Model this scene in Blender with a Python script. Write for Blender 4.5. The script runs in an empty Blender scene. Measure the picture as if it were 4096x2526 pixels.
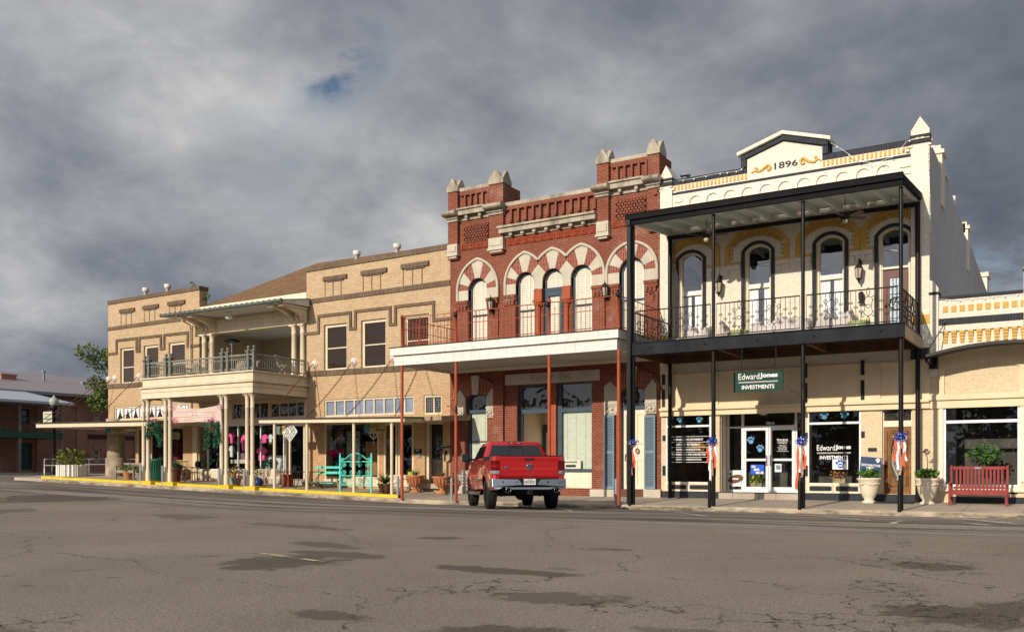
import bpy, math, random
from mathutils import Vector, Matrix
from mathutils.geometry import tessellate_polygon
R=math.radians; PI=math.pi
random.seed(7)
S=bpy.context.scene; COL=S.collection
# ---------------- camera, sky, sun, exposure ----------------
FOC=3731.0; HOR=1870.0; CZ=1.37; TH=R(31.7); SN=math.sin(TH); CS=math.cos(TH)
cd=bpy.data.cameras.new('camera'); cam=bpy.data.objects.new('camera',cd); COL.objects.link(cam); S.camera=cam
cam.location=(0,0,CZ); cam.rotation_euler=(R(90),0,TH)
cd.sensor_width=36; cd.lens=FOC/4096*36; cd.shift_y=(HOR-1263)/4096; cd.clip_end=3000; cd.clip_start=.1
SUN_EL=R(21.5); SUN_AZ=R(8)
sd=bpy.data.lights.new('sun','SUN'); so=bpy.data.objects.new('sun',sd); COL.objects.link(so)
sd.energy=3.95; sd.angle=R(.5); sd.color=(1,.895,.755)
dirv=Vector((math.sin(SUN_AZ)*math.cos(SUN_EL),math.cos(SUN_AZ)*math.cos(SUN_EL),-math.sin(SUN_EL)))
so.rotation_euler=dirv.to_track_quat('-Z','Y').to_euler(); so.location=(-5,-20,30)
S.view_settings.view_transform='Standard'; S.view_settings.look='None'; S.view_settings.exposure=.14; S.view_settings.gamma=1
S.cycles.max_bounces=6; S.cycles.transparent_max_bounces=12
def N(nt,t,**k):
    n=nt.nodes.new(t)
    for a,b in k.items():
        if hasattr(n,a): setattr(n,a,b)
    return n
def cdir(px,py):
    a=(px-2048)/FOC; v=Vector((-SN+CS*a, CS+SN*a, -(py-HOR)/FOC)); return v.normalized()
W=bpy.data.worlds.new('World'); S.world=W; W.use_nodes=True; nt=W.node_tree; nt.nodes.clear(); L=nt.links.new
out=N(nt,'ShaderNodeOutputWorld'); bgs=N(nt,'ShaderNodeBackground'); bgc=N(nt,'ShaderNodeBackground'); mx=N(nt,'ShaderNodeMixShader')
sky=N(nt,'ShaderNodeTexSky'); sky.sky_type='NISHITA'; sky.sun_disc=False; sky.sun_elevation=SUN_EL; sky.sun_rotation=R(180)+SUN_AZ
bgs.inputs[1].default_value=.07; L(sky.outputs[0],bgs.inputs[0])
tc=N(nt,'ShaderNodeTexCoord'); sp=N(nt,'ShaderNodeSeparateXYZ'); L(tc.outputs['Generated'],sp.inputs[0])
def M(op,a,b=None,c=None,tree=None,clamp=False):
    t=tree or nt; n=t.nodes.new('ShaderNodeMath'); n.operation=op; n.use_clamp=clamp
    for i,v in enumerate((a,b,c)):
        if v is None: continue
        if isinstance(v,(int,float)): n.inputs[i].default_value=v
        else: t.links.new(v,n.inputs[i])
    return n.outputs[0]
# cloud deck coordinates: project the view direction onto a high, gently curved layer
den=M('ADD',M('MAXIMUM',sp.outputs[2],0.0),.42)
cx=M('DIVIDE',sp.outputs[0],den); cy=M('DIVIDE',sp.outputs[1],den)
cb=N(nt,'ShaderNodeCombineXYZ'); L(cx,cb.inputs[0]); L(cy,cb.inputs[1])
def noise(scale,detail,rough,dist,vec,off=(0,0,0),tree=None):
    t=tree or nt; mp=t.nodes.new('ShaderNodeMapping'); mp.inputs[1].default_value=off; t.links.new(vec,mp.inputs[0])
    n=t.nodes.new('ShaderNodeTexNoise'); t.links.new(mp.outputs[0],n.inputs['Vector'])
    n.inputs['Scale'].default_value=scale; n.inputs['Detail'].default_value=detail; n.inputs['Roughness'].default_value=rough; n.inputs['Distortion'].default_value=dist
    return n.outputs[0]
n1=noise(1.9,10,.55,.15,cb.outputs[0],(3.1,1.7,0)); n2=noise(6.0,10,.6,.2,cb.outputs[0],(7,2,1)); n3=noise(.55,3,.5,0,cb.outputs[0],(1,5,2))
dens=M('ADD',M('MULTIPLY',n1,.80),M('ADD',M('MULTIPLY',n2,.44),M('MULTIPLY_ADD',n3,.15,-.195)))
def blob(px,py,w,p=1.0):   # soft spot in a sky direction; w = angular size
    d=cdir(px,py); vm=nt.nodes.new('ShaderNodeVectorMath'); vm.operation='DISTANCE'
    L(tc.outputs['Generated'],vm.inputs[0]); vm.inputs[1].default_value=d
    q=M('DIVIDE',vm.outputs['Value'],w); return M('EXPONENT',M('MULTIPLY',M('MULTIPLY',q,q),-1.0))
for (px,py,w,s) in [(700,350,.15,.10),(1150,560,.13,.10),(1550,800,.12,.09),(300,250,.14,.07),(150,1180,.05,.10),(420,1300,.04,.12),(60,1240,.04,.12),(1000,350,.05,.06),(1350,1050,.05,.05),(2500,700,.22,.05),(1950,250,.2,.05),
      (3700,650,.2,-.08),(3950,200,.22,-.09),(300,1450,.12,-.06),(1350,950,.13,-.05),(250,900,.10,-.07),(100,550,.07,-.05),(2000,480,.10,-.05),(3150,420,.14,-.05),(900,180,.07,-.02)]:
    dens=M('ADD',dens,M('MULTIPLY',blob(px,py,w),s))
cr=N(nt,'ShaderNodeValToRGB'); L(dens,cr.inputs[0]); e=cr.color_ramp; e.elements[0].position=.28; e.elements[0].color=(.100,.113,.145,1); e.elements[1].position=.86; e.elements[1].color=(.66,.65,.62,1)
for p,c in ((.42,(.160,.174,.208,1)),(.54,(.245,.256,.284,1)),(.66,(.36,.365,.38,1))):
    x=e.elements.new(p); x.color=c
L(cr.outputs[0],bgc.inputs[0])
# unseen clouds round the sun, behind the camera, brightened to add front fill light
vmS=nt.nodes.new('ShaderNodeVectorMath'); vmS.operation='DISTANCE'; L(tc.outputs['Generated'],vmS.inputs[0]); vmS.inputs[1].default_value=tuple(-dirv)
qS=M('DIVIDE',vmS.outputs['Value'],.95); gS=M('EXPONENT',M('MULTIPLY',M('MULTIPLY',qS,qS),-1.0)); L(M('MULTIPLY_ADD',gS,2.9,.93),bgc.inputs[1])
hole=M('ADD',M('MULTIPLY',blob(1335,215,.038),1.6),M('MULTIPLY',blob(4050,1080,.05),.5))
hole=M('ADD',hole,M('MULTIPLY',blob(1130,630,.06),.3))
hole=M('MULTIPLY',hole,M('MULTIPLY_ADD',n2,7.0,-3.2,clamp=True),clamp=True)
hole=M('MULTIPLY',hole,1.3,clamp=True)
inv=M('SUBTRACT',1.0,hole)
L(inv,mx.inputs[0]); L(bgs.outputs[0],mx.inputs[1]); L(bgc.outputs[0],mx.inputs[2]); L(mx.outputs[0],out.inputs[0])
# ---------------- pixel <-> world on real planes (survey of the photograph) ----------------
def wp(p,Y):
    a=(p[0]-2048)/FOC; t=Y/(CS+SN*a); return Vector(((-SN+CS*a)*t, Y, CZ-(p[1]-HOR)/FOC*t))
def wx(p,X):
    a=(p[0]-2048)/FOC; t=X/(-SN+CS*a); return Vector((X,(CS+SN*a)*t,CZ-(p[1]-HOR)/FOC*t))
def gp(p,z):
    a=(p[0]-2048)/FOC; t=(CZ-z)*FOC/(p[1]-HOR); return Vector(((-SN+CS*a)*t,(CS+SN*a)*t,z))
def crop(ox,oy,s): return lambda x,y=0:(ox+x/s,oy+y/s)
A=crop(0,1050,1.5125);B=crop(400,1000,2.52);C=crop(500,1550,3.78);D=crop(1000,1550,3.36);E=crop(1200,900,2.0154);Fc=crop(1750,530,2.439)
G=crop(1750,1000,2.581);H=crop(1560,1400,2.151);I=crop(2400,450,2.7244);J=crop(3200,430,2.653);K=crop(2450,850,2.52);Lc=crop(3150,850,2.52)
Mc=crop(2450,1400,2.16);Nc=crop(3150,1400,2.16);O=crop(1820,1700,3.978)
FY=31.7; PY=28.35; CURB=28.2
def X_(p,Y=FY): return wp((p,0) if isinstance(p,(int,float)) else p,Y).x
def Z_(p,Y=FY): return wp(p,Y).z
def gX(x):
    d=-x-20
    if d<=0: return 0.0
    if d<2: return .0262*d*d/4
    if d<28: return .0262*(d-1)
    return .0262*27+ .012*min(d-28,40)
def crown(y):
    P=[(-80,0),(0,.02),(10,.1),(18,.2),(23,.2),(25.8,.13),(CURB,0),(500,0)]
    for (a,b),(c,d) in zip(P,P[1:]):
        if y<=c: t=(y-a)/(c-a); t=t if c<20 or a<18 else t; return b+(d-b)*t
    return 0
def gz(x,y): return gX(x)+crown(y)
def sw(x,y): return gX(x)+.15+.15*(min(max(y,CURB),FY)-CURB)/(FY-CURB)
# ---------------- mesh builder ----------------
class MB:
    def __init__(s): s.v=[]; s.f=[]; s.sm=[]; s.mi=[]; s.cur=0; s.mk=[0]
    def new(s): s.mk.append(len(s.v)); return s
    def add(s,vs,fs,sm=False):
        b=len(s.v); s.v+= [tuple(v) for v in vs]
        for f in fs: s.f.append([i+b for i in f]); s.sm.append(sm); s.mi.append(s.cur)
        return s
    def hexa(s,p,sm=False):  # 8 pts: front 4 (ccw seen from front) then back 4
        return s.add(p,[(0,1,2,3),(7,6,5,4),(0,4,5,1),(1,5,6,2),(2,6,7,3),(3,7,4,0)],sm)
    def box(s,x0,x1,y0,y1,z0,z1):
        return s.hexa([(x0,y0,z0),(x1,y0,z0),(x1,y0,z1),(x0,y0,z1),(x0,y1,z0),(x1,y1,z0),(x1,y1,z1),(x0,y1,z1)])
    def qbox(s,pts,Y,d):     # 4 pixel corners (bl,br,tr,tl) on plane Y, extruded back d
        w=[wp(p,Y) for p in pts]; v=Vector((0,d,0)); return s.hexa(w+[p+v for p in w])
    def bar(s,a0,a1,b0,b1,Y,d): # left (px top,px bottom) , right
        return s.qbox([a1,b1,b0,a0],Y,d)
    def rect(s,l,t,r,b,Y,d,cr=None): # axis aligned in world: pixel l,t at its left-top; r,b ; cr crop
        c=cr or (lambda x,y:(x,y)); p=wp(c(l,t),Y); q=wp(c(r,b),Y); return s.box(p.x,q.x,Y,Y+d,q.z,p.z)
    def prism(s,poly,y0,y1,holes=(),back=True):  # polygon in (x,z)
        loops=[list(poly)]+[list(h) for h in holes]; vv=[[Vector((x,z,0)) for x,z in l] for l in loops]
        tri=tessellate_polygon(vv); flat=[p for l in loops for p in l]; n=len(flat)
        ar=sum(poly[i][0]*poly[(i+1)%len(poly)][1]-poly[(i+1)%len(poly)][0]*poly[i][1] for i in range(len(poly)))
        vs=[(x,y0,z) for x,z in flat]+[(x,y1,z) for x,z in flat]; fs=[]
        for t in tri:
            a,b,c=[flat[i] for i in t]; cr=(b[0]-a[0])*(c[1]-a[1])-(b[1]-a[1])*(c[0]-a[0])
            t=list(t) if cr>0 else list(t)[::-1]
            fs.append(t)
            if back: fs.append([i+n for i in t[::-1]])
        o=0
        for li,l in enumerate(loops):
            m=len(l); a2=sum(l[i][0]*l[(i+1)%m][1]-l[(i+1)%m][0]*l[i][1] for i in range(m))
            fl=(a2>0)==(li==0)
            for i in range(m):
                q=[o+i,o+(i+1)%m,o+(i+1)%m+n,o+i+n]; fs.append(q[::-1] if fl else q)
            o+=m
        return s.add(vs,fs)
    def tube(s,pts,r,seg=8,cap=True,sm=True):
        pts=[Vector(p) for p in pts]; rs=r if isinstance(r,(list,tuple)) else [r]*len(pts); vs=[];fs=[]
        up=None
        for i,p in enumerate(pts):
            d=(pts[min(i+1,len(pts)-1)]-pts[max(i-1,0)]); d=d.normalized() if d.length>1e-9 else Vector((0,0,1))
            if up is None: up=Vector((0,0,1)) if abs(d.z)<.9 else Vector((1,0,0))
            a=d.cross(up); a=a.normalized() if a.length>1e-6 else d.orthogonal().normalized(); b=d.cross(a).normalized(); up=-b if False else up
            if abs(d.dot(up))>.95: up=a.cross(d)
            for k in range(seg):
                t=2*PI*k/seg; vs.append(p+a*math.cos(t)*rs[i]+b*math.sin(t)*rs[i])
        for i in range(len(pts)-1):
            for k in range(seg): fs.append((i*seg+k,i*seg+(k+1)%seg,(i+1)*seg+(k+1)%seg,(i+1)*seg+k))
        s.add(vs,fs,sm)
        if cap: s.add(vs[:seg],[tuple(range(seg))]); s.add(vs[-seg:],[tuple(range(seg))[::-1]])
        return s
    def lathe(s,c,prof,seg=16,sm=True,ax=None,arc=None):
        cx,cy,cz=c; vs=[];fs=[]
        for r,z in prof:
            for k in range(seg):
                t=2*PI*(k+.5)/seg; p=Vector((r*math.cos(t),r*math.sin(t),z))
                if ax=='y': p=Vector((p.x,-p.z,p.y))
                if ax=='x': p=Vector((p.z,p.x,p.y))
                vs.append(p+Vector(c))
        for i in range(len(prof)-1):
            for k in range(seg): fs.append((i*seg+k,i*seg+(k+1)%seg,(i+1)*seg+(k+1)%seg,(i+1)*seg+k))
        s.add(vs,fs,sm)
        if prof[0][0]>1e-4: s.add(vs[:seg],[tuple(range(seg))[::-1]])
        if prof[-1][0]>1e-4: s.add(vs[-seg:],[tuple(range(seg))])
        return s
    def ball(s,c,r,seg=10,sz=1.0):
        n=6; return s.lathe(c,[(r*math.sin(PI*i/n)+1e-5,-r*sz*math.cos(PI*i/n)) for i in range(n+1)],seg)
    def rot(s,M4,i0=0):
        for i in range(i0,len(s.v)): s.v[i]=tuple(M4@Vector(s.v[i]))
        return s
    def each(s,name,mats,parent=None,bevel=0):   # one object per piece, pieces divided by new()
        mk=sorted(set(s.mk+[len(s.v)])); r=[]
        for a,b in zip(mk,mk[1:]):
            q=MB(); q.v=s.v[a:b]
            for f,sm,mi in zip(s.f,s.sm,s.mi):
                if a<=f[0]<b: q.f.append([i-a for i in f]); q.sm.append(sm); q.mi.append(mi)
            r.append(q.build(name,mats,parent,bevel))
        return r
    def build(s,name,mats,parent=None,bevel=0):
        me=bpy.data.meshes.new(name); me.from_pydata(s.v,[],s.f)
        me.polygons.foreach_set('use_smooth',s.sm); 
        if not isinstance(mats,(list,tuple)): mats=[mats]
        for m in mats: me.materials.append(m)
        me.polygons.foreach_set('material_index',s.mi); me.update()
        o=bpy.data.objects.new(name,me); COL.objects.link(o)
        if parent is not None:
            o.parent=parent
            root=parent
            T=Matrix.Identity(4)
            if parent.get('_w'): T=Matrix.Translation(Vector(parent['_w'])).inverted()
            o.matrix_parent_inverse=T
        if bevel:
            b=o.modifiers.new('bevel','BEVEL'); b.width=bevel; b.segments=2; b.limit_method='ANGLE'; b.angle_limit=R(40)
        return o
def thing(name,label,cat,loc=(0,0,0),group=None,world=True,rz=0):
    o=bpy.data.objects.new(name,None); COL.objects.link(o); o.location=loc; o.empty_display_size=.3
    if rz: o.rotation_euler=(0,0,rz)
    elif world: o['_w']=tuple(loc)      # children given in world coordinates
    tag(o,label,cat,group); return o
def tag(o,label=None,cat=None,group=None,kind=None):
    if label:o['label']=label
    if cat:o['category']=cat
    if group:o['group']=group
    if kind:o['kind']=kind
    return o
def struct(o): o['kind']='structure'; return o
def dup(root,loc,rz=None,label=None,group=None):
    r=root.copy(); COL.objects.link(r); r.location=loc
    if rz is not None: r.rotation_euler=(0,0,rz)
    if label:r['label']=label
    if group:r['group']=group
    def rec(o,c):
        for ch in [q for q in bpy.data.objects if q.parent is o]:
            d=ch.copy(); COL.objects.link(d); d.parent=c; d.matrix_parent_inverse=ch.matrix_parent_inverse.copy(); rec(ch,d)
    rec(root,r); return r
# ---------------- materials ----------------
def newmat(name):
    m=bpy.data.materials.new(name); m.use_nodes=True; t=m.node_tree; t.nodes.clear()
    o=t.nodes.new('ShaderNodeOutputMaterial'); b=t.nodes.new('ShaderNodeBsdfPrincipled'); t.links.new(b.outputs[0],o.inputs[0]); return m,t,b,o
def srgb(c):
    return tuple(((v/255)/12.92 if v/255<=.04045 else ((v/255+.055)/1.055)**2.4) for v in c)
def mixc(t,f,a,b,mode='MIX'):
    n=t.nodes.new('ShaderNodeMix'); n.data_type='RGBA'; n.blend_type=mode
    for i,v in ((0,f),(6,a),(7,b)):
        if isinstance(v,(int,float)): n.inputs[i].default_value=v
        elif isinstance(v,tuple): n.inputs[i].default_value=(v[0],v[1],v[2],1)
        else: t.links.new(v,n.inputs[i])
    return n.outputs[2]
def bump(t,b,h,st,dist=.01):
    n=t.nodes.new('ShaderNodeBump'); n.inputs['Strength'].default_value=st; n.inputs['Distance'].default_value=dist; t.links.new(h,n.inputs['Height']); t.links.new(n.outputs[0],b.inputs['Normal'])
def gpos(t):
    g=t.nodes.new('ShaderNodeNewGeometry'); return g.outputs['Position']
def ramp(t,v,lo,hi):
    n=t.nodes.new('ShaderNodeMapRange'); n.inputs[1].default_value=lo; n.inputs[2].default_value=hi; t.links.new(v,n.inputs[0]); n.clamp=True; return n.outputs[0]
def scl(t,vec,s):
    m=t.nodes.new('ShaderNodeMapping'); m.inputs[3].default_value=s; t.links.new(vec,m.inputs[0]); return m.outputs[0]
def pm(name,col,rough=.6,var=.15,scale=2.5,metal=0,bmp=0,dirt=0,dcol=(.12,.1,.08),spec=.2,streak=False,fine=0):
    m,t,b,o=newmat(name); tco=t.nodes.new('ShaderNodeTexCoord'); v=gpos(t)
    n=noise(scale,5,.6,0,v,tree=t)
    lo=tuple(c*(1-var) for c in col); hi=tuple(min(1,c*(1+var)) for c in col)
    c=mixc(t,ramp(t,n,.3,.7),lo,hi)
    if fine: c=mixc(t,ramp(t,noise(40,2,.6,0,v,tree=t),.3,.7),mixc(t,1.0,c,(1-fine,)*3,'MULTIPLY'),c)
    if dirt:
        d=noise(1.3,7,.65,0,scl(t,v,(1.6,1.6,.35)) if streak else v,(9,3,5),tree=t)
        c=mixc(t,M('MULTIPLY',ramp(t,d,.45,.66),dirt,tree=t),c,dcol)
    t.links.new(c,b.inputs['Base Color']); b.inputs['Roughness'].default_value=rough; b.inputs['Metallic'].default_value=metal; b.inputs['Specular IOR Level'].default_value=spec
    if bmp: bump(t,b,noise(30,4,.6,0,v,tree=t),bmp,.01)
    return m
def brickmat(name,c1,c2,mortar,bw=.215,rh=.075,ms=.011,rough=.85,stain=.25,scol=(.1,.07,.05),bias=0.0,tint=None,tz=(3,5),eff=None,bst=.4,vert=False):
    m,t,b,o=newmat(name); v=gpos(t); s=t.nodes.new('ShaderNodeSeparateXYZ'); t.links.new(v,s.inputs[0]); cb=t.nodes.new('ShaderNodeCombineXYZ')
    u=M('ADD',s.outputs[0],s.outputs[1],tree=t)
    if vert: t.links.new(s.outputs[2],cb.inputs[0]); t.links.new(u,cb.inputs[1])
    else: t.links.new(u,cb.inputs[0]); t.links.new(s.outputs[2],cb.inputs[1])
    k=t.nodes.new('ShaderNodeTexBrick'); t.links.new(cb.outputs[0],k.inputs[0]); k.inputs['Scale'].default_value=1; k.inputs['Brick Width'].default_value=bw; k.inputs['Row Height'].default_value=rh
    k.inputs['Mortar Size'].default_value=ms; k.inputs['Mortar Smooth'].default_value=.3; k.inputs['Bias'].default_value=bias
    k.inputs['Color1'].default_value=(*c1,1);k.inputs['Color2'].default_value=(*c2,1);k.inputs['Mortar'].default_value=(*mortar,1)
    n=noise(.8,6,.6,0,v,tree=t); c=mixc(t,M('MULTIPLY',ramp(t,n,.45,.75),stain,tree=t),k.outputs[0],scol)
    if tint:
        f=ramp(t,s.outputs[2],tz[1],tz[0]); f=M('MULTIPLY',f,ramp(t,noise(.5,4,.6,0,v,(3,3,3),tree=t),.2,.6),tree=t); c=mixc(t,f,c,mixc(t,1.0,c,tint,'MULTIPLY'))
    if eff:
        c=mixc(t,M('MULTIPLY',ramp(t,noise(1.1,8,.7,0,v,(4,8,1),tree=t),.56,.72),eff,tree=t),c,(.55,.47,.4))
    c=mixc(t,ramp(t,noise(9,3,.6,0,v,tree=t),.25,.75),mixc(t,1.0,c,(.82,.82,.82),'MULTIPLY'),c)
    t.links.new(c,b.inputs['Base Color']); b.inputs['Roughness'].default_value=rough; b.inputs['Specular IOR Level'].default_value=.15
    bump(t,b,k.outputs['Fac'],-bst,.008); return m
def glassmat(name,tint=(.95,.97,.96),refl=1.5,rough=.01,mixd=None):
    m=bpy.data.materials.new(name); m.use_nodes=True; t=m.node_tree; t.nodes.clear(); o=t.nodes.new('ShaderNodeOutputMaterial')
    tr=t.nodes.new('ShaderNodeBsdfTransparent'); tr.inputs[0].default_value=(*tint,1); gl=t.nodes.new('ShaderNodeBsdfGlossy'); gl.inputs['Roughness'].default_value=rough; gl.inputs[0].default_value=(.9,.93,.95,1)
    fr=t.nodes.new('ShaderNodeFresnel'); fr.inputs[0].default_value=refl
    bn=t.nodes.new('ShaderNodeBump'); bn.inputs['Strength'].default_value=.25; bn.inputs['Distance'].default_value=.02; t.links.new(noise(1.6,2,.5,0,gpos(t),tree=t),bn.inputs['Height']); t.links.new(bn.outputs[0],gl.inputs['Normal'])
    bf=t.nodes.new('ShaderNodeNewGeometry'); mx=t.nodes.new('ShaderNodeMixShader'); t.links.new(M('MULTIPLY',fr.outputs[0],M('SUBTRACT',1.0,bf.outputs['Backfacing'],tree=t),tree=t),mx.inputs[0]); t.links.new(tr.outputs[0],mx.inputs[1]); t.links.new(gl.outputs[0],mx.inputs[2]); t.links.new(mx.outputs[0],o.inputs[0]); return m
def opaqueglass(name,base,refl,wav=.2):
    m=bpy.data.materials.new(name); m.use_nodes=True; t=m.node_tree; t.nodes.clear(); o=t.nodes.new('ShaderNodeOutputMaterial')
    df=t.nodes.new('ShaderNodeBsdfDiffuse'); df.inputs[0].default_value=(*base,1); gl=t.nodes.new('ShaderNodeBsdfGlossy'); gl.inputs['Roughness'].default_value=.015
    bn=t.nodes.new('ShaderNodeBump'); bn.inputs['Strength'].default_value=wav; bn.inputs['Distance'].default_value=.03; t.links.new(noise(1.3,2,.5,0,gpos(t),tree=t),bn.inputs['Height']); t.links.new(bn.outputs[0],gl.inputs['Normal'])
    mx=t.nodes.new('ShaderNodeMixShader'); mx.inputs[0].default_value=refl; t.links.new(df.outputs[0],mx.inputs[1]); t.links.new(gl.outputs[0],mx.inputs[2]); t.links.new(mx.outputs[0],o.inputs[0]); return m
c_=srgb
CREAM=brickmat('cream painted brick',(.80,.73,.60),(.77,.70,.57),(.68,.61,.49),stain=.06,scol=(.4,.33,.22),bst=.25)
YCREAM=pm('yellow cream painted stucco',(.72,.59,.39),.6,.05,1.2,dirt=.15,dcol=(.4,.28,.14),streak=True)
YBRICK=brickmat('yellow cream painted brick',(.73,.60,.40),(.70,.57,.38),(.62,.50,.32),stain=.08,scol=(.4,.3,.16),bst=.3)
TRIMC=pm('cream trim paint',(.76,.66,.50),.5,.06,2,dirt=.15,dcol=(.4,.3,.18),streak=True)
MUST=pm('mustard paint',(.56,.33,.075),.6,.12,5)
CHAR=brickmat('charcoal painted brick',(.055,.058,.068),(.045,.048,.058),(.02,.02,.025),bw=.075,rh=.3,stain=.1,scol=(.12,.11,.1))
DARK=pm('charcoal paint',(.022,.024,.028),.6,.2,3,spec=.15)
BLACK=pm('glossy black paint',(.008,.008,.009),.38,.2,5,spec=.2)
FASC=pm('satin black fascia',(.010,.010,.011),.75,.2,4,spec=.1)
IRON=pm('dark bronze iron',(.024,.019,.016),.5,.3,8,spec=.2)
BEAMK=pm('painted steel channel',(.018,.020,.024),.75,.25,2,dirt=.2,dcol=(.05,.05,.05),streak=True,spec=.1)
WALLG=pm('grey stucco side wall',(.48,.46,.44),.9,.08,1.5,bmp=.5,dirt=.2,dcol=(.3,.28,.26),streak=True)
CEIL=pm('pale blue ceiling boards',(.62,.70,.68),.6,.05,2)
WOODU=pm('brown deck timber',(.10,.052,.028),.7,.3,3)
WFRAME=pm('white aluminium frame',(.74,.74,.74),.35,.05,3)
CURT=pm('white curtain',(.75,.76,.78),.8,.06,6)
DARKIN=pm('dark interior',(.085,.075,.065),.9,.3,1)
GLASS=glassmat('shop glass'); UGLASS=opaqueglass('upper window glass',(.010,.012,.016),.18)
DGLASS=opaqueglass('dark screened glass',(.035,.028,.024),.07,.4); SGLASS=opaqueglass('transom glass',(.02,.03,.028),.10,.3)
STONE=pm('weathered limestone',(.45,.395,.30),.85,.2,2,bmp=.5,dirt=.85,dcol=(.13,.11,.085),streak=True,fine=.15)
CSTONE=pm('clean limestone',(.53,.475,.375),.8,.09,2,bmp=.3,dirt=.22,dcol=(.3,.26,.2),streak=True,fine=.1)
REDB=brickmat('red brick',(.235,.060,.032),(.175,.041,.023),(.33,.19,.13),ms=.008,stain=.35,scol=(.07,.02,.014),eff=.25)
RPAINT=pm('terracotta paint',(.33,.075,.032),.6,.15,4)
TERRA=pm('carved terracotta',(.27,.055,.024),.8,.3,9,bmp=1)
TANB=brickmat('tan brick',(.62,.455,.275),(.52,.37,.215),(.30,.225,.15),ms=.009,stain=.22,scol=(.38,.24,.12),tint=(1.0,.84,.73),tz=(3.5,6.2),bw=.21)
BRNB=brickmat('brown soldier brick',(.19,.125,.075),(.125,.085,.055),(.20,.16,.12),bw=.075,rh=.42,ms=.008,stain=.45,scol=(.06,.045,.035))
SHING=brickmat('brown asphalt shingles',(.27,.155,.082),(.20,.115,.062),(.10,.06,.035),bw=.3,rh=.14,ms=.012,stain=.2)
CWOOD=pm('cream painted wood',(.66,.56,.40),.5,.07,2,dirt=.2,dcol=(.4,.28,.15),streak=True)
WSID=pm('white siding',(.72,.70,.64),.5,.06,2,dirt=.3,dcol=(.4,.34,.24),streak=True)
GREENP=pm('dark green paint',(.03,.08,.06),.4,.2,4); TEALP=pm('teal grey paint',(.155,.162,.138),.5,.15,4)
BLUEP=pm('slate blue paint',(.045,.075,.10),.5,.15,4); SHUT=pm('weathered blue shutters',(.16,.22,.27),.6,.15,4)
STEEL=pm('grey metal',(.24,.26,.29),.5,.15,4); GALV=pm('galvanised metal',(.55,.57,.6),.4,.15,1.5,metal=.6)
LEAF=pm('green leaves',(.075,.16,.03),.6,.5,6); LEAFD=pm('deep green leaves',(.035,.11,.055),.55,.5,8)
TERPOT=pm('terracotta pot',(.42,.17,.075),.8,.2,5); TURQ=pm('turquoise paint',(.10,.58,.48),.45,.08,4)
REDW=pm('red painted wood',(.24,.035,.03),.5,.15,4); CPOT=pm('cream glazed pot',(.66,.58,.44),.4,.08,3)
YEL=pm('yellow kerb paint',(.66,.47,.02),.6,.15,2.5,dirt=.35,dcol=(.25,.2,.1))
WHITE=pm('white lettering',(.85,.85,.83),.5,.02,4); PINK=pm('pink cloth',(.85,.09,.30),.8,.15,4)
def text(s,quad,mat,name,parent=None,Y=None,off=0.0,ext=.004,world=False,shear=0):
    cu=bpy.data.curves.new('t','FONT'); cu.body=s; cu.offset=off; cu.extrude=0; cu.resolution_u=3; cu.shear=shear
    ob=bpy.data.objects.new('t',cu); COL.objects.link(ob); bpy.context.view_layer.update()
    me=bpy.data.meshes.new_from_object(ob); bpy.data.objects.remove(ob); 
    xs=[v.co.x for v in me.vertices]; ys=[v.co.y for v in me.vertices]; x0,x1,y0,y1=min(xs),max(xs),min(ys),max(ys)
    q=[Vector(p) for p in quad] if world else [wp(p,Y) for p in quad]   # bl,br,tr,tl
    for v in me.vertices:
        u=(v.co.x-x0)/(x1-x0); w=(v.co.y-y0)/(y1-y0); v.co=(q[0]*(1-u)+q[1]*u)*(1-w)+(q[3]*(1-u)+q[2]*u)*w
    mb=MB(); mb.add([v.co for v in me.vertices],[tuple(p.vertices) for p in me.polygons]); bpy.data.meshes.remove(me)
    return mb.build(name,mat,parent)
def arcpts(x0,x1,zs,rise,n=16):   # from right to left over the top
    w=(x1-x0)/2; cx=(x0+x1)/2
    if rise>=w*.98: return [(cx+w*math.cos(PI*i/n),zs+rise*math.sin(PI*i/n)) for i in range(n+1)]
    r=(w*w+rise*rise)/(2*rise); zc=zs+rise-r; a=math.asin(w/r)
    return [(cx+r*math.sin(a-2*a*i/n),zc+r*math.cos(a-2*a*i/n)) for i in range(n+1)]
def arch(x0,x1,z0,zs,rise,n=16): return [(x0,z0),(x1,z0)]+arcpts(x0,x1,zs,rise,n)
def inset(x0,x1,z0,zs,rise,d,n=16,bot=None): return arch(x0+d,x1-d,z0+(d if bot is None else bot),zs,max(rise-d*(.6 if rise<(x1-x0)*.45 else 1),.01),n)
def rc(x0,x1,z0,z1): return [(x0,z0),(x1,z0),(x1,z1),(x0,z1)]
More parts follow.
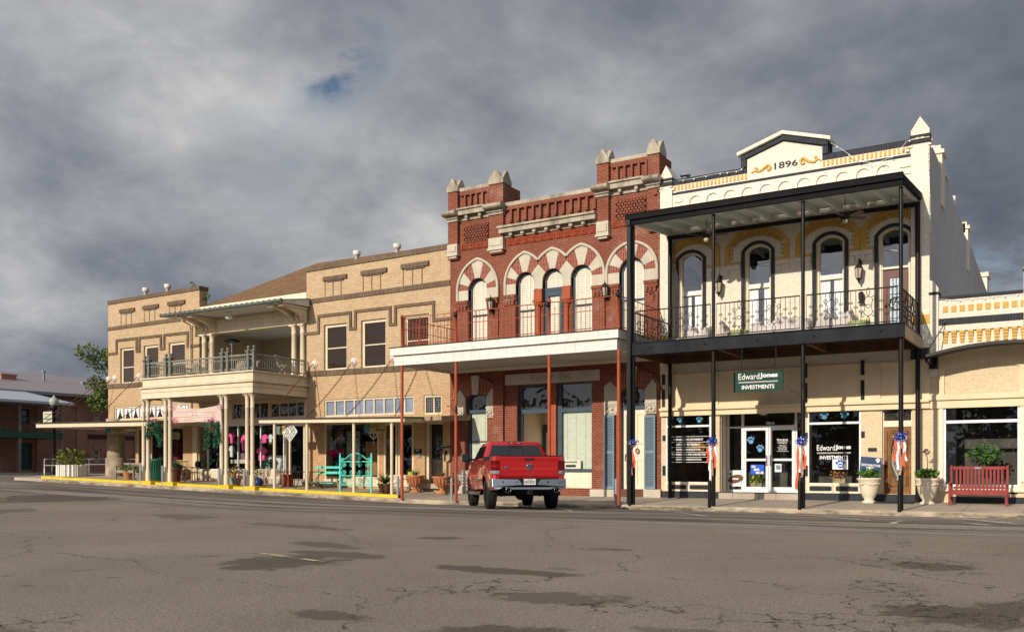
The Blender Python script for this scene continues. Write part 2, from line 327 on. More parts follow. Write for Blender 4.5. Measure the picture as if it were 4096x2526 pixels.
# ---------------- ground, road, pavement ----------------
def roadmat():
    m,t,b,o=newmat('worn asphalt'); v=gpos(t)
    s=t.nodes.new('ShaderNodeSeparateXYZ'); t.links.new(v,s.inputs[0]); x,y=s.outputs[0],s.outputs[1]
    mm=lambda op,a,b_=None,c=None,cl=False: M(op,a,b_,c,tree=t,clamp=cl)
    flat=t.nodes.new('ShaderNodeCombineXYZ'); t.links.new(x,flat.inputs[0]); t.links.new(y,flat.inputs[1]); v=flat.outputs[0]
    base=mixc(t,ramp(t,noise(.35,6,.6,.4,v,tree=t),.3,.7),(.245,.205,.166),(.315,.268,.220))
    base=mixc(t,ramp(t,noise(38,4,.85,0,v,tree=t),.3,.7),mixc(t,1.0,base,(.30,.30,.30),'MULTIPLY'),mixc(t,1.0,base,(1.6,1.58,1.5),'MULTIPLY'))
    base=mixc(t,ramp(t,noise(14,5,.8,0,v,(3,3,0),tree=t),.35,.65),mixc(t,1.0,base,(.74,.74,.74),'MULTIPLY'),base)
    # worn lanes: streaks running along the street
    st=noise(1.0,6,.65,.2,scl(t,v,(.05,2.6,1)),(2,2,2),tree=t)
    lane=mm('MULTIPLY',ramp(t,y,17.2,19.5),ramp(t,st,.43,.52)); lane=mm('MULTIPLY',lane,.88)
    base=mixc(t,lane,base,(.085,.073,.062))
    gut=mm('MULTIPLY',ramp(t,y,23.6,25.2),.52); base=mixc(t,gut,base,(.12,.10,.083))
    pale=mm('MULTIPLY',mm('MULTIPLY',ramp(t,noise(1.1,5,.6,.3,scl(t,v,(.07,1.1,1)),(8,1,2),tree=t),.50,.56),ramp(t,y,16.5,19)),.6); base=mixc(t,pale,base,(.36,.315,.265))
    # darker repair patches and other dark spots
    nz=noise(.55,6,.72,.5,v,(5,5,0),tree=t); nz2=noise(3.2,7,.78,0,v,(1,5,0),tree=t)
    tot=None
    for (xa,ya,xb,yb,th,k) in [(936,2219,1346,2246,44,1),(1704,2241,2300,2287,15,1),(1185,2187,1565,2222,13,.9),(1200,2161,1434,2183,9,.8),(1156,2402,1463,2436,26,.9),(1660,2516,2260,2484,74,1),(1930,2345,2490,2378,48,.85),(3700,2392,4180,2466,92,1),(3620,2506,4050,2526,50,.9),
                       (3584,2246,3876,2271,20,.9),(-80,2031,470,2014,17,1),(1668,2143,1858,2153,9,.9),(2355,2187,2523,2196,7,.8),(385,2288,490,2280,6,.7),(70,2309,140,2312,7,.6),(643,2058,840,2078,9,.7),(940,2086,1430,2121,6,.7),(-60,2053,130,2056,12,.7),(2500,2470,3090,2515,24,.6),(-80,2440,300,2560,20,.35),(2200,2255,2300,2262,6,.5)]:
        P0=gp((xa,ya),.15); P1=gp((xb,yb),.15); cc=(P0+P1)/2; e=(P1-P0); rx=e.length/2; e.normalize(); mx_,my_=(xa+xb)/2,(ya+yb)/2; ry=(gp((mx_,my_-th/2),.15)-gp((mx_,my_+th/2),.15)).length/2
        dx=mm('SUBTRACT',x,cc.x); dy=mm('SUBTRACT',y,cc.y)
        a=mm('DIVIDE',mm('ADD',mm('MULTIPLY',dx,e.x),mm('MULTIPLY',dy,e.y)),rx*1.05); bb=mm('DIVIDE',mm('ADD',mm('MULTIPLY',dx,-e.y),mm('MULTIPLY',dy,e.x)),ry*1.25)
        d=mm('SQRT',mm('ADD',mm('MULTIPLY',a,a),mm('MULTIPLY',bb,bb)))
        d=mm('ADD',d,mm('ADD',mm('MULTIPLY_ADD',nz,2.6,-1.25),mm('MULTIPLY_ADD',nz2,1.9,-.95)))
        w=mm('MULTIPLY',mm('SUBTRACT',1.0,ramp(t,d,.78,1.0)),k); tot=w if tot is None else mm('MAXIMUM',tot,w)
    base=mixc(t,mm('MULTIPLY',tot,.86),base,mixc(t,ramp(t,noise(30,4,.85,0,v,tree=t),.35,.65),(.040,.033,.027),(.150,.125,.100)))
    # cracks
    def vor(sc,off,thin,dist):
        mp=t.nodes.new('ShaderNodeMapping'); mp.inputs[1].default_value=off; t.links.new(v,mp.inputs[0])
        wn=t.nodes.new('ShaderNodeTexNoise'); wn.inputs['Scale'].default_value=sc*2.2; wn.inputs['Detail'].default_value=6; wn.inputs['Roughness'].default_value=.65; t.links.new(mp.outputs[0],wn.inputs[0])
        va=t.nodes.new('ShaderNodeVectorMath'); va.operation='MULTIPLY_ADD'; t.links.new(wn.outputs[1],va.inputs[0]); va.inputs[1].default_value=(dist,)*3; t.links.new(mp.outputs[0],va.inputs[2])
        q=t.nodes.new('ShaderNodeTexVoronoi'); q.feature='DISTANCE_TO_EDGE'; q.inputs['Scale'].default_value=sc; t.links.new(va.outputs[0],q.inputs['Vector'])
        return mm('SUBTRACT',1.0,ramp(t,q.outputs['Distance'],thin*sc*.5,thin*sc))
    big=mm('MULTIPLY',vor(.21,(3,9,0),.014,2.2),ramp(t,noise(.25,3,.6,0,v,(7,1,0),tree=t),.34,.46))
    sm=vor(2.9,(0,0,0),.011,.30)
    gat=None
    for (x0,x1,y0,y1) in [(3480,3900,2235,2310),(3380,3720,2310,2400),(3560,3860,2380,2480),(3300,3700,2460,2530),(2700,3500,2440,2500),(-50,330,2430,2530),(2150,2900,2395,2450),(1500,2200,2330,2372)]:
        n_=gp(((x0+x1)/2,y1),.1); f_=gp(((x0+x1)/2,y0),.1); l=gp((x0,(y0+y1)/2),.1); c0=gp(((x0+x1)/2,(y0+y1)/2),.1); cc=(n_+f_)/2; rx=(c0-l).length; ry=(f_-n_).length/2
        dx=mm('SUBTRACT',x,cc.x); dy=mm('SUBTRACT',y,cc.y)
        a=mm('DIVIDE',mm('ADD',mm('MULTIPLY',dx,CS),mm('MULTIPLY',dy,SN)),rx); bb=mm('DIVIDE',mm('ADD',mm('MULTIPLY',dx,-SN),mm('MULTIPLY',dy,CS)),ry)
        d=mm('SQRT',mm('ADD',mm('MULTIPLY',a,a),mm('MULTIPLY',bb,bb))); d=mm('ADD',d,mm('MULTIPLY_ADD',nz,1.6,-.8)); w=mm('SUBTRACT',1.0,ramp(t,d,.75,1.0)); gat=w if gat is None else mm('MAXIMUM',gat,w)
    crk=mm('MAXIMUM',mm('MULTIPLY',big,.85),mm('MULTIPLY',sm,gat)); crk=mm('MULTIPLY',crk,mm('SUBTRACT',1.0,ramp(t,y,24,26)))
    base=mixc(t,mm('MULTIPLY',crk,.85),base,(.022,.017,.013))
    t.links.new(base,b.inputs['Base Color']); b.inputs['Roughness'].default_value=.9; b.inputs['Specular IOR Level'].default_value=.12
    h=mm('SUBTRACT',noise(70,3,.7,0,v,tree=t),mm('MULTIPLY',crk,1.5)); bump(t,b,h,.55,.012)
    return m
ROAD=roadmat()
def grid(xs,ys,zf):
    b=MB(); vs=[(x,y,zf(x,y)) for y in ys for x in xs]; n=len(xs)
    fs=[(j*n+i,j*n+i+1,(j+1)*n+i+1,(j+1)*n+i) for j in range(len(ys)-1) for i in range(n-1)]
    return b.add(vs,fs,True)
xs=[-900,-400,-200,-120,-90]+[-80+2*i for i in range(0,46)]+[20,60,200,500,900]
ys=[-300,-80,-40,-10]+[-5+1.5*i for i in range(0,22)]+[CURB,30,40,80,200,500,1200]
struct(grid(xs,ys,gz).build('street',ROAD))
def concmat():
    m,t,b,o=newmat('pavement concrete'); v=gpos(t); s=t.nodes.new('ShaderNodeSeparateXYZ'); t.links.new(v,s.inputs[0])
    c=mixc(t,ramp(t,noise(.7,7,.65,.3,v,tree=t),.3,.7),(.33,.275,.21),(.50,.425,.335))
    c=mixc(t,ramp(t,noise(50,2,.7,0,v,tree=t),.3,.7),mixc(t,1.0,c,(.85,.85,.85),'MULTIPLY'),c)
    k=t.nodes.new('ShaderNodeTexBrick'); k.offset=0; cb=t.nodes.new('ShaderNodeCombineXYZ'); t.links.new(s.outputs[0],cb.inputs[0]); t.links.new(M('ADD',s.outputs[1],-CURB,tree=t),cb.inputs[1]); t.links.new(cb.outputs[0],k.inputs[0])
    k.inputs['Scale'].default_value=1; k.inputs['Brick Width'].default_value=1.5; k.inputs['Row Height'].default_value=1.2; k.inputs['Mortar Size'].default_value=.016
    c=mixc(t,M('MULTIPLY',k.outputs['Fac'],.6,tree=t),c,(.10,.08,.06))
    t.links.new(c,b.inputs['Base Color']); b.inputs['Roughness'].default_value=.9; bump(t,b,noise(45,3,.6,0,v,tree=t),.3); return m
CONC=concmat()
def kerbmat():
    m,t,b,o=newmat('stained kerb concrete'); v=gpos(t); s=t.nodes.new('ShaderNodeSeparateXYZ'); t.links.new(v,s.inputs[0])
    c=mixc(t,ramp(t,noise(1.2,7,.65,.3,v,tree=t),.3,.7),(.34,.27,.18),(.52,.43,.31))
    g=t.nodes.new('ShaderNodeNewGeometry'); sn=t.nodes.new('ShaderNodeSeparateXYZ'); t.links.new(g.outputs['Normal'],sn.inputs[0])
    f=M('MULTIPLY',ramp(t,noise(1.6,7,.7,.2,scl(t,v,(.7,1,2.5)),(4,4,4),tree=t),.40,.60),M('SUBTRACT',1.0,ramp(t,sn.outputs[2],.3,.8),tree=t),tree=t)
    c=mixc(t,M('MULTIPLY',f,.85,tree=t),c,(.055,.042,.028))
    t.links.new(c,b.inputs['Base Color']); b.inputs['Roughness'].default_value=.9; bump(t,b,noise(35,4,.6,0,v,tree=t),.4); return m
KERB=kerbmat()
XE=X_(1595,CURB+.3)   # yellow kerb ends here
XL=-46.4
def strip(xs,prof,zf):  # profile (y,dz) swept along x with z=zf(x)+dz
    b=MB(); vs=[(x,y,zf(x)+dz) for x in xs for y,dz in prof]; n=len(prof)
    fs=[(i*n+j,(i+1)*n+j,(i+1)*n+j+1,i*n+j+1) for i in range(len(xs)-1) for j in range(n-1)]
    return b.add(vs,fs)
pxs=[XL+i*1.0 for i in range(0,52)]+[6,14,30]
kp=[(CURB-.02,-.2),(CURB-.02,.10),(CURB,.145),(CURB+.03,.158),(CURB+.22,.160),(CURB+.22,-.2)]
struct(strip(pxs,kp,gX).build('kerb',KERB))
sp_=[(CURB+.22,.155),(FY+6,.335)]
b=strip([XL-2.4]+pxs,[(CURB+.22,.152),(FY,.302),(FY+9,.34),(FY+9,-.3)],gX)
b.add([(XL-2.4,CURB+.22,gX(XL)-.2),(XL-2.4,CURB+.22,gX(XL-2.4)+.152),(XL-2.4,FY,gX(XL-2.4)+.302),(XL-2.4,FY,gX(XL)-.2)],[(0,1,2,3)])
b.add([(XL-2.4,CURB+.22,0),(XL,CURB+.22,0),(XL,CURB+.22,gX(XL)+.152),(XL-2.4,CURB+.22,gX(XL-2.4)+.152)],[(0,1,2,3)])
struct(b.build('pavement',CONC))
yx=[x for x in pxs if x<XE-.5]+[XE]
yb=strip(yx,[(CURB+.24,.0),(CURB+.24,.262),(CURB+.26,.278),(CURB+.44,.278),(CURB+.46,.262),(CURB+.46,.0)],gX)
for p in (575,662,880,995,1013):
    pass
for xx in (yx[0],XE):
    yb.add([(xx,CURB+.24,gX(xx)),(xx,CURB+.46,gX(xx)),(xx,CURB+.46,gX(xx)+.27),(xx,CURB+.24,gX(xx)+.27)],[(0,1,2,3),(3,2,1,0)])
for (a,c) in ((283,350),(615,683),(1460,1530),(1845,1925)):
    x0=X_(C(a-45)[0],PY-.1);x1=X_(C(c+45)[0],PY-.1); yb.box(x0,x1,CURB+.02,CURB+.7,gX(x0)-.1,gX(x0)+.315)
struct(yb.build('yellow_kerb',YEL))
# painted parking lines, worn
def wornpaint(name,col,cover):
    m,t,b,o=newmat(name); v=gpos(t); tr=t.nodes.new('ShaderNodeBsdfTransparent'); mx=t.nodes.new('ShaderNodeMixShader')
    t.links.new(ramp(t,noise(3.5,7,.75,.3,v,tree=t),cover-.04,cover+.04),mx.inputs[0]); b.inputs['Base Color'].default_value=(*col,1); b.inputs['Roughness'].default_value=.8
    t.links.new(tr.outputs[0],mx.inputs[1]); t.links.new(b.outputs[0],mx.inputs[2]); t.links.new(mx.outputs[0],o.inputs[0]); return m
WP=wornpaint('worn white paint',(.52,.48,.42),.47); YP=wornpaint('worn yellow paint',(.46,.38,.22),.46)
def line(p,q,w,mat,z=.004):
    b=MB(); P=gp(p,.12);Q=gp(q,.12)
    for _ in range(4): P=gp(p,gz(P.x,P.y)); Q=gp(q,gz(Q.x,Q.y))
    d=(Q-P); d.z=0; n=d.normalized().cross(Vector((0,0,1)))*w/2; k=max(2,int(d.length/.25)); vs=[]
    for i in range(k+1):
        c=P+(Q-P)*i/k
        for s_ in (-1,1): e=c+n*s_; vs.append((e.x,e.y,gz(e.x,e.y)+z+.006))
    b.add(vs,[(2*i,2*i+2,2*i+3,2*i+1) for i in range(k)]); return b.build('parking_line' if mat is WP else 'yellow_line',mat)
for p,q,w in [((1775,2006),(1830,2020),.1),((2230,2030),(2290,2046),.1),((2650,2044),(2830,2065),.1),((3250,2063),(3480,2082),.1),((3560,2096),(3600,2082),.12),((1105,1980),(1120,1974),.1),((1200,1990),(1370,2003),.12),((3760,2072),(4090,2096),.35),((3840,2090),(3960,2100),.2),((940,1962),(985,1972),.1)]:
    struct(line(p,q,w,WP))
struct(line((1045,2213),(1290,2246),.11,YP))

# belt of trees on the square behind the viewpoint: seen mirrored in the shop windows
def belt():
    rnd=random.Random(77); b=MB()
    for k in range(48):
        cx=-168+k*4.5+rnd.uniform(-1,1); cy=-36+rnd.uniform(-5,3); h=rnd.uniform(8,11.5)
        b.tube([(cx,cy,0),(cx,cy,h*.6)],.25,5)
        for j in range(150):
            a=rnd.uniform(0,2*PI); u=rnd.uniform(.12,1); r=3.4*math.sqrt(max(.05,1-(2*u-1.05)**2))*rnd.uniform(.3,1); p=Vector((cx+r*math.cos(a),cy+r*math.sin(a),h*u)); e=Vector((rnd.uniform(-1,1),rnd.uniform(-1,1),rnd.uniform(-1,1))).normalized()*.75; f=e.orthogonal().normalized()*.6
            b.add([p-e,p+f,p+e,p-f],[(0,1,2,3)])
    o=b.build('tree_belt',LEAFD); tag(o,None,None,None,'stuff'); return o
belt()
# ================= white two-storey building of 1896 =================
WB=thing('commercial_building','white painted two-storey brick building dated 1896 with mustard window arches and black iron balcony','building',(X_(3180),FY,0))
def zc(cr,x,y,Y=FY): p=cr(x,y); return wp(p,Y).z
def xc(cr,x,Y=FY): return wp(cr(x,0),Y).x
xl,xr=X_(2645),X_(3720); XP=X_(3646); XPL=X_(2693)
z_led=zc(Mc,1300,490); zpar=None
# upper wall with four arched openings
def ln(p,q,Y=FY):
    a,b=wp(p,Y),wp(q,Y); return lambda x:a.z+(b.z-a.z)*(x-a.x)/(b.x-a.x)
wall_top=(zc(I,800,760)+zc(J,1180,380))/2
ZG=5.49
wins=[dict(c=K,o=(640,940),f=(680,925),g=(712,910),oc=388,fc=425,gc=475,mr=820,sill=1190),
      dict(c=K,o=(1303,1632),f=(1340,1612),g=(1385,1592),oc=298,fc=335,gc=385,mr=745,sill=1100),
      dict(c=Lc,o=(255,612),f=(290,590),g=(340,565),oc=205,fc=240,gc=295,mr=655,sill=1030),
      dict(c=Lc,o=(880,1280),f=(917,1255),g=(962,1220),oc=122,fc=142,gc=210,mr=545,sill=1100,door=1)]
zcr=sum(zc(w['c'],sum(w['o'])/2,w['oc']) for w in wins)/4
print('crowns',[round(zc(w['c'],sum(w['o'])/2,w['oc']),2) for w in wins],'sills',[round(zc(w['c'],sum(w['o'])/2,w['sill']),2) for w in wins],'mr',[round(zc(w['c'],sum(w['o'])/2,w['mr']),2) for w in wins],'gc',[round(zc(w['c'],sum(w['o'])/2,w['gc']),2) for w in wins])
print('walltop',zc(I,800,745),zc(J,1180,345),'xl,xr',xl,xr)
holes=[]
for w in wins:
    w['x0'],w['x1']=xc(w['c'],w['o'][0]),xc(w['c'],w['o'][1]); w['cr']=zc(w['c'],sum(w['o'])/2,w['oc']); 
    w['bot']=6.0 if not w.get('door') else 5.55
    ww=w['x1']-w['x0']; w['rise']=ww*.26; w['zs']=w['cr']-w['rise']
ztop=(zc(I,800,745)+zc(J,1180,345))/2
ztopA=(zc(I,800,805)+zc(J,1180,410))/2; zstr=(zc(I,800,900)+zc(J,1185,508))/2; zdent=ztopA-.36
zmid=4.75
ins=.11
body=MB()
poly=[(xl,zmid),(xr,zmid),(xr,ztopA),(xl,ztopA)]
body.prism(poly,FY,FY+.45,[inset(w['x0'],w['x1'],w['bot'],w['zs'],w['rise'],ins,bot=0) for w in wins])
# pediment and parapet body
pL,pR=xc(I,1605),xc(J,248); apx=xc(I,2010); pz0=ztopA; pzs=(zc(I,1605,515)+zc(J,250,408))/2; pza=zc(I,2010,312)
body.prism([(pL,pz0+.002),(pR,pz0+.002),(pR,pzs),(apx,pza),(pL,pzs)],FY,FY+.45)
# side wall and roof
sidez=[]
for (x,y) in ((1385,370),(1540,725),(1560,790),(1630,965),(1625,1020),(1735,1255),(1735,1330),(1815,1480)):
    p=wx(J(x,y),xr); sidez.append((p.y,p.z))
side=MB(); yb_=wx((3954,1161),xr).y
prof=[(FY+.02,sidez[0][1])]+[(y,z) for y,z in sidez]+[(yb_,sidez[-1][1]-.8),(yb_,0),(FY+.02,0)]
vs=[(xr+.002,y,z) for y,z in prof]+[(xr-.35,y,z) for y,z in prof]; n=len(prof)
side.add(vs,[tuple(range(n))[::-1],tuple(range(n,2*n))]+[(i,(i+1)%n,(i+1)%n+n,i+n) for i in range(n)])
side.build('side_wall',WALLG,WB)
cop=MB()
for (a,b_) in zip(prof[:-4:2],prof[1:-3:2]):
    cop.add([(xr+.06,a[0],a[1]),(xr+.06,b_[0],b_[1]),(xr+.06,b_[0],b_[1]+.1),(xr+.06,a[0],a[1]+.1),(xr-.42,a[0],a[1]),(xr-.42,b_[0],b_[1]),(xr-.42,b_[0],b_[1]+.1),(xr-.42,a[0],a[1]+.1)],[(0,1,2,3),(7,6,5,4),(0,4,5,1),(1,5,6,2),(2,6,7,3),(3,7,4,0)])
cop.build('side_coping',TRIMC,WB)
for (x,y,hgt) in ((1530,470,1.3),(1800,1265,1.25),(3600,0,0)):
    if not hgt: continue
    p=wx(J(x-20,y),xr); q=MB(); q.box(xr-.55,xr+.05,p.y-.45,p.y+.25,p.z-hgt-.6,p.z-.18); q.box(xr-.62,xr+.12,p.y-.52,p.y+.32,p.z-.18,p.z-.05); q.box(xr-.5,xr,p.y-.4,p.y+.2,p.z-.05,p.z+.12); q.build('chimney_block',TRIMC,WB)
p=wx(Lc(2010,620),xr); q=MB(); q.box(xr-.55,xr+.05,p.y-.5,p.y+.4,p.z-1.8,p.z-.2); q.box(xr-.62,xr+.12,p.y-.6,p.y+.5,p.z-.2,p.z); q.build('chimney_block',TRIMC,WB)
MB().box(xl,xr-.36,FY+.5,yb_,7.6,7.7).build('roof',GALV,WB)
body.build('upper_wall',CREAM,WB)
MB().box(xl,xr-.4,FY+2.6,FY+2.75,ZG,8.9).build('back_partition',DARKIN,WB)
# recess front layer with the blind arcade
fl=MB(); x0a,x1a=XPL,XP; arcs=[]
cxs=[xc(I,v) for v in (1045,1255,1465,1680,1905,2135,2372)]+[xc(J,v) for v in (180,412,647,893)]
gap=(cxs[-1]-cxs[0])/10; cxs=[cxs[0]+gap*i for i in range(11)]; hw=gap*.345; zat=(zc(I,1050,912)+zc(J,893,612))/2
za0=zat-1.25
for cx_ in cxs: arcs.append(arch(cx_-hw,cx_+hw,za0,zat-hw,hw,14))
fl.prism(rc(x0a,x1a,za0-.25,zstr-.035),FY-.07,FY+.0,arcs)
# small stepped panel at the ends
fl.prism(rc(x0a,x1a,zstr+.045,ztopA-.003),FY-.07,FY)
fl.prism([(pL+.02,ztopA-.002),(pR-.02,ztopA-.002),(pR-.02,pzs-.02),(apx,pza-.02),(pL+.02,pzs-.02)],FY-.07,FY)
for i in range(2): fl.box(xc(I,805)+.05,xc(I,905),FY-.12,FY-.071,zc(I,855,985)-.28*i,zc(I,855,985)+.1-.28*i)
for i in range(2): fl.box(xc(J,1060),xc(J,1185),FY-.12,FY-.071,zc(J,1120,640)-.22*i,zc(J,1120,640)+.1-.22*i)
fl.build('blind_arcade',CREAM,WB)
st=MB(); st.box(XPL,XP,FY-.11,FY,zstr-.03,zstr+.04)
st.box(XPL,pL,FY-.09,FY+.5,ztopA,ztop); st.box(pR,XP,FY-.09,FY+.5,ztopA,ztop)
wv=.18
st.box(pL-wv,pL,FY-.15,FY+.5,ztop+.003,pzs+.0); st.box(pR,pR+wv,FY-.15,FY+.5,ztop+.003,pzs+.0)
def slopebar(xa,za,xb,zb,h,y0,y1): st.add([(xa,y0,za),(xb,y0,zb),(xb,y0,zb+h),(xa,y0,za+h),(xa,y1,za),(xb,y1,zb),(xb,y1,zb+h),(xa,y1,za+h)],[(0,1,2,3),(7,6,5,4),(0,4,5,1),(1,5,6,2),(2,6,7,3),(3,7,4,0)])
slopebar(pL-wv,pzs-.05,apx,pza,.17,FY-.16,FY+.5); slopebar(apx,pza,pR+wv,pzs-.05,.17,FY-.20,FY+.5)
st.build('charcoal_coping',CHAR,WB)
st=MB(); slopebar(pL-wv-.10,pzs+.10,apx,pza+.175,.11,FY-.28,FY+.55); slopebar(apx,pza+.175,pR+wv+.10,pzs+.10,.11,FY-.28,FY+.55); st.build('pediment_capping',TRIMC,WB)
dn=MB()
for (a,b_,k) in ((xc(I,826),xc(I,1598),20),(xc(J,260),xc(J,1150),20)):
    dn.new()
    for i in range(k):
        x=a+(b_-a)*i/(k-1); dn.box(x-.036,x+.036,FY-.10,FY,ztopA-.20,ztopA-.03)
dn.each('dentil_course',MUST,WB)
# piers
pr=MB(); 
for (a,b_,pk) in ((X_(2645),XPL,zc(I,748,585)),(XP,xr,zc(J,1272,108))):
    sh=pk-.42; pr.new()
    pr.prism([(a,zmid),(b_,zmid),(b_,ztop),(a,ztop)],FY-.12,FY+.002); 
    pr.prism([(a,ztop+.003),(b_,ztop+.003),(b_,sh),((a+b_)/2,pk),(a,sh)],FY-.12,FY+.6)
    for i in range(4):
        for s_ in (-1,1):
            xx=(a+b_)/2+s_*(.07+.1*i); pr.box(xx-.055,xx+.055,FY-.16,FY-.12,sh-.30-.11*i,sh-.24-.11*i)
pr.each('corner_pier',CREAM,WB)
pr=MB()
for (a,b_) in ((X_(2645),XPL),(XP,xr)): pr.new(); pr.box(a-.03,b_+.03,FY-.18,FY+.05,ztopA+.02,ztopA+.14); pr.box(a-.03,b_+.03,FY-.16,FY+.05,ztopA+.2,ztopA+.28)
pr.each('pier_band',DARK,WB)
yy=[]
# 1896 and scrolls
q=[I(1900,622),I(2155,575),I(2155,508),I(1900,548)]
text('1896',q,DARK,'date_numerals',WB,Y=FY-.085,off=.015)
def scroll(pts,nm,r,mat,par,Y=FY-.09,rr=None):
    b=MB(); P=[wp(p,Y) for p in pts]; Q=[]
    for i in range(len(P)-1):
        p0=P[max(i-1,0)];p1=P[i];p2=P[i+1];p3=P[min(i+2,len(P)-1)]
        for k in range(5):
            t=k/5; Q.append(.5*((2*p1)+(p2-p0)*t+(2*p0-5*p1+4*p2-p3)*t*t+(3*p1-p0-3*p2+p3)*t**3))
    Q.append(P[-1]); n=len(Q); b.tube(Q,[r*(.35+.65*math.sin(PI*min(1,max(0,(i+2)/(n+2))))) for i in range(n)],6); return b.build(nm,mat,par)
scroll([I(1648,662),(I(1680,640)),I(1740,640),I(1790,605),I(1830,575),I(1858,600),I(1840,630),I(1822,620),I(1828,603)],'painted_scroll',.045,MUST,WB)
scroll([I(1690,640),I(1710,615),I(1695,603),I(1683,612)],'painted_scroll',.03,MUST,WB)
scroll([I(2412,525),I(2375,508),I(2330,538),I(2270,530),I(2215,500),I(2185,530),I(2205,562),I(2228,548),I(2215,530)],'painted_scroll',.045,MUST,WB)
scroll([I(2360,508),I(2342,490),I(2355,478),I(2368,488)],'painted_scroll',.03,MUST,WB)
# arched windows
def archband(b,x0,x1,z0,zs,rise,w,Y,d,n=18,legs=True):
    o=arcpts(x0-w,x1+w,zs,rise+w*.9,n); i_=arcpts(x0,x1,zs,rise,n)
    if legs: o=[(x1+w,z0)]+o+[(x0-w,z0)]; i_=[(x1,z0)]+i_+[(x0,z0)]
    for k in range(len(o)-1): b.hexa([(i_[k][0],Y,i_[k][1]),(i_[k+1][0],Y,i_[k+1][1]),(o[k+1][0],Y,o[k+1][1]),(o[k][0],Y,o[k][1])][::-1]+[(i_[k][0],Y+d,i_[k][1]),(i_[k+1][0],Y+d,i_[k+1][1]),(o[k+1][0],Y+d,o[k+1][1]),(o[k][0],Y+d,o[k][1])][::-1])
    return b
def curtain(b,x0,x1,z0,z1,Y,n=14):
    vs=[];fs=[]
    for i in range(n*2+1):
        x=x0+(x1-x0)*i/(2*n); y=Y+.025*math.sin(i*PI/1.0*.9+.3*math.sin(i)); vs+= [(x,y,z0),(x,y,z1+.012*math.sin(i*1.9))]
    for i in range(n*2): fs.append((2*i,2*i+2,2*i+3,2*i+1))
    b.add(vs,fs,True)
for w in wins:
    x0,x1,zs,ri,zb=w['x0'],w['x1'],w['zs'],w['rise'],w['bot']
    nm='window' if not w.get('door') else 'balcony_doorway'
    fr=MB(); archband(fr,x0+.02,x1-.02,zb,zs,ri-.02,.0,FY-.02,.02,legs=True)
    fr=MB(); a,b_=x0+ins,x1-ins; fw=.075
    ri2=ri-ins*.6
    # frame ring
    o=inset(x0,x1,zb,zs,ri,ins,bot=0); i_=inset(x0,x1,zb,zs,ri,ins+fw,bot=.10)
    fr.prism(o,FY+.10,FY+.22,[i_]); i2=inset(x0,x1,zb,zs,ri,ins+fw+.03,bot=.13); fr.prism(i_,FY+.16,FY+.24,[i2])
    mr=zc(w['c'],sum(w['o'])/2,w['mr'])
    fr.box(a+fw,b_-fw,FY+.12,FY+.22,mr-.035,mr+.035)
    fo=fr.build(nm,TRIMC,WB)
    if not w.get('door'): MB().box(x0-.1,x1+.1,FY-.12,FY+.12,zb-.12,zb).build('sill',TRIMC,fo)
    gx=MB().prism(inset(x0,x1,max(mr,zb),zs,ri,ins+fw+.02,bot=.03),FY+.19,FY+.2)
    if not w.get('door'): gx.box(a+fw+.02,b_-fw-.02,FY+.232,FY+.24,zb+.16,mr-.035)
    gx.build('pane',UGLASS,fo)
    ch=MB(); archband(ch,x0+ins,x1-ins,zb,zs,ri-.06,.12,FY-.045,.05); ch.build('charcoal_surround',CHAR,fo)
    if not w.get('door'):
        cu=MB(); m_=(a+b_)/2+.03; curtain(cu,a+fw+.03,m_-.07,zb+.18,mr-.08,FY+.215); curtain(cu,m_+.05,b_-fw-.03,zb+.18,mr-.05,FY+.215); curtain(cu,a+fw+.03,b_-fw-.03,mr+.03,mr+.13,FY+.168); cu.build('curtain',CURT,fo)
# mustard hoods
hood=MB()
def hoodm(x0,x1,zf,zs,rise,w,left=True,right=True):
    o=arcpts(x0-w,x1+w,zs,rise+w,20); i_=arcpts(x0,x1,zs,rise,20)
    if right: o=[(x1+w,zf)]+o; i_=[(x1,zf)]+i_
    if left: o=o+[(x0-w,zf)]; i_=i_+[(x0,zf)]
    Y,d=FY-.075,.08
    for k in range(len(o)-1): hood.hexa([(i_[k+1][0],Y,i_[k+1][1]),(i_[k][0],Y,i_[k][1]),(o[k][0],Y,o[k][1]),(o[k+1][0],Y,o[k+1][1])]+[(i_[k+1][0],Y+d,i_[k+1][1]),(i_[k][0],Y+d,i_[k][1]),(o[k][0],Y+d,o[k][1]),(o[k+1][0],Y+d,o[k+1][1])])
    # dentils
    L_=arcpts(x0,x1,zs,rise,19); cx_=(x0+x1)/2
    for k in range(1,19):
        p=Vector((L_[k][0],0,L_[k][1])); r_=(p-Vector((cx_,0,zs-rise*1.4))).normalized(); t_=Vector((r_.z,0,-r_.x))
        a=p+t_*.035;b_=p-t_*.035; e=r_*-.14
        hood.hexa([Vector((q.x,FY-.06,q.z)) for q in (b_+e,a+e,a,b_)]+[Vector((q.x,FY,q.z)) for q in (b_+e,a+e,a,b_)])
    z=zf+.12
    while z<zs-.02:
        if left: hood.box(x0,x0+.13,FY-.06,FY,z,z+.06)
        if right: hood.box(x1-.13,x1,FY-.06,FY,z,z+.06)
        z+=.14
HW=[(K,612,1040,240,575,1),(K,1180,1738,148,510,1),(Lc,130,690,45,420,1),(Lc,790,1385,-35,330,1)]
feet=[]
for (cr_,l,r,top,foot,_) in HW:
    x0,x1=xc(cr_,l),xc(cr_,r); zt=zc(cr_,(l+r)/2,top); zf=zc(cr_,(l+r)/2,foot); feet.append((x0,x1,zt,zf))
zt=sum(f[2] for f in feet)/4; zf=sum(f[3] for f in feet)/4; print('hood',[(round(f[2],2),round(f[3],2)) for f in feet])
for i,(x0,x1,a,b_) in enumerate(feet): hoodm(x0,x1,zf+.08,zt-.15-(x1-x0)*.22,(x1-x0)*.22,.15)
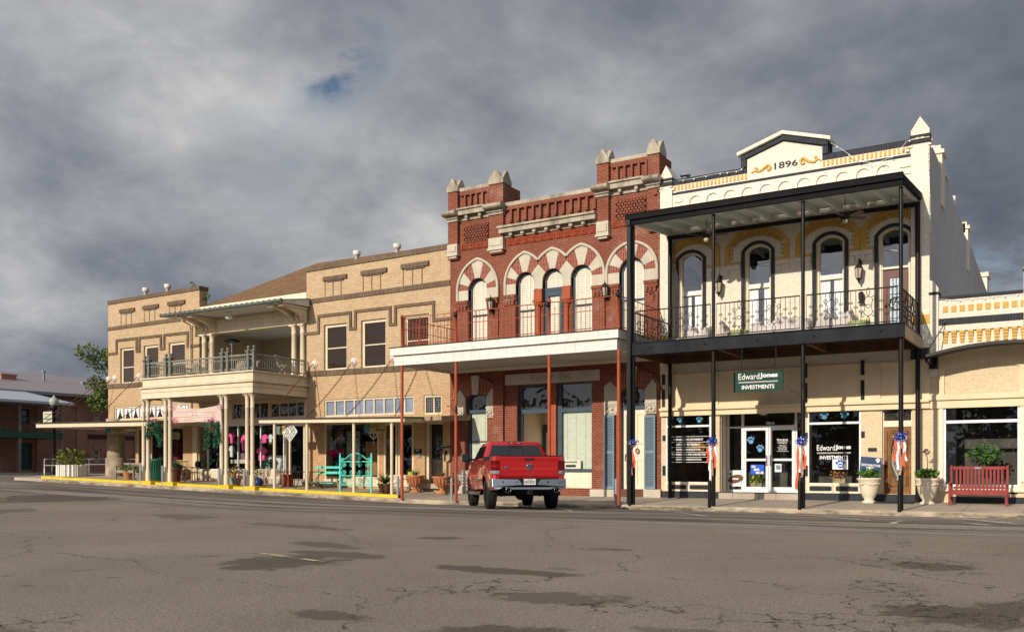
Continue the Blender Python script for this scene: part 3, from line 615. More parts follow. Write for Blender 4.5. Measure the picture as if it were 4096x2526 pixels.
for i,(x0,x1,a,b_) in enumerate(feet):
    w=wins[i]; hood.box(x0-.17,w['x0']-.04,FY-.09,FY-.003,zf,zf+.08); hood.box(w['x1']+.04,min(x1+.17,xr-.01) ,FY-.09,FY-.003,zf,zf+.08)
hood.build('mustard_hood',MUST,WB)
hb=MB()
for i,(x0,x1,a,b_) in enumerate(feet):
    w=wins[i]
    for (p,q) in ((x0-.15,w['x0']-.06),(w['x1']+.06,min(x1+.15,xr-.02))):
        hb.new(); hb.box(p,q,FY-.06,FY,zf-.16,zf-.002)
        for k in range(2):
            for xx in (p,q-.14): hb.box(xx,xx+.14,FY-.05+.012*k,FY,zf-.22-.09*k-.05,zf-.17-.09*k)
hb.each('corbel_course',CREAM,WB)
mb=MB()
zb0=zc(Lc,1380,1045)
for (a,b_) in ((xl,wins[0]['x0']-.15),(wins[0]['x1']+.15,wins[0]['x1']+.16),(wins[1]['x0']-.6,wins[1]['x0']-.15),(wins[1]['x1']+.15,wins[1]['x1']+.5),(wins[2]['x0']-.6,wins[2]['x0']-.15),(wins[2]['x1']+.15,wins[3]['x0']-.15),(XP,xr+.004)):
    mb.new(); mb.box(a,b_,FY-.14,FY+.01,6.0-.12,6.0+.16)
mb.each('mustard_sill_band',MUST,WB)
MB().box(XP,xr+.004,FY-.16,FY+.01,zmid+.02,zmid+.37).build('charcoal_band',CHAR,WB)
# balcony door
w=wins[3]; dx0,dx1=xc(Lc,955),xc(Lc,1222); dzt=zc(Lc,1088,568)
d=MB(); d.prism(rc(dx0,dx1,5.56,dzt),FY+.14,FY+.2,[rc(dx0+.2,dx1-.2,5.9,dzt-.25)]); do=d.build('balcony_door',pm('dark mahogany door',(.10,.03,.022),.4,.2,4),WB)
g=MB().box(dx0+.2,dx1-.2,FY+.17,FY+.18,5.9,dzt-.25); g.build('leaded_pane',pm('frosted leaded glass',(.50,.60,.66),.15,.5,22),do)
l=MB()
for k in range(1,4): xx=dx0+.2+(dx1-dx0-.4)*k/4; l.box(xx-.01,xx+.01,FY+.155,FY+.169,5.9,dzt-.25)
for k in range(1,6): zz=5.9+(dzt-6.15)*k/6; l.box(dx0+.2,dx1-.2,FY+.152,FY+.166,zz-.01,zz+.01)
ccx=(dx0+dx1)/2; zz=zc(Lc,1090,905); l.tube([(ccx+.2*math.cos(t*PI/12),FY+.14,zz+.2*math.sin(t*PI/12)) for t in range(25)],.016,6)
l.tube([(ccx+.19*math.sin(t*4*PI/5),FY+.14,zz+.19*math.cos(t*4*PI/5)) for t in range(6)],.012,6); l.build('lead_cames',IRON,do)
MB().ball((dx0+.09,FY+.1,6.55),.04).build('handle',IRON,do)
# ---- lower storey
zs0=sw(xl,FY)-.15
def lw(x): return sw(x,FY)
oA=(xc(Mc,460),xc(Mc,850),zc(Mc,655,1150),zc(Mc,655,522)); oE=(xc(Mc,925),xc(Mc,1658),zc(Mc,1290,1240),zc(Mc,1290,508)); oB=(xc(Nc,170),xc(Nc,635),zc(Nc,400,1162),zc(Nc,400,480))
oD=(xc(Nc,818),xc(Nc,1076),zc(Nc,950,1240),zc(Nc,950,472))
print('openings',oA,oE,oB,oD)
lo=MB(); lo.prism(rc(xl,xr,.2,z_led-.002),FY,FY+.3,[rc(oA[0],oA[1],oA[2],oA[3]),rc(oE[0],oE[1],oE[2],oE[3]),rc(*oB),rc(*oD)])
lo.build('shopfront_wall',YBRICK,WB)
up=MB(); zpt=zmid-.001; pan=[(Mc,512,855,212,462),(Mc,915,1655,170,455),(Nc,178,632,130,432),(Nc,805,1098,112,402)]
hs=[rc(xc(c,a),xc(c,b_),z_led+.14,zc(c,(a+b_)/2,t)) for (c,a,b_,t,bt) in pan]
up.prism(rc(xl,xr,z_led,zpt),FY-.05,FY,hs); up.box(xl,xr,FY,FY+.3,z_led,zpt); up.build('panelled_frieze',YCREAM,WB)
le=MB(); le.box(xl,xr,FY-.22,FY-.051,z_led-.03,z_led+.06); le.box(xl,xr,FY-.12,FY-.002,z_led-.22,z_led-.031); le.build('ledge',YCREAM,WB)
ac=MB()
for x in (xc(Mc,446),xc(Mc,880),xc(Mc,1672),xc(Nc,652)):
    ac.new(); ac.box(x-.055,x+.055,FY-.08,FY-.051,z_led+.12,z_led+.75); ac.new(); ac.box(x-.055,x+.055,FY-.08,FY-.051,z_led+.92,z_led+1.4)
    ac.new(); ac.box(x-.055,x+.055,FY-.03,FY,zs0+.95,zs0+1.3); ac.new(); ac.box(x-.055,x+.055,FY-.03,FY,zs0+2.2,zs0+2.4)
for (a,b_) in ((xc(Mc,510),xc(Mc,640)),(xc(Mc,670),xc(Mc,825)),(xc(Nc,195),xc(Nc,383)),(xc(Nc,420),xc(Nc,612))):
    ac.new(); ac.box(a,b_,FY-.05,FY-.031,.62,.76)
ac.each('dark_accent_panel',DARK,WB)
kk=MB()
for (a,b_) in ((oA[0]-.02,oA[1]+.02),(oB[0],oB[1])):
    m_=(a+b_)/2; kk.new()
    for (p,q) in ((a,m_-.03),(m_+.03,b_)): kk.prism(rc(p,q,.54,.86),FY-.03,FY,[rc(p+.08,q-.08,.6,.78)])
kk.each('kick_panel',TRIMC,WB)
gr=MB(); gr.box(xl,xr,FY-.05,FY-.002,.1,.53); gr.build('perforated_plinth',CHAR,WB)
def shopwin(x0,x1,z0,z1,tz,fw=.06,mull=(),par=WB,Y=FY+.06,name='shop_window',mat=WFRAME,gm=None):
    f=MB(); hs=[];xs_=[x0+fw]+[v for m_ in mull for v in (m_-fw/2,m_+fw/2)]+[x1-fw]
    for i in range(0,len(xs_),2):
        if tz: hs+= [rc(xs_[i],xs_[i+1],z0+fw,tz-fw*.6),rc(xs_[i],xs_[i+1],tz+fw*.6,z1-fw)]
        else: hs+=[rc(xs_[i],xs_[i+1],z0+fw,z1-fw)]
    f.prism(rc(x0,x1,z0,z1),Y-.05,Y+.03,hs); o=f.build(name,mat,par)
    MB().box(x0+fw*.5,x1-fw*.5,Y-.005,Y+.005,z0+fw*.5,z1-fw*.5).build('pane',gm or GLASS,o); return o
shopwin(*oA,zc(Mc,655,655)); shopwin(*oB,zc(Nc,400,628))
# entrance recess
ex0,ex1,ez0,ez1=oE; RY=FY+1.0
rs=MB(); rs.box(ex0+.004,ex0+.03,FY+.3,RY-.4,ez0,ez1); rs.box(ex1-.03,ex1-.004,FY+.3,RY,ez0,ez1); rs.box(ex0,ex1,FY+.3,RY+.1,ez1,ez1+.05); rs.build('entrance_reveal',YCREAM,WB)
MB().box(ex0,ex1,FY-.1,RY+.2,ez0-.2,ez0+.02).build('entrance_step',CONC,WB)
MB().lathe((xc(Mc,1300,FY+.5),FY+.55,ez1-.12),[(.01,-.06),(.12,-.04),(.17,.03),(.19,.11)],14).build('ceiling_light',pm('etched glass shade',(.5,.48,.4),.3),WB)
ez0+=.02
dl,dr=xc(Mc,1125,RY),xc(Mc,1585,RY); dm=(dl+dr)/2; sl=xc(Mc,1000,RY); dtop=zc(Mc,1350,660,RY)
ent=MB(); hs=[rc(dl+.04,dr-.04,dtop+.04,ez1-.06),rc(sl+.03,dl-.05,dtop+.03,ez1-.06),rc(sl+.03,dl-.05,ez0+.1,dtop-.03)]
ent.prism(rc(sl-.03,ex1-.03,ez0,ez1-.002),RY,RY+.06,hs+[rc(dl+.02,dr-.02,ez0+.002,dtop-.02),rc(dr+.04,ex1-.06,ez0+.1,ez1-.1)]); eo=ent.build('entrance_frame',WFRAME,WB)
MB().box(sl,ex1-.05,RY+.08,RY+.09,ez0,ez1-.05).build('pane',GLASS,eo)
# angled side glazing between street line and door line
p0=(ex0+.03,FY+.1);p1=(sl-.03,RY)
av=MB(); 
def pl(t,z): return (p0[0]+(p1[0]-p0[0])*t,p0[1]+(p1[1]-p0[1])*t,z)
for (t0,t1,z0,z1) in ((0,.06,ez0,ez1),(.94,1,ez0,ez1),(.06,.94,ez0,ez0+.08),(.06,.94,dtop-.03,dtop+.03),(.06,.94,ez1-.06,ez1)):
    a,b_,c2,d2=pl(t0,z0),pl(t1,z0),pl(t1,z1),pl(t0,z1); e=(-.04,.04); av.hexa([a,b_,c2,d2]+[(q[0]+e[0],q[1]+e[1],q[2]) for q in (a,b_,c2,d2)])
ao=av.build('side_glazing',WFRAME,WB); MB().add([pl(.05,ez0),pl(.95,ez0),pl(.95,ez1),pl(.05,ez1)],[(0,1,2,3)]).build('pane',GLASS,ao)
for (a,b_) in ((dl+.03,dm-.008),(dm+.008,dr-.03)):
    rail=zc(Mc,1350,945,RY); f=MB(); f.prism(rc(a,b_,ez0+.01,dtop-.025),RY-.02,RY+.03,[rc(a+.1,b_-.1,ez0+.2,rail-.04),rc(a+.1,b_-.1,rail+.04,dtop-.12)]); dd=f.build('entrance_door',WFRAME,WB)
    MB().box(a+.09,b_-.09,RY+.001,RY+.008,ez0+.19,dtop-.11).build('pane',GLASS,dd)
    hx=dm-.07 if a<dm-.1 and b_<dm+.01 else dm+.07
    MB().tube([(hx,RY-.02,rail-.2),(hx,RY-.09,rail-.2),(hx,RY-.09,rail+.15),(hx,RY-.02,rail+.15)],.016,6).build('handle',STEEL,dd)
# dark interior
it=MB(); it.box(xl+.1,oD[0]-.3,FY+5,FY+5.1,0,4.2); it.box(xl+.1,oD[0]-.3,FY+.35,FY+5,3.55,3.6); it.box(xl+.05,xl+.1,FY+.35,FY+5,0,3.6); it.box(oD[0]-.3,oD[0]-.25,FY+.35,FY+5,0,3.6); it.box(xl+.1,oD[0]-.3,FY+.35,FY+5,.2,.25)
it.build('shop_interior',DARKIN,WB)
# oak door with oval glass
OAK=pm('oak door',(.22,.095,.028),.45,.35,7,dirt=.4,dcol=(.07,.025,.008),streak=True)
ox0,ox1,oz0,oz1=oD; dzt=zc(Nc,950,658)
f=MB(); f.prism(rc(ox0,ox1,oz0,oz1),FY+.1,FY+.2,[rc(ox0+.03,ox1-.03,oz0,dzt),rc(ox0+.04,ox1-.04,zc(Nc,950,606),oz1-.03)]); f.build('door_casing',TRIMC,WB)
MB().box(ox0+.03,ox1-.03,FY+.15,FY+.16,zc(Nc,950,606),oz1-.03).build('transom_pane',DGLASS,WB)
cx_,cz_=(ox0+ox1)/2,zc(Nc,950,925); rx_,rz_=(ox1-ox0)*.25,(zc(Nc,950,725)-zc(Nc,950,1130))/2
ov=[(cx_+rx_*math.cos(2*PI*i/28),cz_+rz_*math.sin(2*PI*i/28)) for i in range(28)]
d=MB(); d.prism(rc(ox0+.031,ox1-.031,oz0,dzt-.002),FY+.12,FY+.17,[ov]); od=d.build('oak_door',OAK,WB)
mo=MB(); 
for (a,r_) in ((.14,.018),(.2,.022)): mo.tube([(ox0+a,FY+.115,oz0+.25),(ox1-a,FY+.115,oz0+.25),(ox1-a,FY+.115,dzt-a),(ox0+a,FY+.115,dzt-a),(ox0+a,FY+.115,oz0+.25)],r_,6)
mo.tube([(x,FY+.11,z) for x,z in ov+[ov[0]]],.028,6); mo.build('door_moulding',OAK,od)
MB().prism(ov,FY+.14,FY+.145).build('oval_pane',opaqueglass('bevelled glass',(.06,.06,.055),.22,.8),od)
lc=MB()
for k in range(-3,4):
    lc.tube([(cx_+rx_*.9*math.sin(k*.5+t*.35)*math.cos(t*.22),FY+.136,cz_+rz_*(t/8.0)*.95) for t in range(-8,9)],.007,4)
for k in (0.35,.7): lc.tube([(cx_+rx_*k*math.cos(t*PI/10),FY+.136,cz_+rz_*k*math.sin(t*PI/10)) for t in range(21)],.008,4)
lc.build('lead_cames',pm('lead came',(.6,.58,.52),.3,.1,3,metal=.5),od)
MB().box(ox0+.06,ox0+.13,FY+.08,FY+.12,zc(Nc,840,1015),zc(Nc,840,955)).tube([(ox0+.095,FY+.07,zc(Nc,840,1010)),(ox0+.095,FY+.03,zc(Nc,840,1000)),(ox0+.095,FY+.07,zc(Nc,840,960))],.014,6).build('handle',IRON,od)
q=MB().rect(695,842,770,872,FY-.03,.03,Nc); tag(q.build('wall_plaque',IRON),'small dark plaque on cream wall left of the oak door','plaque')
# ================= black iron gallery (part of the white building) =================
GY=PY
gx0=X_(2521,GY); gx1=X_(3620,GY); RYr=FY-.02
posts=[X_(v,GY) for v in (2533,2854,3212,3604)]
zr_top=(zc(I,290,1140,GY-.15)+zc(J,1090,705,GY-.15))/2; print('roof z',zr_top, zc(I,290,1140,GY-.15),zc(J,1090,705,GY-.15))
zrb=zr_top+.32
rf=MB()
fx0,fx1=X_(2508,GY-.15),X_(3612,GY-.15)
def sl(y): return (y-(GY-.15))/(FY-GY+.15)*(zrb-zr_top)
def slab(b,x0,x1,y0,y1,za,zb): # sloped slab with z offsets relative to the roof plane
    p=[]
    for y in (y0,y1):
        for (x,z) in ((x0,za),(x1,za),(x1,zb),(x0,zb)): p.append((x,y,zr_top+sl(y)+z))
    b.hexa(p)
slab(rf,fx0,fx1,GY-.15,FY-.13,-.02,.03); rf.build('gallery_roof',GALV,WB)
fb=MB(); fb.box(fx0-.02,fx1+.02,GY-.28,GY-.15,zr_top-.14,zr_top+.02); fb.box(fx0,fx1,GY-.2,GY-.1,zr_top-.30,zr_top-.14)
fb.box(fx0-.02,fx1+.02,GY-.30,GY-.12,zr_top+.02,zr_top+.045)
slab(fb,fx0-.02,fx0+.06,GY-.09,FY-.14,-.2,.01); slab(fb,fx1-.06,fx1+.02,GY-.09,FY-.14,-.2,.01); fb.build('gutter_fascia',FASC,WB)
jo=MB(); nj=12
for i in range(nj): x=fx0+.15+(fx1-fx0-.3)*i/(nj-1); slab(jo,x-.045,x+.045,GY-.08,FY-.16,-.26,-.055)
slab(jo,fx0+.07,fx1-.07,GY-.09,FY-.15,-.055,-.025); jo.build('gallery_ceiling',CEIL,WB)
wb=MB(); wb.box(fx0+.1,fx1-.02,FY-.28,FY-.162,zrb-.42,zrb-.30); wb.build('wall_beam',DARK,WB)
zf0=sw(posts[0],GY)-.02
for i,x in enumerate(posts):
    p=MB(); z0=sw(x,GY)-.02
    p.lathe((x,GY,0),[(.066,z0),(.066,ZG-.4)],14); p.lathe((x,GY,0),[(.055,ZG+.01),(.055,zr_top-.30)],14); p.build('gallery_post',BLACK,WB)
x=X_(2519,GY-.12); dsp=MB(); dsp.box(x-.065,x+.065,GY-.22,GY-.11,.18,zr_top-.3); dsp.box(x-.075,x+.075,GY-.28,GY-.12,zr_top-.32,zr_top-.14); dsp.build('downspout',BLACK,WB)
for v in (2680,3671):
    x=X_(v,FY-.25); p=MB(); p.lathe((x,FY-.25,0),[(.07,.28),(.07,ZG-.35)],12); p.lathe((x,FY-.25,0),[(.075,ZG),(.075,zrb-.42)],12); p.build('gallery_post',BLACK,WB)
bm=MB(); bm.box(gx0,gx1,GY-.12,GY-.09,ZG-.40,ZG-.02); bm.box(gx0,gx1,GY-.16,GY+.05,ZG-.03,ZG); bm.box(gx0,gx1,GY-.15,GY+.02,ZG-.42,ZG-.395)
[bm.ball((gx0+.2+(gx1-gx0-.4)*i/23,GY-.12,ZG-.18-(i%2)*.06),.018,6) for i in range(24)]; bm.build('gallery_beam',BEAMK,WB)
bs=MB(); bs.box(gx1-.06,gx1,GY+.051,FY-.15,ZG-.40,ZG-.06); bs.build('gallery_side_beam',pm('pale timber beam',(.42,.33,.24),.7,.2,2),WB)
bs=MB(); bs.box(gx0,gx0+.06,GY+.051,FY-.15,ZG-.40,ZG-.06); bs.box(gx0+.1,gx1-.1,FY-.4,FY-.16,ZG-.40,ZG-.06)
for x in posts[1:3]: bs.box(x-.07,x+.07,GY+.02,FY-.41,ZG-.36,ZG-.14)
y=GY+.25
while y<FY-.5: bs.box(gx0+.07,gx1-.07,y-.03,y+.03,ZG-.14,ZG-.05); y+=.36
bs.build('gallery_joists',WOODU,WB)
dk=MB(); dk.box(gx0+.0,gx1,GY-.088,FY-.13,ZG-.048,ZG-.004); dk.build('gallery_deck',WOODU,WB)
# cast stars and bolts on the beam
stb=MB()
for cr_,x,y in ((K,375,1360),(K,932,1320),(K,1458,1280),(Lc,262,1242),(Lc,938,1195)):
    c0=wp(cr_(x,y),GY-.13); pts=[(c0.x+(.075 if k%2==0 else .032)*math.sin(k*PI/5),c0.z+(.075 if k%2==0 else .032)*math.cos(k*PI/5)) for k in range(10)][::-1]
    vs=[(x_,GY-.121,z_) for x_,z_ in pts]+[(c0.x,GY-.155,c0.z)]; stb.new(); stb.add(vs,[(k,(k+1)%10,10) for k in range(10)])
stb.each('cast_star',pm('burnished iron',(.06,.055,.06),.3,.2,4,metal=.6),WB)
# iron railings with scrolls
def cscroll(b,cx_,cz_,s,fx,fz,Y,r=.0075,fn=None):
    pts=[]
    for k in range(12):
        t=k/11*1.6*PI; rr=s*(1-.55*k/11); pts.append((cx_+fx*(s-rr*math.cos(t)),cz_+fz*rr*math.sin(t)))
    b.tube([fn(x,z) if fn else (x,Y,z) for x,z in pts],r,4)
def railing(name,xa,xb,fn,zt,par,big):  # fn maps (u,z)->world
    b=MB(); z0=ZG+.06
    b.tube([fn(xa,zt),fn(xb,zt)],.022,6); b.tube([fn(xa,z0),fn(xb,z0)],.018,6)
    Lx=xb-xa; n=max(3,round(abs(Lx)/.145)); bx=[xa+Lx*(f_) for f_ in big]
    for i in range(n+1):
        u=xa+Lx*i/n
        if any(abs(u-v)<.13 for v in bx): continue
        b.tube([fn(u,z0),fn(u,zt)],.009,5)
        if 0<i<n:
            for zz in ((zt-.36,zt-.62) if i%2 else (zt-.5,z0+.22)):
                for fx in (-1,1):
                    for fz in (-1,1): cscroll(b,u,zz,.032,fx,fz,0,.007,fn)
    for u in bx:
        zm=(z0+zt)/2
        for s_ in (-1,1):
            b.tube([fn(u+.045*math.sin(t*PI/4),zm+s_*(.30+.12)+.12*math.cos(t*PI/4)) for t in range(9)],.009,5)
            b.ball(fn(u,zm+s_*.29),.024,6)
            for fx in (-1,1):
                b.tube([fn(u+fx*x,zm+s_*z) for x,z in ((0,.28),(.08,.25),(.13,.17),(.10,.1),(.09,.0))],.010,5)
                cscroll(b,u+fx*.11,zm+s_*.25,.055,fx,s_,0,.010,fn); cscroll(b,u+fx*.11,zm+s_*.20,.045,fx,-s_,0,.009,fn)
        b.tube([fn(u+.055*math.cos(t*PI/5),zm+.055*math.sin(t*PI/5)) for t in range(11)],.010,5)
    return b.build(name,IRON,par)
ZRL=(zc(K,600,965,GY)+zc(Lc,600,790,GY))/2; print('rail top',ZRL,zc(K,600,965,GY),zc(Lc,600,790,GY))
fn=lambda u,z:(u,GY-.02,z)
for i in range(3): railing('iron_railing',posts[i]+.1,posts[i+1]-.09,fn,ZRL,WB,((.68,),(.28,.70),(.28,.69))[i])
railing('iron_railing',GY+.15,FY-.35,lambda u,z:(gx1-.12,u,z),ZRL,WB,(.3,.7)); railing('iron_railing',GY+.15,FY-.35,lambda u,z:(gx0+.12,u,z),ZRL,WB,(.3,.7))
# ================= low cream building on the right =================
RB=thing('commercial_building','low cream building with mustard dentils and curved dark awning at right edge','building',(X_(3900),FY,0))
rxl=xr+.004; rxr=9.0
ztR=ln(Lc(1530,905),Lc(2370,835)); zt_=(zc(Lc,1530,885)+zc(Lc,2370,812))/2
oW=(xc(Nc,1345),xc(Nc,2012),zc(Nc,1680,1180),zc(Nc,1680,450)); zled2=zc(Nc,1700,405)
zlp=zc(Nc,1700,470)
w_=MB(); w_.prism(rc(rxl,rxr,.25,zt_),FY,FY+.4,[rc(*oW)]); w_.build('wall',YBRICK,RB)
# painted upper wall face, whiter above the awning
zaw=zc(Lc,1500,1390)
MB().box(rxl,rxr,FY-.05,FY-.001,zaw,zt_).build('upper_wall',CREAM,RB)
MB().box(rxl,rxr,FY-.08,FY+.45,zt_,zt_+.1).build('charcoal_coping',CHAR,RB)
z1=(zc(Lc,1530,1100)+zc(Lc,2378,1040))/2; MB().box(xc(Lc,1530),rxr,FY-.12,FY-.051,z1-.11,z1+.08).build('charcoal_band',CHAR,RB)
z2=(zc(Lc,1530,1195)+zc(Lc,2370,1145))/2; MB().box(xc(Lc,1530),rxr,FY-.13,FY-.051,z2-.02,z2+.16).build('corbel_course',CREAM,RB)
# diamonds and hanging dentils
d1=MB(); d2=MB(); xa,xb=xc(Lc,1595),xc(Lc,2290); zq=(zc(Lc,1595,977)+zc(Lc,2290,922))/2
zd1=z2-.02; zd0=(zc(Lc,1600,1320)+zc(Lc,2300,1278))/2
for i in range(22):
    x=xa+(xb-xa)*i/8
    d1.new(); d2.new(); d1.box(x-.075,x+.075,FY-.075,FY-.051,zq-.09,zq+.09)
    h=(zd1-zd0)/4
    for k in range(4): e=.075-.006*k; d2.box(x-e,x+e,FY-.135+.015*k,FY-.052,zd1-h*(k+1)+.012,zd1-h*k)
d1.each('mustard_square',MUST,RB); d2.each('mustard_dentil',MUST,RB)
pr=MB(); a,b_=rxl,xc(Lc,1525); pr.prism([(a,zaw-.8),(b_,zaw-.8),(b_,zc(Lc,1500,765)),(xc(Lc,1480),zc(Lc,1480,700)),(a,zc(Lc,1450,685))],FY-.12,FY+.4); pr.build('corner_pier',CREAM,RB)
MB().box(rxl-.02,b_+.02,FY-.17,FY+.4,zc(Lc,1480,830),zc(Lc,1480,808)).build('pier_band',DARK,RB)
pk=MB(); x=xc(Lc,2384); pk.prism([(x,zaw),(x+.5,zaw),(x+.5,zc(Lc,2384,560)),(x+.25,zc(Lc,2384,440)),(x,zc(Lc,2384,560))],FY-.13,FY+.4); pk.build('corner_pier',CREAM,RB)
MB().box(x-.03,x+.53,FY-.17,FY+.4,zc(Lc,2384,590),zc(Lc,2384,575)).build('pier_band',DARK,RB)
# arched panel above the window, ledge and trim
px0,px1=xc(Nc,1355),xc(Nc,2005); pz0=zc(Nc,1700,385); pzs_=zc(Nc,1355,170); pr_=(zc(Nc,1680,82)-pzs_)
f=MB(); f.prism(rc(xc(Nc,1312),rxr,zled2+.12,zaw),FY-.06,FY-.001,[arch(px0,px1,pz0,pzs_,pr_,18)]); f.build('arched_panel_surround',YCREAM,RB)
f=MB(); f.box(rxl,rxr,FY-.16,FY-.002,zled2-.05,zled2+.12); f.box(rxl,rxr,FY-.08,FY-.001,zled2-.3,zled2-.051); f.build('ledge',YCREAM,RB)
f=MB(); f.box(xc(Nc,1312),oW[0]-.002,FY-.05,FY-.001,.95,zled2-.31); f.box(oW[1]+.002,oW[1]+.18,FY-.05,FY-.001,.95,zled2-.31); f.box(xc(Nc,1312),oW[1]+.18,FY-.10,FY-.001,oW[2]-.14,oW[2]-.02); f.build('window_trim',TRIMC,RB)
shopwin(*oW,zc(Nc,1680,612),par=RB,fw=.075)
f=MB()
for p,q in ((xc(Nc,1370),xc(Nc,1650)),(xc(Nc,1690),xc(Nc,1985))): f.new(); f.box(p,q,FY-.03,FY-.001,zc(Nc,1600,1236),zc(Nc,1600,1216))
f.each('dark_accent_panel',DARK,RB)
MB().box(rxl+.6,rxr,FY-.05,FY-.001,.15,zc(Nc,1700,1265)).build('perforated_plinth',CHAR,RB)
MB().box(rxl+.5,rxr,FY+2.2,FY+2.3,.2,5).box(rxl+.5,rxr,FY+.5,FY+2.2,.6,.62).build('shop_interior',DARKIN,RB)
MB().box(rxl+.1,rxr,FY+.41,FY+12,5,5.1).build('roof',GALV,RB)
# curved awning
aw=MB(); AY=FY-1.25; ax0=xc(Nc,1170,AY); axm=xc(Lc,2150,AY)+.15; ax1=2*axm-ax0; ze=zc(Lc,1365,1440,AY); zp=zc(Lc,1950,1318,AY); rise=zp-ze+.05
pts=arcpts(ax0,ax1,ze,rise,28)
for k in range(28):
    (x1_,z1_),(x2_,z2_)=pts[k],pts[k+1]
    aw.hexa([(x2_,AY,z2_-.10),(x1_,AY,z1_-.10),(x1_,AY,z1_),(x2_,AY,z2_),(x2_,FY-.14,z2_-.02),(x1_,FY-.14,z1_-.02),(x1_,FY-.14,z1_+.1),(x2_,FY-.14,z2_+.1)])
    for j in range(3): aw.hexa([(x2_,AY-.03*(3-j),z2_-.09+.035*j),(x1_,AY-.03*(3-j),z1_-.09+.035*j),(x1_,AY-.03*(3-j),z1_-.065+.035*j),(x2_,AY-.03*(3-j),z2_-.065+.035*j),(x2_,AY-.001,z2_-.09+.035*j),(x1_,AY-.001,z1_-.09+.035*j),(x1_,AY-.001,z1_-.065+.035*j),(x2_,AY-.001,z2_-.065+.035*j)])
aw.build('curved_awning',pm('dark bronze metal',(.028,.024,.022),.35,.2,3),RB)
br=MB(); br.box(ax0+.05,ax0+.17,AY+.05,FY-.14,ze-.19,ze-.04); br.box(xc(Nc,1235),xc(Nc,1305),FY-.3,FY-.13,zc(Nc,1270,165),zc(Nc,1270,90)+.1); br.build('awning_bracket',BLACK,RB)
rd=MB(); rd.tube([wp(Lc(1590,1105),FY-.14),wp(Lc(1405,1410),AY+.05)],.016,6); rd.lathe(tuple(wp(Lc(1590,1102),FY-.13)),[(.05,-.02),(.05,.02)],10,ax='y'); rd.build('awning_tie_rod',IRON,RB)
# string of festoon lights along the right building and the white parapet
def festoon(pts,Y,label,nb,sag=.0):
    P=[wp(p,Y) for p in pts]; b=MB(); b.tube(P,.006,5); g=MB()
    for i in range(nb):
        t=(i+.5)/nb*(len(P)-1); k=int(t); q=P[k].lerp(P[k+1],t-k); g.ball((q.x,q.y,q.z-.03),.024,6)
    o=thing('string_lights',label,'string lights',tuple(P[0])); b.build('wire',WFRAME,o); g.build('bulbs',WHITE,o); return o
festoon([Lc(1530,872),Lc(1700,880),Lc(1840,868),Lc(1990,855),Lc(2090,842),Lc(2230,832),Lc(2384,812)],FY-.1,'string of small lights along the low parapet at right edge',7)
festoon([J(325,375),J(440,440),J(560,525),J(650,575),J(750,585),J(860,570),J(960,530),J(1060,450),J(1130,360),J(1210,330)],FY-.25,'sagging string of lights between dated pediment and right corner pier',8)
festoon([I(1560,600),I(1520,632),I(1400,650),I(1310,660),I(1130,695),I(980,725),I(850,742)],FY-.2,'string of lights along the dark coping left of dated pediment',7)
festoon([J(1355,430),J(1362,520),J(1360,630),J(1372,740),J(1378,960),J(1382,1180),J(1390,1395)],FY-.16,'string of lights down the right corner of white building',7)
# ================= things by the white building =================
def wallpt(cr_,x,y,Y=FY): return wp(cr_(x,y),Y)
GL=pm('amber lantern glass',(.45,.40,.30),.2,.2,8)
def lantern(px,label,grp):
    p=wp(px,FY-.01); o=thing('wall_lantern',label,'lantern',tuple(p),grp)
    b=MB(); x,y,z=p; b.box(x-.05,x+.05,y-.03,y,z+.05,z+.38); b.tube([(x,y-.02,z+.30),(x,y-.10,z+.42),(x,y-.2,z+.40),(x,y-.24,z+.30),(x,y-.24,z+.24)],.016,6)
    b.lathe((x,y-.24,z),[(.005,.28),(.03,.24),(.05,.20),(.13,.12),(.14,.09)],8); b.lathe((x,y-.24,z),[(.09,-.24),(.07,-.28),(.03,-.31),(.03,-.35),(.005,-.40)],8)
    for k in range(6): t=k*PI/3+.5; b.tube([(x+.13*math.cos(t),y-.24+.13*math.sin(t),z+.09),(x+.085*math.cos(t),y-.24+.085*math.sin(t),z-.24)],.009,4)
    b.build('lantern_frame',IRON,o); MB().lathe((x,y-.24,z),[(.075,-.23),(.115,.085)],6,sm=False).build('lantern_glass',GL,o)
lantern(K(1092,745),'bronze wall lantern between first and second arched windows of white facade','wall lanterns on the white facade')
lantern(Lc(733,600),'bronze wall lantern left of the star-glass balcony door','wall lanterns on the white facade')
p=wp(Lc(750,850),FY-.02); b=MB(); b.lathe((p.x,p.y-.12,p.z),[(.01,.17),(.08,.12),(.09,0),(.06,-.15),(.12,-.2)],8); tag(b.build('wall_bell',IRON),'dark bell-shaped bracket light on wall under the right lantern','light')
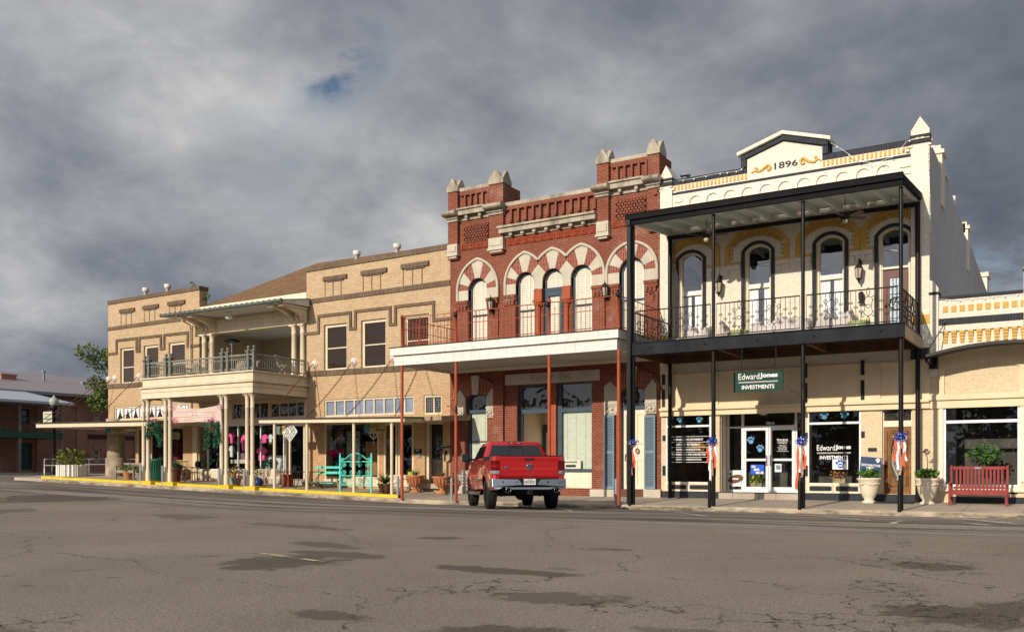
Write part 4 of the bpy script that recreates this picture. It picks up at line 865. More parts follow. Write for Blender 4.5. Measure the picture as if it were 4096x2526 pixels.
# ceiling fans
def fan(px,rotz,label):
    GYm=PY+1.0; p=wp(px,GYm); o=thing('ceiling_fan',label,'ceiling fan',tuple(p),'ceiling fans under the gallery roof'); x,y,z=p
    ztop_=zr_top+sl(GYm)-.05; MB().lathe((x,y,0),[(.012,z+.1),(.012,ztop_-.08),(.07,ztop_-.05),(.08,ztop_)],10).build('down_rod',IRON,o)
    MB().lathe((x,y,z),[(.04,.15),(.12,.1),(.15,.04),(.14,-.04),(.08,-.09)],14).build('motor',IRON,o)
    MB().lathe((x,y,z),[(.07,-.09),(.09,-.13),(.07,-.19),(.01,-.21)],12).build('light_bowl',GL,o)
    for k in range(5):
        t=rotz+k*2*PI/5; c,s_=math.cos(t),math.sin(t); f=lambda r,w,dz:(x+c*r-s_*w,y+s_*r+c*w,z+dz); b=MB()
        b.add([f(.14,-.02,0),f(.3,-.07,.01),f(.66,-.08,.01),f(.70,0,-.01),f(.66,.08,-.03),f(.3,.07,-.03),f(.14,.02,-.01)]+[f(.14,-.02,.012),f(.3,-.07,.022),f(.66,-.08,.022),f(.70,0,.002),f(.66,.08,-.018),f(.3,.07,-.018),f(.14,.02,.002)],
          [tuple(range(7))[::-1],tuple(range(7,14))]+[(i,(i+1)%7,(i+1)%7+7,i+7) for i in range(7)]); b.build('blade',pm('fan blade wood',(.10,.05,.03),.5,.2,4) if 'FANW' not in globals() else FANW,o)
FANW=pm('dark fan blade wood',(.09,.05,.035),.45,.2,4)
fan(I(1158,1340),.2,'dark ceiling fan under left half of the black gallery roof'); fan(J(478,1160),.75,'dark ceiling fan under right half of the black gallery roof')
# loudspeaker / flood lamp
# roof vent
p=wp(I(930,735),FY+1.5); b=MB(); b.lathe(tuple(p),[(.1,-.6),(.1,.12)],12); b.lathe(tuple(p),[(.2,.14),(.19,.2),(.02,.24)],14); tag(b.build('roof_vent',STEEL),'shiny metal flue cap behind the dark coping of white building','roof vent')
# covered furniture and urns on gallery
SHEET=pm('grey dust sheet',(.50,.455,.42),.8,.12,3,bmp=.3)
def draped(px0,px1,ytop,Y,cr_,label,seed,zf_=ZG):
    x0,x1=xc(cr_,px0,Y),xc(cr_,px1,Y); zt_=zc(cr_,(px0+px1)/2,ytop,Y); rnd=random.Random(seed); nx,ny=22,8; b=MB(); vs=[]
    ph=[rnd.uniform(0,6) for _ in range(4)]
    for j in range(ny+1):
        for i in range(nx+1):
            u=i/nx; v=j/ny; edge=min(1,min(u,1-u)*7); hh=(.62+.38*math.sin(u*PI*1.5+ph[0])**2)*(edge**.5)
            if v<.45: y=Y-.28+.03*math.sin(u*40+ph[1]); z=zf_+(zt_-zf_)*hh*(v/.45)
            else: y=Y-.28+(v-.45)/.55*.7; z=zf_+(zt_-zf_)*hh*(1-.08*math.sin((v-.45)*6+u*9))
            vs.append((x0+(x1-x0)*u+.02*math.sin(v*20+ph[2]),y,z))
    b.add(vs,[(j*(nx+1)+i,j*(nx+1)+i+1,(j+1)*(nx+1)+i+1,(j+1)*(nx+1)+i) for j in range(ny) for i in range(nx)],True)
    b.add([(x0,Y-.2,zf_),(x1,Y-.2,zf_),(x1,Y+.4,zf_),(x0,Y+.4,zf_)],[(0,1,2,3)]); return tag(b.build('covered_furniture',SHEET),label,'covered furniture','furniture under dust sheets on the gallery')
draped(760,1000,1150,FY-.9,K,'low sheet-covered furniture below first arched window of gallery',1)
draped(1060,1190,1110,FY-.9,K,'narrow sheet-covered chair left of the first green gallery pot',2)
draped(1385,1900,1055,FY-.9,K,'wide sheet-covered sofa below second arched window of gallery',3)
draped(-60,260,1050,FY-.9,Lc,'sheet-covered furniture behind the gallery post between second and third windows',4)
draped(275,690,985,FY-.9,Lc,'crumpled sheet-covered furniture below third arched window of gallery',5)
CEL=pm('celadon glaze',(.38,.46,.22),.25,.1,4)
def gpot(px,Y,label):
    p=wp(px,Y); b=MB(); b.lathe((p.x,p.y,ZG),[(.16,0),(.24,.06),(.31,.2),(.33,.3),(.29,.38),(.31,.42),(.34,.44),(.33,.46),(.28,.44)],20)
    for s_ in (-1,1): b.tube([(p.x+s_*(.3+.07*math.sin(t*PI/5)),p.y,ZG+.22+.14*t/5) for t in range(6)],.02,6)
    tag(b.build('glazed_pot',CEL),label,'pot','green glazed pots on the gallery')
gpot(K(1285,1150),FY-1.1,'green glazed pot on gallery floor below the second arched window'); gpot(Lc(715,1050),FY-1.1,'green glazed pot on gallery floor left of balcony door')
# leaves helper
def leafball(b,c,r,n,ls,rnd,sz=1.0,droop=0):
    for _ in range(n):
        d=Vector((rnd.gauss(0,1),rnd.gauss(0,1),rnd.gauss(0,1))).normalized()*r*rnd.uniform(.35,1)**.6; d.z*=sz
        p=Vector(c)+d; a=Vector((rnd.uniform(-1,1),rnd.uniform(-1,1),rnd.uniform(-.6,.8)-droop)).normalized(); w=a.cross(Vector((rnd.uniform(-1,1),rnd.uniform(-1,1),rnd.uniform(-1,1)))).normalized(); l=ls*rnd.uniform(.6,1.3)
        b.add([p,p+a*l*.5+w*l*.28,p+a*l,p+a*l*.5-w*l*.28],[(0,1,2,3)])
    return b
def blades(b,c,n,l,rnd,sp=1.0,w=.02):
    for _ in range(n):
        t=rnd.uniform(0,2*PI); ll=l*rnd.uniform(.6,1.1); o=Vector((math.cos(t),math.sin(t),0)); s_=Vector((-math.sin(t),math.cos(t),0))*w; k=rnd.uniform(.3,1)*sp; P=[]
        for i in range(5): u=i/4; P.append(Vector(c)+o*ll*k*u+Vector((0,0,ll*(u*1.0-.55*k*u*u))))
        for i in range(4): e0=(1-i/4);e1=(1-(i+1)/4)+.02; b.add([P[i]-s_*e0,P[i]+s_*e0,P[i+1]+s_*e1,P[i+1]-s_*e1],[(0,1,2,3)])
    return b
# cream urns either side of the oak door
def urn(px,label,flower,seed):
    g=wp(px,FY-.75); z=sw(g.x,g.y); o=thing('planter_urn',label,'planter',(g.x,g.y,z),'cream urns beside the oak door'); rnd=random.Random(seed)
    h=.78; b=MB(); b.lathe((g.x,g.y,z),[(.22,0),(.22,.04),(.15,.08),(.14,.12),(.2,.2),(.26,.35),(.3,.55),(.32,.68),(.35,.72),(.37,.75),(.36,.79),(.30,.78),(.28,.7)],24)
    for k in range(5): t=k*2*PI/5-.3; b.tube([(g.x+.32*math.cos(t+u*.2),g.y+.32*math.sin(t+u*.2),z+.62-.05*math.sin(u*PI/5)) for u in range(6)],.02,5)
    b.build('urn',CPOT,o); l=MB(); leafball(l,(g.x,g.y,z+.92),.33,420,.10,rnd,.45); l.build('foliage',LEAF,o)
    if flower: MB().tube([(g.x,g.y,z+.9),(g.x+.01,g.y,z+1.3),(g.x-.02,g.y-.02,z+1.55)],.012,5).build('stem',LEAF,o); leafball(MB(),(g.x-.02,g.y-.02,z+1.58),.1,60,.07,rnd).build('flower',pm('dark red flower',(.08,.02,.025),.7),o)
urn(Nc(705,1300),'cream urn with clipped green plant below the blue yard sign',False,1); urn(Nc(1208,1315),'cream urn with lettuce-green plant and one dark flower right of oak door',True,2)
MB_=MB(); g=wp(Nc(925,1303),FY-.6); MB_.box(g.x-.6,g.x+.55,g.y-.3,g.y+.3,sw(g.x,g.y)-.05,sw(g.x,g.y)+.035); tag(MB_.build('door_mat',DARK),'black door mat on pavement in front of the oak door','mat')
# red park bench
def slatbench(name,label,loc,w,mat,rz=0,hb=1.0,plaque=True):
    o=thing(name,label,'bench',loc,world=False,rz=rz); hw=w/2
    s_=MB(); [s_.box(-hw+.03,hw-.03,-.52+i*.105,-.52+i*.105+.085,.42,.45) for i in range(5)]; s_.box(-hw+.03,hw-.03,-.53,-.5,.31,.42); s_.build('seat',mat,o)
    b=MB(); b.box(-hw+.05,hw-.05,-.03,.02,hb-.12,hb-.03); b.box(-hw+.05,hw-.05,-.03,.02,.48,.54)
    n=13
    for i in range(n): x=-hw+.14+(w-.28)*i/(n-1); b.box(x-.028,x+.028,-.015,.01,.54,hb-.12)
    b.build('backrest',mat,o)
    for s in (-1,1):
        l=MB(); l.box(s*hw-.03,s*hw+.03,-.05,.03,0,hb); l.box(s*hw-.03,s*hw+.03,-.55,-.48,0,.64); l.box(s*hw-.035,s*hw+.035,-.6,-.05,.62,.66); l.box(s*hw-.025,s*hw+.025,-.48,-.05,.2,.25); l.build('end_frame',mat,o)
    if plaque: MB().box(-.12,.06,-.045,-.03,hb-.105,hb-.05).build('plaque',STEEL,o)
    return o
ga=wp(Nc(1408,1318),FY-.9); gb=wp(Nc(1895,1322),FY-.9); slatbench('park_bench','dark red slatted wooden bench in front of the large right-hand shop window',((ga.x+gb.x)/2,FY-.62,sw(0,FY-.8)),gb.x-ga.x,REDW,hb=1.18)
# indoor ficus behind right window
g=wp(Nc(1700,900),FY+.9); rnd=random.Random(5); o=thing('indoor_tree','leafy indoor tree standing behind the right-hand shop window','plant',(g.x,g.y,.6)); leafball(MB(),(g.x,g.y,zc(Nc,1700,900,FY+.9)),.5,500,.13,rnd,.6).build('foliage',LEAF,o); MB().tube([(g.x-.25,g.y,.65),(g.x-.1,g.y,1.2),(g.x,g.y,1.9)],.02,6).build('trunk',WOODU,o)
# hanging investments sign
SY=PY+1.35
q=[Mc(1047,365),Mc(1472,342),Mc(1472,168),Mc(1047,190)]
GRN=pm('dark green sign board',(.016,.055,.042),.7,.05,3)
a=wp(q[0],SY); o=thing('hanging_sign','dark green rectangular hanging sign with white investment firm lettering','sign',tuple(a))
sb=MB(); sx0,sx1=a.x,wp(q[1],SY).x; sz0=(wp(q[0],SY).z+wp(q[1],SY).z)/2; sz1=(wp(q[2],SY).z+wp(q[3],SY).z)/2; sb.box(sx0,sx1,SY,SY+.06,sz0,sz1); sb.build('sign_board',GRN,o)
def tq(u0,u1,v0,v1,x0=sx0,x1=sx1,z0=sz0,z1=sz1,Y=SY): X=lambda u:x0+(x1-x0)*u; Z=lambda v:z0+(z1-z0)*v; return [(X(u0),Y,Z(v0)),(X(u1),Y,Z(v0)),(X(u1),Y,Z(v1)),(X(u0),Y,Z(v1))]
def firm(par,tqf,off=1.0):
    text('Edward',tqf(.10,.53,.60,.90),WHITE,'lettering',par,world=True,off=.0); text('Jones',tqf(.54,.90,.56 if False else .60,.90),WHITE,'lettering',par,world=True,off=.035)
    r=MB(); a,b,c,d=[Vector(p) for p in tqf(.10,.90,.47,.49)]; r.add([a,b,c,d],[(0,1,2,3)]); a,b,c,d=[Vector(p) for p in tqf(.10,.90,.435,.445)]; r.add([a,b,c,d],[(0,1,2,3)]); r.build('ruled_lines',WHITE,par)
    text('INVESTMENTS',tqf(.17,.83,.12,.32),WHITE,'lettering',par,world=True,off=.02)
firm(o,lambda a,b,c,d:tq(a,b,c,d,Y=SY-.006))
for v in (1117,1410): x=xc(Mc,v,SY+.03); q=MB(); q.tube([(x,SY+.03,sz1),(x,SY+.03,ZG-.15)],.022,6); q.build('hanger_rod',STEEL,o)
# window lettering of the investments shop (vinyl on glass = parts of the pane)
VY=FY+.045
o=WB
f2=lambda a,b,c,d:tq(a,b,c,d,xc(Nc,218,VY),xc(Nc,585,VY),zc(Nc,400,960,VY),zc(Nc,400,800,VY),VY)
firm(o,f2)
for k,(s_,a,b_,y) in enumerate((('PREPARING FOR RETIREMENT',527,783,770),('LIVING IN RETIREMENT',553,756,813),('PAYING FOR EDUCATION',550,758,857),('PREPARING FOR THE UNEXPECTED',510,806,899),('ESTATE CONSIDERATIONS,',544,770,943))):
    x0,x1=xc(Mc,a,VY),xc(Mc,b_,VY); z=zc(Mc,660,y,VY); text(s_,[(x0,VY,z-.035),(x1,VY,z-.035),(x1,VY,z+.035),(x0,VY,z+.035)],WHITE,'window_lettering',o,world=True,off=.02)
b=MB()
for y in (744,793,836,879,922,965): x0,x1=xc(Mc,510,VY),xc(Mc,840,VY); z=zc(Mc,675,y,VY); b.box(x0,x1,VY,VY+.003,z-.006,z+.006)
b.build('window_rules',WHITE,o)
PAWB=pm('pale blue paw decal',(.08,.24,.36),.6,.3,6); PAWD=pm('light blue paw decal',(.14,.30,.55),.6,.2,6)
def paw(cr_,x,y,s,rot,Y,mat,par,name='paw_decal'):
    c=wp(cr_(x,y),Y); sc=s*.62; b=MB(); 
    def disc(u,v,ru,rv):
        cr,sr=math.cos(rot),math.sin(rot); P=[]
        for k in range(14): t=2*PI*k/14; uu=u+ru*math.cos(t); vv=v+rv*math.sin(t); P.append((c.x+(uu*cr-vv*sr)*sc,c.z+(uu*sr+vv*cr)*sc))
        b.prism(P,Y-.004,Y)
    disc(0,-.2,.42,.36)
    for u,v in ((-.5,.22),(-.2,.5),(.17,.5),(.5,.25)): disc(u,v,.17,.22)
    return b.build(name,mat,par)
for (x,y,r_) in ((585,600,.2),(750,600,-.1)): paw(Mc,x,y,.30,r_,VY,PAWB,o)
for (x,y,r_) in ((318,565,.0),(490,560,-.2)): paw(Nc,x,y,.34,r_,VY,PAWB,o)
VD=RY-.025
paw(Mc,1195,780,.33,.2,VD,PAWD,o); paw(Mc,1275,850,.33,-.1,VD,PAWD,o)
text('236 A',[wp(Mc(1326,638),RY-.01),wp(Mc(1400,638),RY-.01),wp(Mc(1400,616),RY-.01),wp(Mc(1326,616),RY-.01)],WHITE,'house_number',o,world=True,off=.03)
BLUEC=pm('bright blue card',(.02,.10,.55),.5,.1,4); WCARD=pm('white card',(.75,.75,.72),.6,.05,4)
def card(cr_,l,t,r,bt,Y,mat,name,par,label=None,cat=None):
    x=MB().rect(l,t,r,bt,Y,.006,cr_).build(name,mat,par)
    return tag(x,label,cat) if label else x
card(Mc,1193,987,1309,1068,VD,BLUEC,'blue_poster',o); 
for i,(s_,y,a,b_) in enumerate((('GO',1003,1200,1235),('BIG',1028,1222,1268),('BLUE',1056,1240,1305))): text(s_,[wp(Mc(a,y+11),VD-.01),wp(Mc(b_,y+11),VD-.01),wp(Mc(b_,y-10),VD-.01),wp(Mc(a,y-10),VD-.01)],WHITE,'poster_lettering',o,world=True,off=.04)
card(Mc,1402,980,1460,1050,VD,WCARD,'framed_notice',o); card(Mc,1410,990,1452,1032,VD-.003,pm('landscape print',(.2,.28,.3),.6,.5,12),'notice_picture',o)
text('EdwardJones',[wp(Mc(1422,780),VD),wp(Mc(1516,780),VD),wp(Mc(1516,764),VD),wp(Mc(1422,764),VD)],WHITE,'window_lettering',o,world=True,off=.03)
for s_,a,b_,y in (('INVESTMENTS',1430,1508,800),('Willie Nelson',1438,1502,822),('Financial Advisor',1428,1510,839),('361-645-3546',1434,1504,855),('www.edwardjones.com',1420,1520,871)): text(s_,[wp(Mc(a,y+5),VD),wp(Mc(b_,y+5),VD),wp(Mc(b_,y-5),VD),wp(Mc(a,y-5),VD)],WHITE,'window_lettering',o,world=True,off=.01)
x0,x1,z=xc(Mc,1422,VD),xc(Mc,1516,VD),zc(Mc,1470,787,VD); MB().box(x0,x1,VD,VD+.003,z-.006,z+.006).build('window_rules',WHITE,o)
card(Nc,388,942,522,1028,VY-.002,WCARD,'paw_poster',o); paw(Nc,455,985,.36,0,VY-.01,BLUEC,o)
text('Tigers',[wp(Nc(425,1010),VY-.02),wp(Nc(485,1010),VY-.02),wp(Nc(485,985),VY-.02),wp(Nc(425,985),VY-.02)],WHITE,'poster_lettering',o,world=True,off=.02)
# football banner low in recess window
def onlow(l,t,r,bt,Y,mat,name): return card(Mc,l,t,r,bt,Y,mat,name,o)
onlow(1002,1035,1110,1175,RY-.03,WCARD,'football_banner')
b=MB(); c=wp(Mc(1062,1110),RY-.04); P=[(c.x+.27*math.cos(t*PI/9)*(1 if abs(math.cos(t*PI/9))<.8 else 1.02),c.z+.155*math.sin(t*PI/9)+.05*math.cos(t*PI/9)) for t in range(18)]; b.prism(P,RY-.04,RY-.034); b.build('football_picture',pm('football brown',(.16,.065,.035),.6),o)
b=MB().box(c.x-.12,c.x+.12,RY-.047,RY-.041,c.z-.008,c.z+.02)
for k in range(5): b.box(c.x-.1+.045*k,c.x-.085+.045*k,RY-.05,RY-.047,c.z-.03,c.z+.04)
b.build('football_laces',WHITE,o)
paw(Mc,1018,1070,.12,0,RY-.04,pm('navy decal',(.02,.05,.13),.6),o); paw(Mc,1018,1168,.12,0,RY-.04,pm('navy decal',(.02,.05,.13),.6),o)
# stuffed tiger and flowers inside windows
ORG=brickmat('striped orange plush',(.50,.20,.03),(.55,.24,.04),(.05,.03,.02),bw=3,rh=.07,ms=.014)
c=wp(Mc(740,830),FY+.45); b=MB(); b.tube([c+Vector(v) for v in ((-.32,0,.1),(-.1,0,.02),(.15,0,.02),(.3,0,-.02))],[.06,.12,.12,.07],10); b.ball(c+Vector((-.33,-.03,.17)),.1,10)
for dx in (-.22,-.12,.15,.25): b.tube([c+Vector((dx,-.02,-.02)),c+Vector((dx-.08,-.06,-.22))],[.05,.035],7)
b.tube([c+Vector((.3,0,0)),c+Vector((.35,0,-.2)),c+Vector((.25,0,-.3))],.025,6)
for s_ in (-1,1): b.ball(c+Vector((-.33+s_*.06,-.03,.26)),.03,6)
tag(b.build('plush_tiger',ORG),'orange striped plush animal hanging behind lettered left shop window','toy')
def arr(px,Y,label,cols,seed):
    g=wp(px,Y); rnd=random.Random(seed); o_=thing('flower_arrangement',label,'flowers',tuple(g)); MB().box(g.x-.2,g.x+.2,Y-.08,Y+.1,g.z-.12,g.z+.08).build('basket',pm('wicker basket',(.4,.3,.17),.8,.3,20),o_)
    for i,cc in enumerate(cols): leafball(MB(),(g.x,Y,g.z+.18),.27,70,.09,rnd,.6).build('blooms',cc,o_)
arr(Nc(450,1125),FY+.35,'autumn coloured flower arrangement behind right lettered window',(pm('orange blooms',(.5,.15,.03),.7,.4,9),pm('tan blooms',(.45,.28,.12),.7,.3,9),pm('dark blooms',(.12,.03,.02),.7)),8)
arr(Mc(1245,1165),RY+.25,'green plant in wicker basket behind left glass entrance door',(LEAF,pm('yellow blooms',(.5,.45,.08),.7,.3,9)),9)
# blue yard sign
o_=thing('yard_sign','navy yard sign reading tiger spirit winner of the week behind left urn','sign',tuple(wp(Nc(720,1100),FY-.45))); YY=FY-.45
q=[wp(p,YY) for p in (Nc(622,1045),Nc(806,1058),Nc(816,930),Nc(634,915))]; e=Vector((0,.012,0)); MB().hexa(q+[p+e for p in q]).build('sign_board',pm('navy board',(.022,.055,.13),.5),o_)
def qi(u0,u1,v0,v1): P=lambda u,v:(q[0]*(1-u)+q[1]*u)*(1-v)+(q[3]*(1-u)+q[2]*u)*v-Vector((0,.006,0)); return [P(u0,v0),P(u1,v0),P(u1,v1),P(u0,v1)]
text('TIGER SPIRIT WINNER OF THE WEEK',qi(.04,.96,.38,.54),WHITE,'sign_lettering',o_,world=True,off=.02)
k=qi(.32,.68,.08,.34); MB().add(k,[(0,1,2,3)]).build('white_label',WCARD,o_)
c=qi(.8,.8,.76,.76)[0]; paw((lambda x,y:(x,y)),*Nc(782,953),.17,0,YY-.012,WHITE,o_)
for v in (665,770): x=xc(Nc,v,YY); MB().tube([(x,YY+.02,wp(Nc(700,1050),YY).z),(x,YY+.02,.75)],.006,4).build('stake',STEEL,o_)
# ribbons and bollards along the gallery posts
RBL=pm('blue tulle',(.01,.05,.42),.7,.3,10); RBW=pm('white tulle ribbon',(.62,.62,.66),.7,.1,10); RBO=pm('orange ribbon',(.75,.10,.02),.6,.2,10); RBS=pm('tiger striped ribbon',(.32,.2,.15),.7,.9,22)
def ribbon(px,label,seed,dz=0):
    c=wp(px,GY-.12); x=min(posts,key=lambda v:abs(v-c.x)); rnd=random.Random(seed); o_=thing('ribbon_bow',label,'ribbon',(x,GY-.1,c.z),'blue and orange ribbons tied to the gallery posts')
    leafball(MB(),(x,GY-.1,c.z),.16,420,.055,rnd,.8).build('bow',RBL,o_); leafball(MB(),(x,GY-.1,c.z-.02),.19,130,.05,rnd,.7).build('bow_net',RBW,o_)
    for m_,dx,l in ((RBW,-.05,.85),(RBO,.06,.75),(RBS,.0,1.0),(RBW,.09,.6),(RBO,-.10,.6 if seed!=13 else 1.35)):
        b=MB(); vs=[]
        for i in range(9): u=i/8; xx=x+dx*(1+u*.6)+.02*math.sin(u*9+seed+dx*40); yy=GY-.12-.02*math.cos(u*7+dx*30); vs+=[(xx-.035,yy,c.z-.08-l*u),(xx+.035,yy+.02*math.sin(u*12),c.z-.08-l*u)]
        b.add(vs,[(2*i,2*i+1,2*i+3,2*i+2) for i in range(8)],True); b.build('streamer',m_,o_)
ribbon(Mc(160,795),'ribbon bow on leftmost gallery post with short orange streamers',11); ribbon(Mc(872,785),'ribbon bow on the gallery post left of glass entrance doors',12); ribbon(Mc(1640,785),'ribbon bow with extra long orange streamer on post right of glass doors',13); ribbon(Nc(980,748),'ribbon bow on gallery post in front of the oak door',14)
for (px,lb) in ((Mc(148,1330),'black bollard at foot of leftmost gallery post'),(Mc(838,1350),'black bollard beside the gallery post left of glass doors'),(Mc(1618,1368),'black bollard beside the gallery post right of glass doors'),(Nc(968,1382),'black bollard at gallery post before the oak door')):
    g=wp(px,GY-.14); z=sw(g.x,g.y)-.02; b=MB(); b.lathe((g.x,GY-.14,z),[(.055,0),(.055,.8),(.05,.84),(.02,.86)],12); tag(b.build('bollard',BLACK),lb,'bollard','black bollards by the gallery posts')
def hook(px,Y,label,mat=IRON):
    p=wp(px,Y); b=MB(); b.box(p.x-.02,p.x+.02,Y-.01,Y+.03,p.z-.16,p.z+.12); b.tube([(p.x,Y,p.z-.1),(p.x-.12,Y,p.z-.02),(p.x-.2,Y,p.z+.1),(p.x-.36,Y,p.z+.12),(p.x-.37,Y,p.z+.07)],.012,5); tag(b.build('basket_hook',mat),label,'hook','empty basket hooks on posts')
hook(Mc(1645,380),GY-.1,'empty black basket hook on gallery post right of the hanging sign'); hook(Mc(165,440),GY-.1,'empty black basket hook on leftmost gallery post')
# ================= red brick bank building =================
P2=crop(1750,1300,1.9895)
BK=thing('bank_building','ornate red brick building with two towers and striped pointed arches, carved BANK above entrance','building',(X_(2200),FY,0))
bxl,bxr=X_(1801),X_(2644.5)
lt=[X_(1801),X_(1838.5),X_(1965),X_(2020.5)]; rt=[X_(2395),X_(2441),X_(2598),X_(2644)]
PJ=.16  # pier projection
Zf=lambda x,y:zc(Fc,x,y)
zTb=(Zf(370,570)+Zf(1870,250))/2     # tower brick top
zTs=(Zf(370,545)+Zf(1870,235))/2+.02
zCt=(Zf(340,722)+Zf(1850,440))/2; zCb=(Zf(370,855)+Zf(1870,580))/2
zMt=(Zf(1100,640)+Zf(1550,570))/2; zMc=(Zf(700,900)+Zf(1560,750))/2; zMb=(Zf(700,1025)+Zf(1560,890))/2
zt1=(Zf(370,1075)+Zf(1100,975))/2; 
zTt,zTbm=(Zf(370,1078)+Zf(1740,850))/2,(Zf(370,1145)+Zf(1740,925))/2
zMt_,zMb_=(Zf(740,1035)+Zf(1475,915))/2,(Zf(740,1100)+Zf(1475,990))/2
RZ=5.96; zl1=5.9
print('bank z',[round(v,2) for v in (zTb,zTs,zCt,zCb,zMt,zMc,zMb,zTt,zTbm,zMt_,zMb_)])
def aw_(l,r,crn,pk,ol,orr,botl): # pixels in G
    x0,x1=xc(G,l),xc(G,r); return dict(x0=x0,x1=x1,w=(x1-x0)/2,cx=(x0+x1)/2,crn=zc(G,(l+r)/2,crn),pk=zc(G,(l+r)/2,pk),ol=xc(G,ol),orr=xc(G,orr),zb=zc(G,l,botl))
AR=[aw_(322,515,283,72,188,607,505),aw_(812,1003,232,18,692,1035,450),aw_(1088,1295,190,-30,1040,1325,335),aw_(1380,1600,148,-72,1325,1680,300),aw_(1880,2140,75,-95,1728,2258,328)]
for a in AR: print({k:round(v,2) for k,v in a.items()})
zCr=sum(a['crn'] for a in AR[:4])/4; zPk=sum(a['pk'] for a in AR[:4])/4
zSb=AR[1]['zb']; zSb2=(AR[0]['zb']+AR[1]['zb']+AR[4]['zb'])/3
holes=[]
for i,a in enumerate(AR):
    a['zs']=zCr-a['w'] if i<4 else a['crn']-a['w']; a['crn']=zCr if i<4 else a['crn']; a['pk']=zPk if i<4 else a['pk']
    holes.append(arch(a['x0'],a['x1'],RZ+.02,a['zs'],a['w'],20))
w_=MB(); w_.prism(rc(bxl,bxr,zl1+.005,zMt-.02),FY,FY+.45,holes)
for (a,b_) in ((lt[0],lt[3]),(rt[0],rt[3])): w_.box(a,b_,FY,FY+.45,zMt-.018,zTb)
w_.build('upper_wall',REDB,BK)
w_=MB(); w_.box(lt[3]-.02-.38,lt[3]-.02,FY+.45,FY+1.2,zMb,zTb); w_.box(rt[3]-.4,rt[3]-.004,FY+.45,FY+1.0,zMb,zTb); w_.build('tower_return',REDB,BK)
MB().box(bxl+.01,bxr-.01,FY+.45,FY+14,zMb+.2,zMb+.35).build('roof',GALV,BK)
# piers (red) with stone blocks, cornices and caps
def pier(a,b_,zbase,par=BK):
    q=MB(); q.box(a,b_,FY-PJ,FY-.001,zTbm+.0,zTb); q.box(a,b_,FY-PJ,FY-.001,zbase,zTbm-.001) if False else None; q.build('tower_pier',REDB,par)
for (a,b_) in ((lt[0],lt[1]),(lt[2],lt[3]),(rt[0],rt[1]),(rt[2],rt[3])):
    MB().box(a,b_,FY-PJ,FY-.001,zTt-.62,zTb).build('tower_pier',REDB,BK)
for i,(a,b_) in enumerate(((lt[0],lt[1]),(lt[2],lt[3]),(rt[0],rt[1]))):
    zt_=zTt+.0; zb_=zTbm-.13 if i!=2 else zTbm-.2
    q=MB(); q.box(a-.01,b_+.01,FY-PJ-.05,FY,zb_,zt_); q.box(a-.04,b_+.04,FY-PJ-.09,FY,zb_-.08,zb_-.001); q.box(a+.05,b_-.05,FY-PJ-.08,FY-PJ-.051,zb_+.1,zt_-.1); q.box(a+.05,b_-.05,FY-PJ-.03,FY,zb_-.16,zb_-.081); q.build('pier_stone',CSTONE,BK)
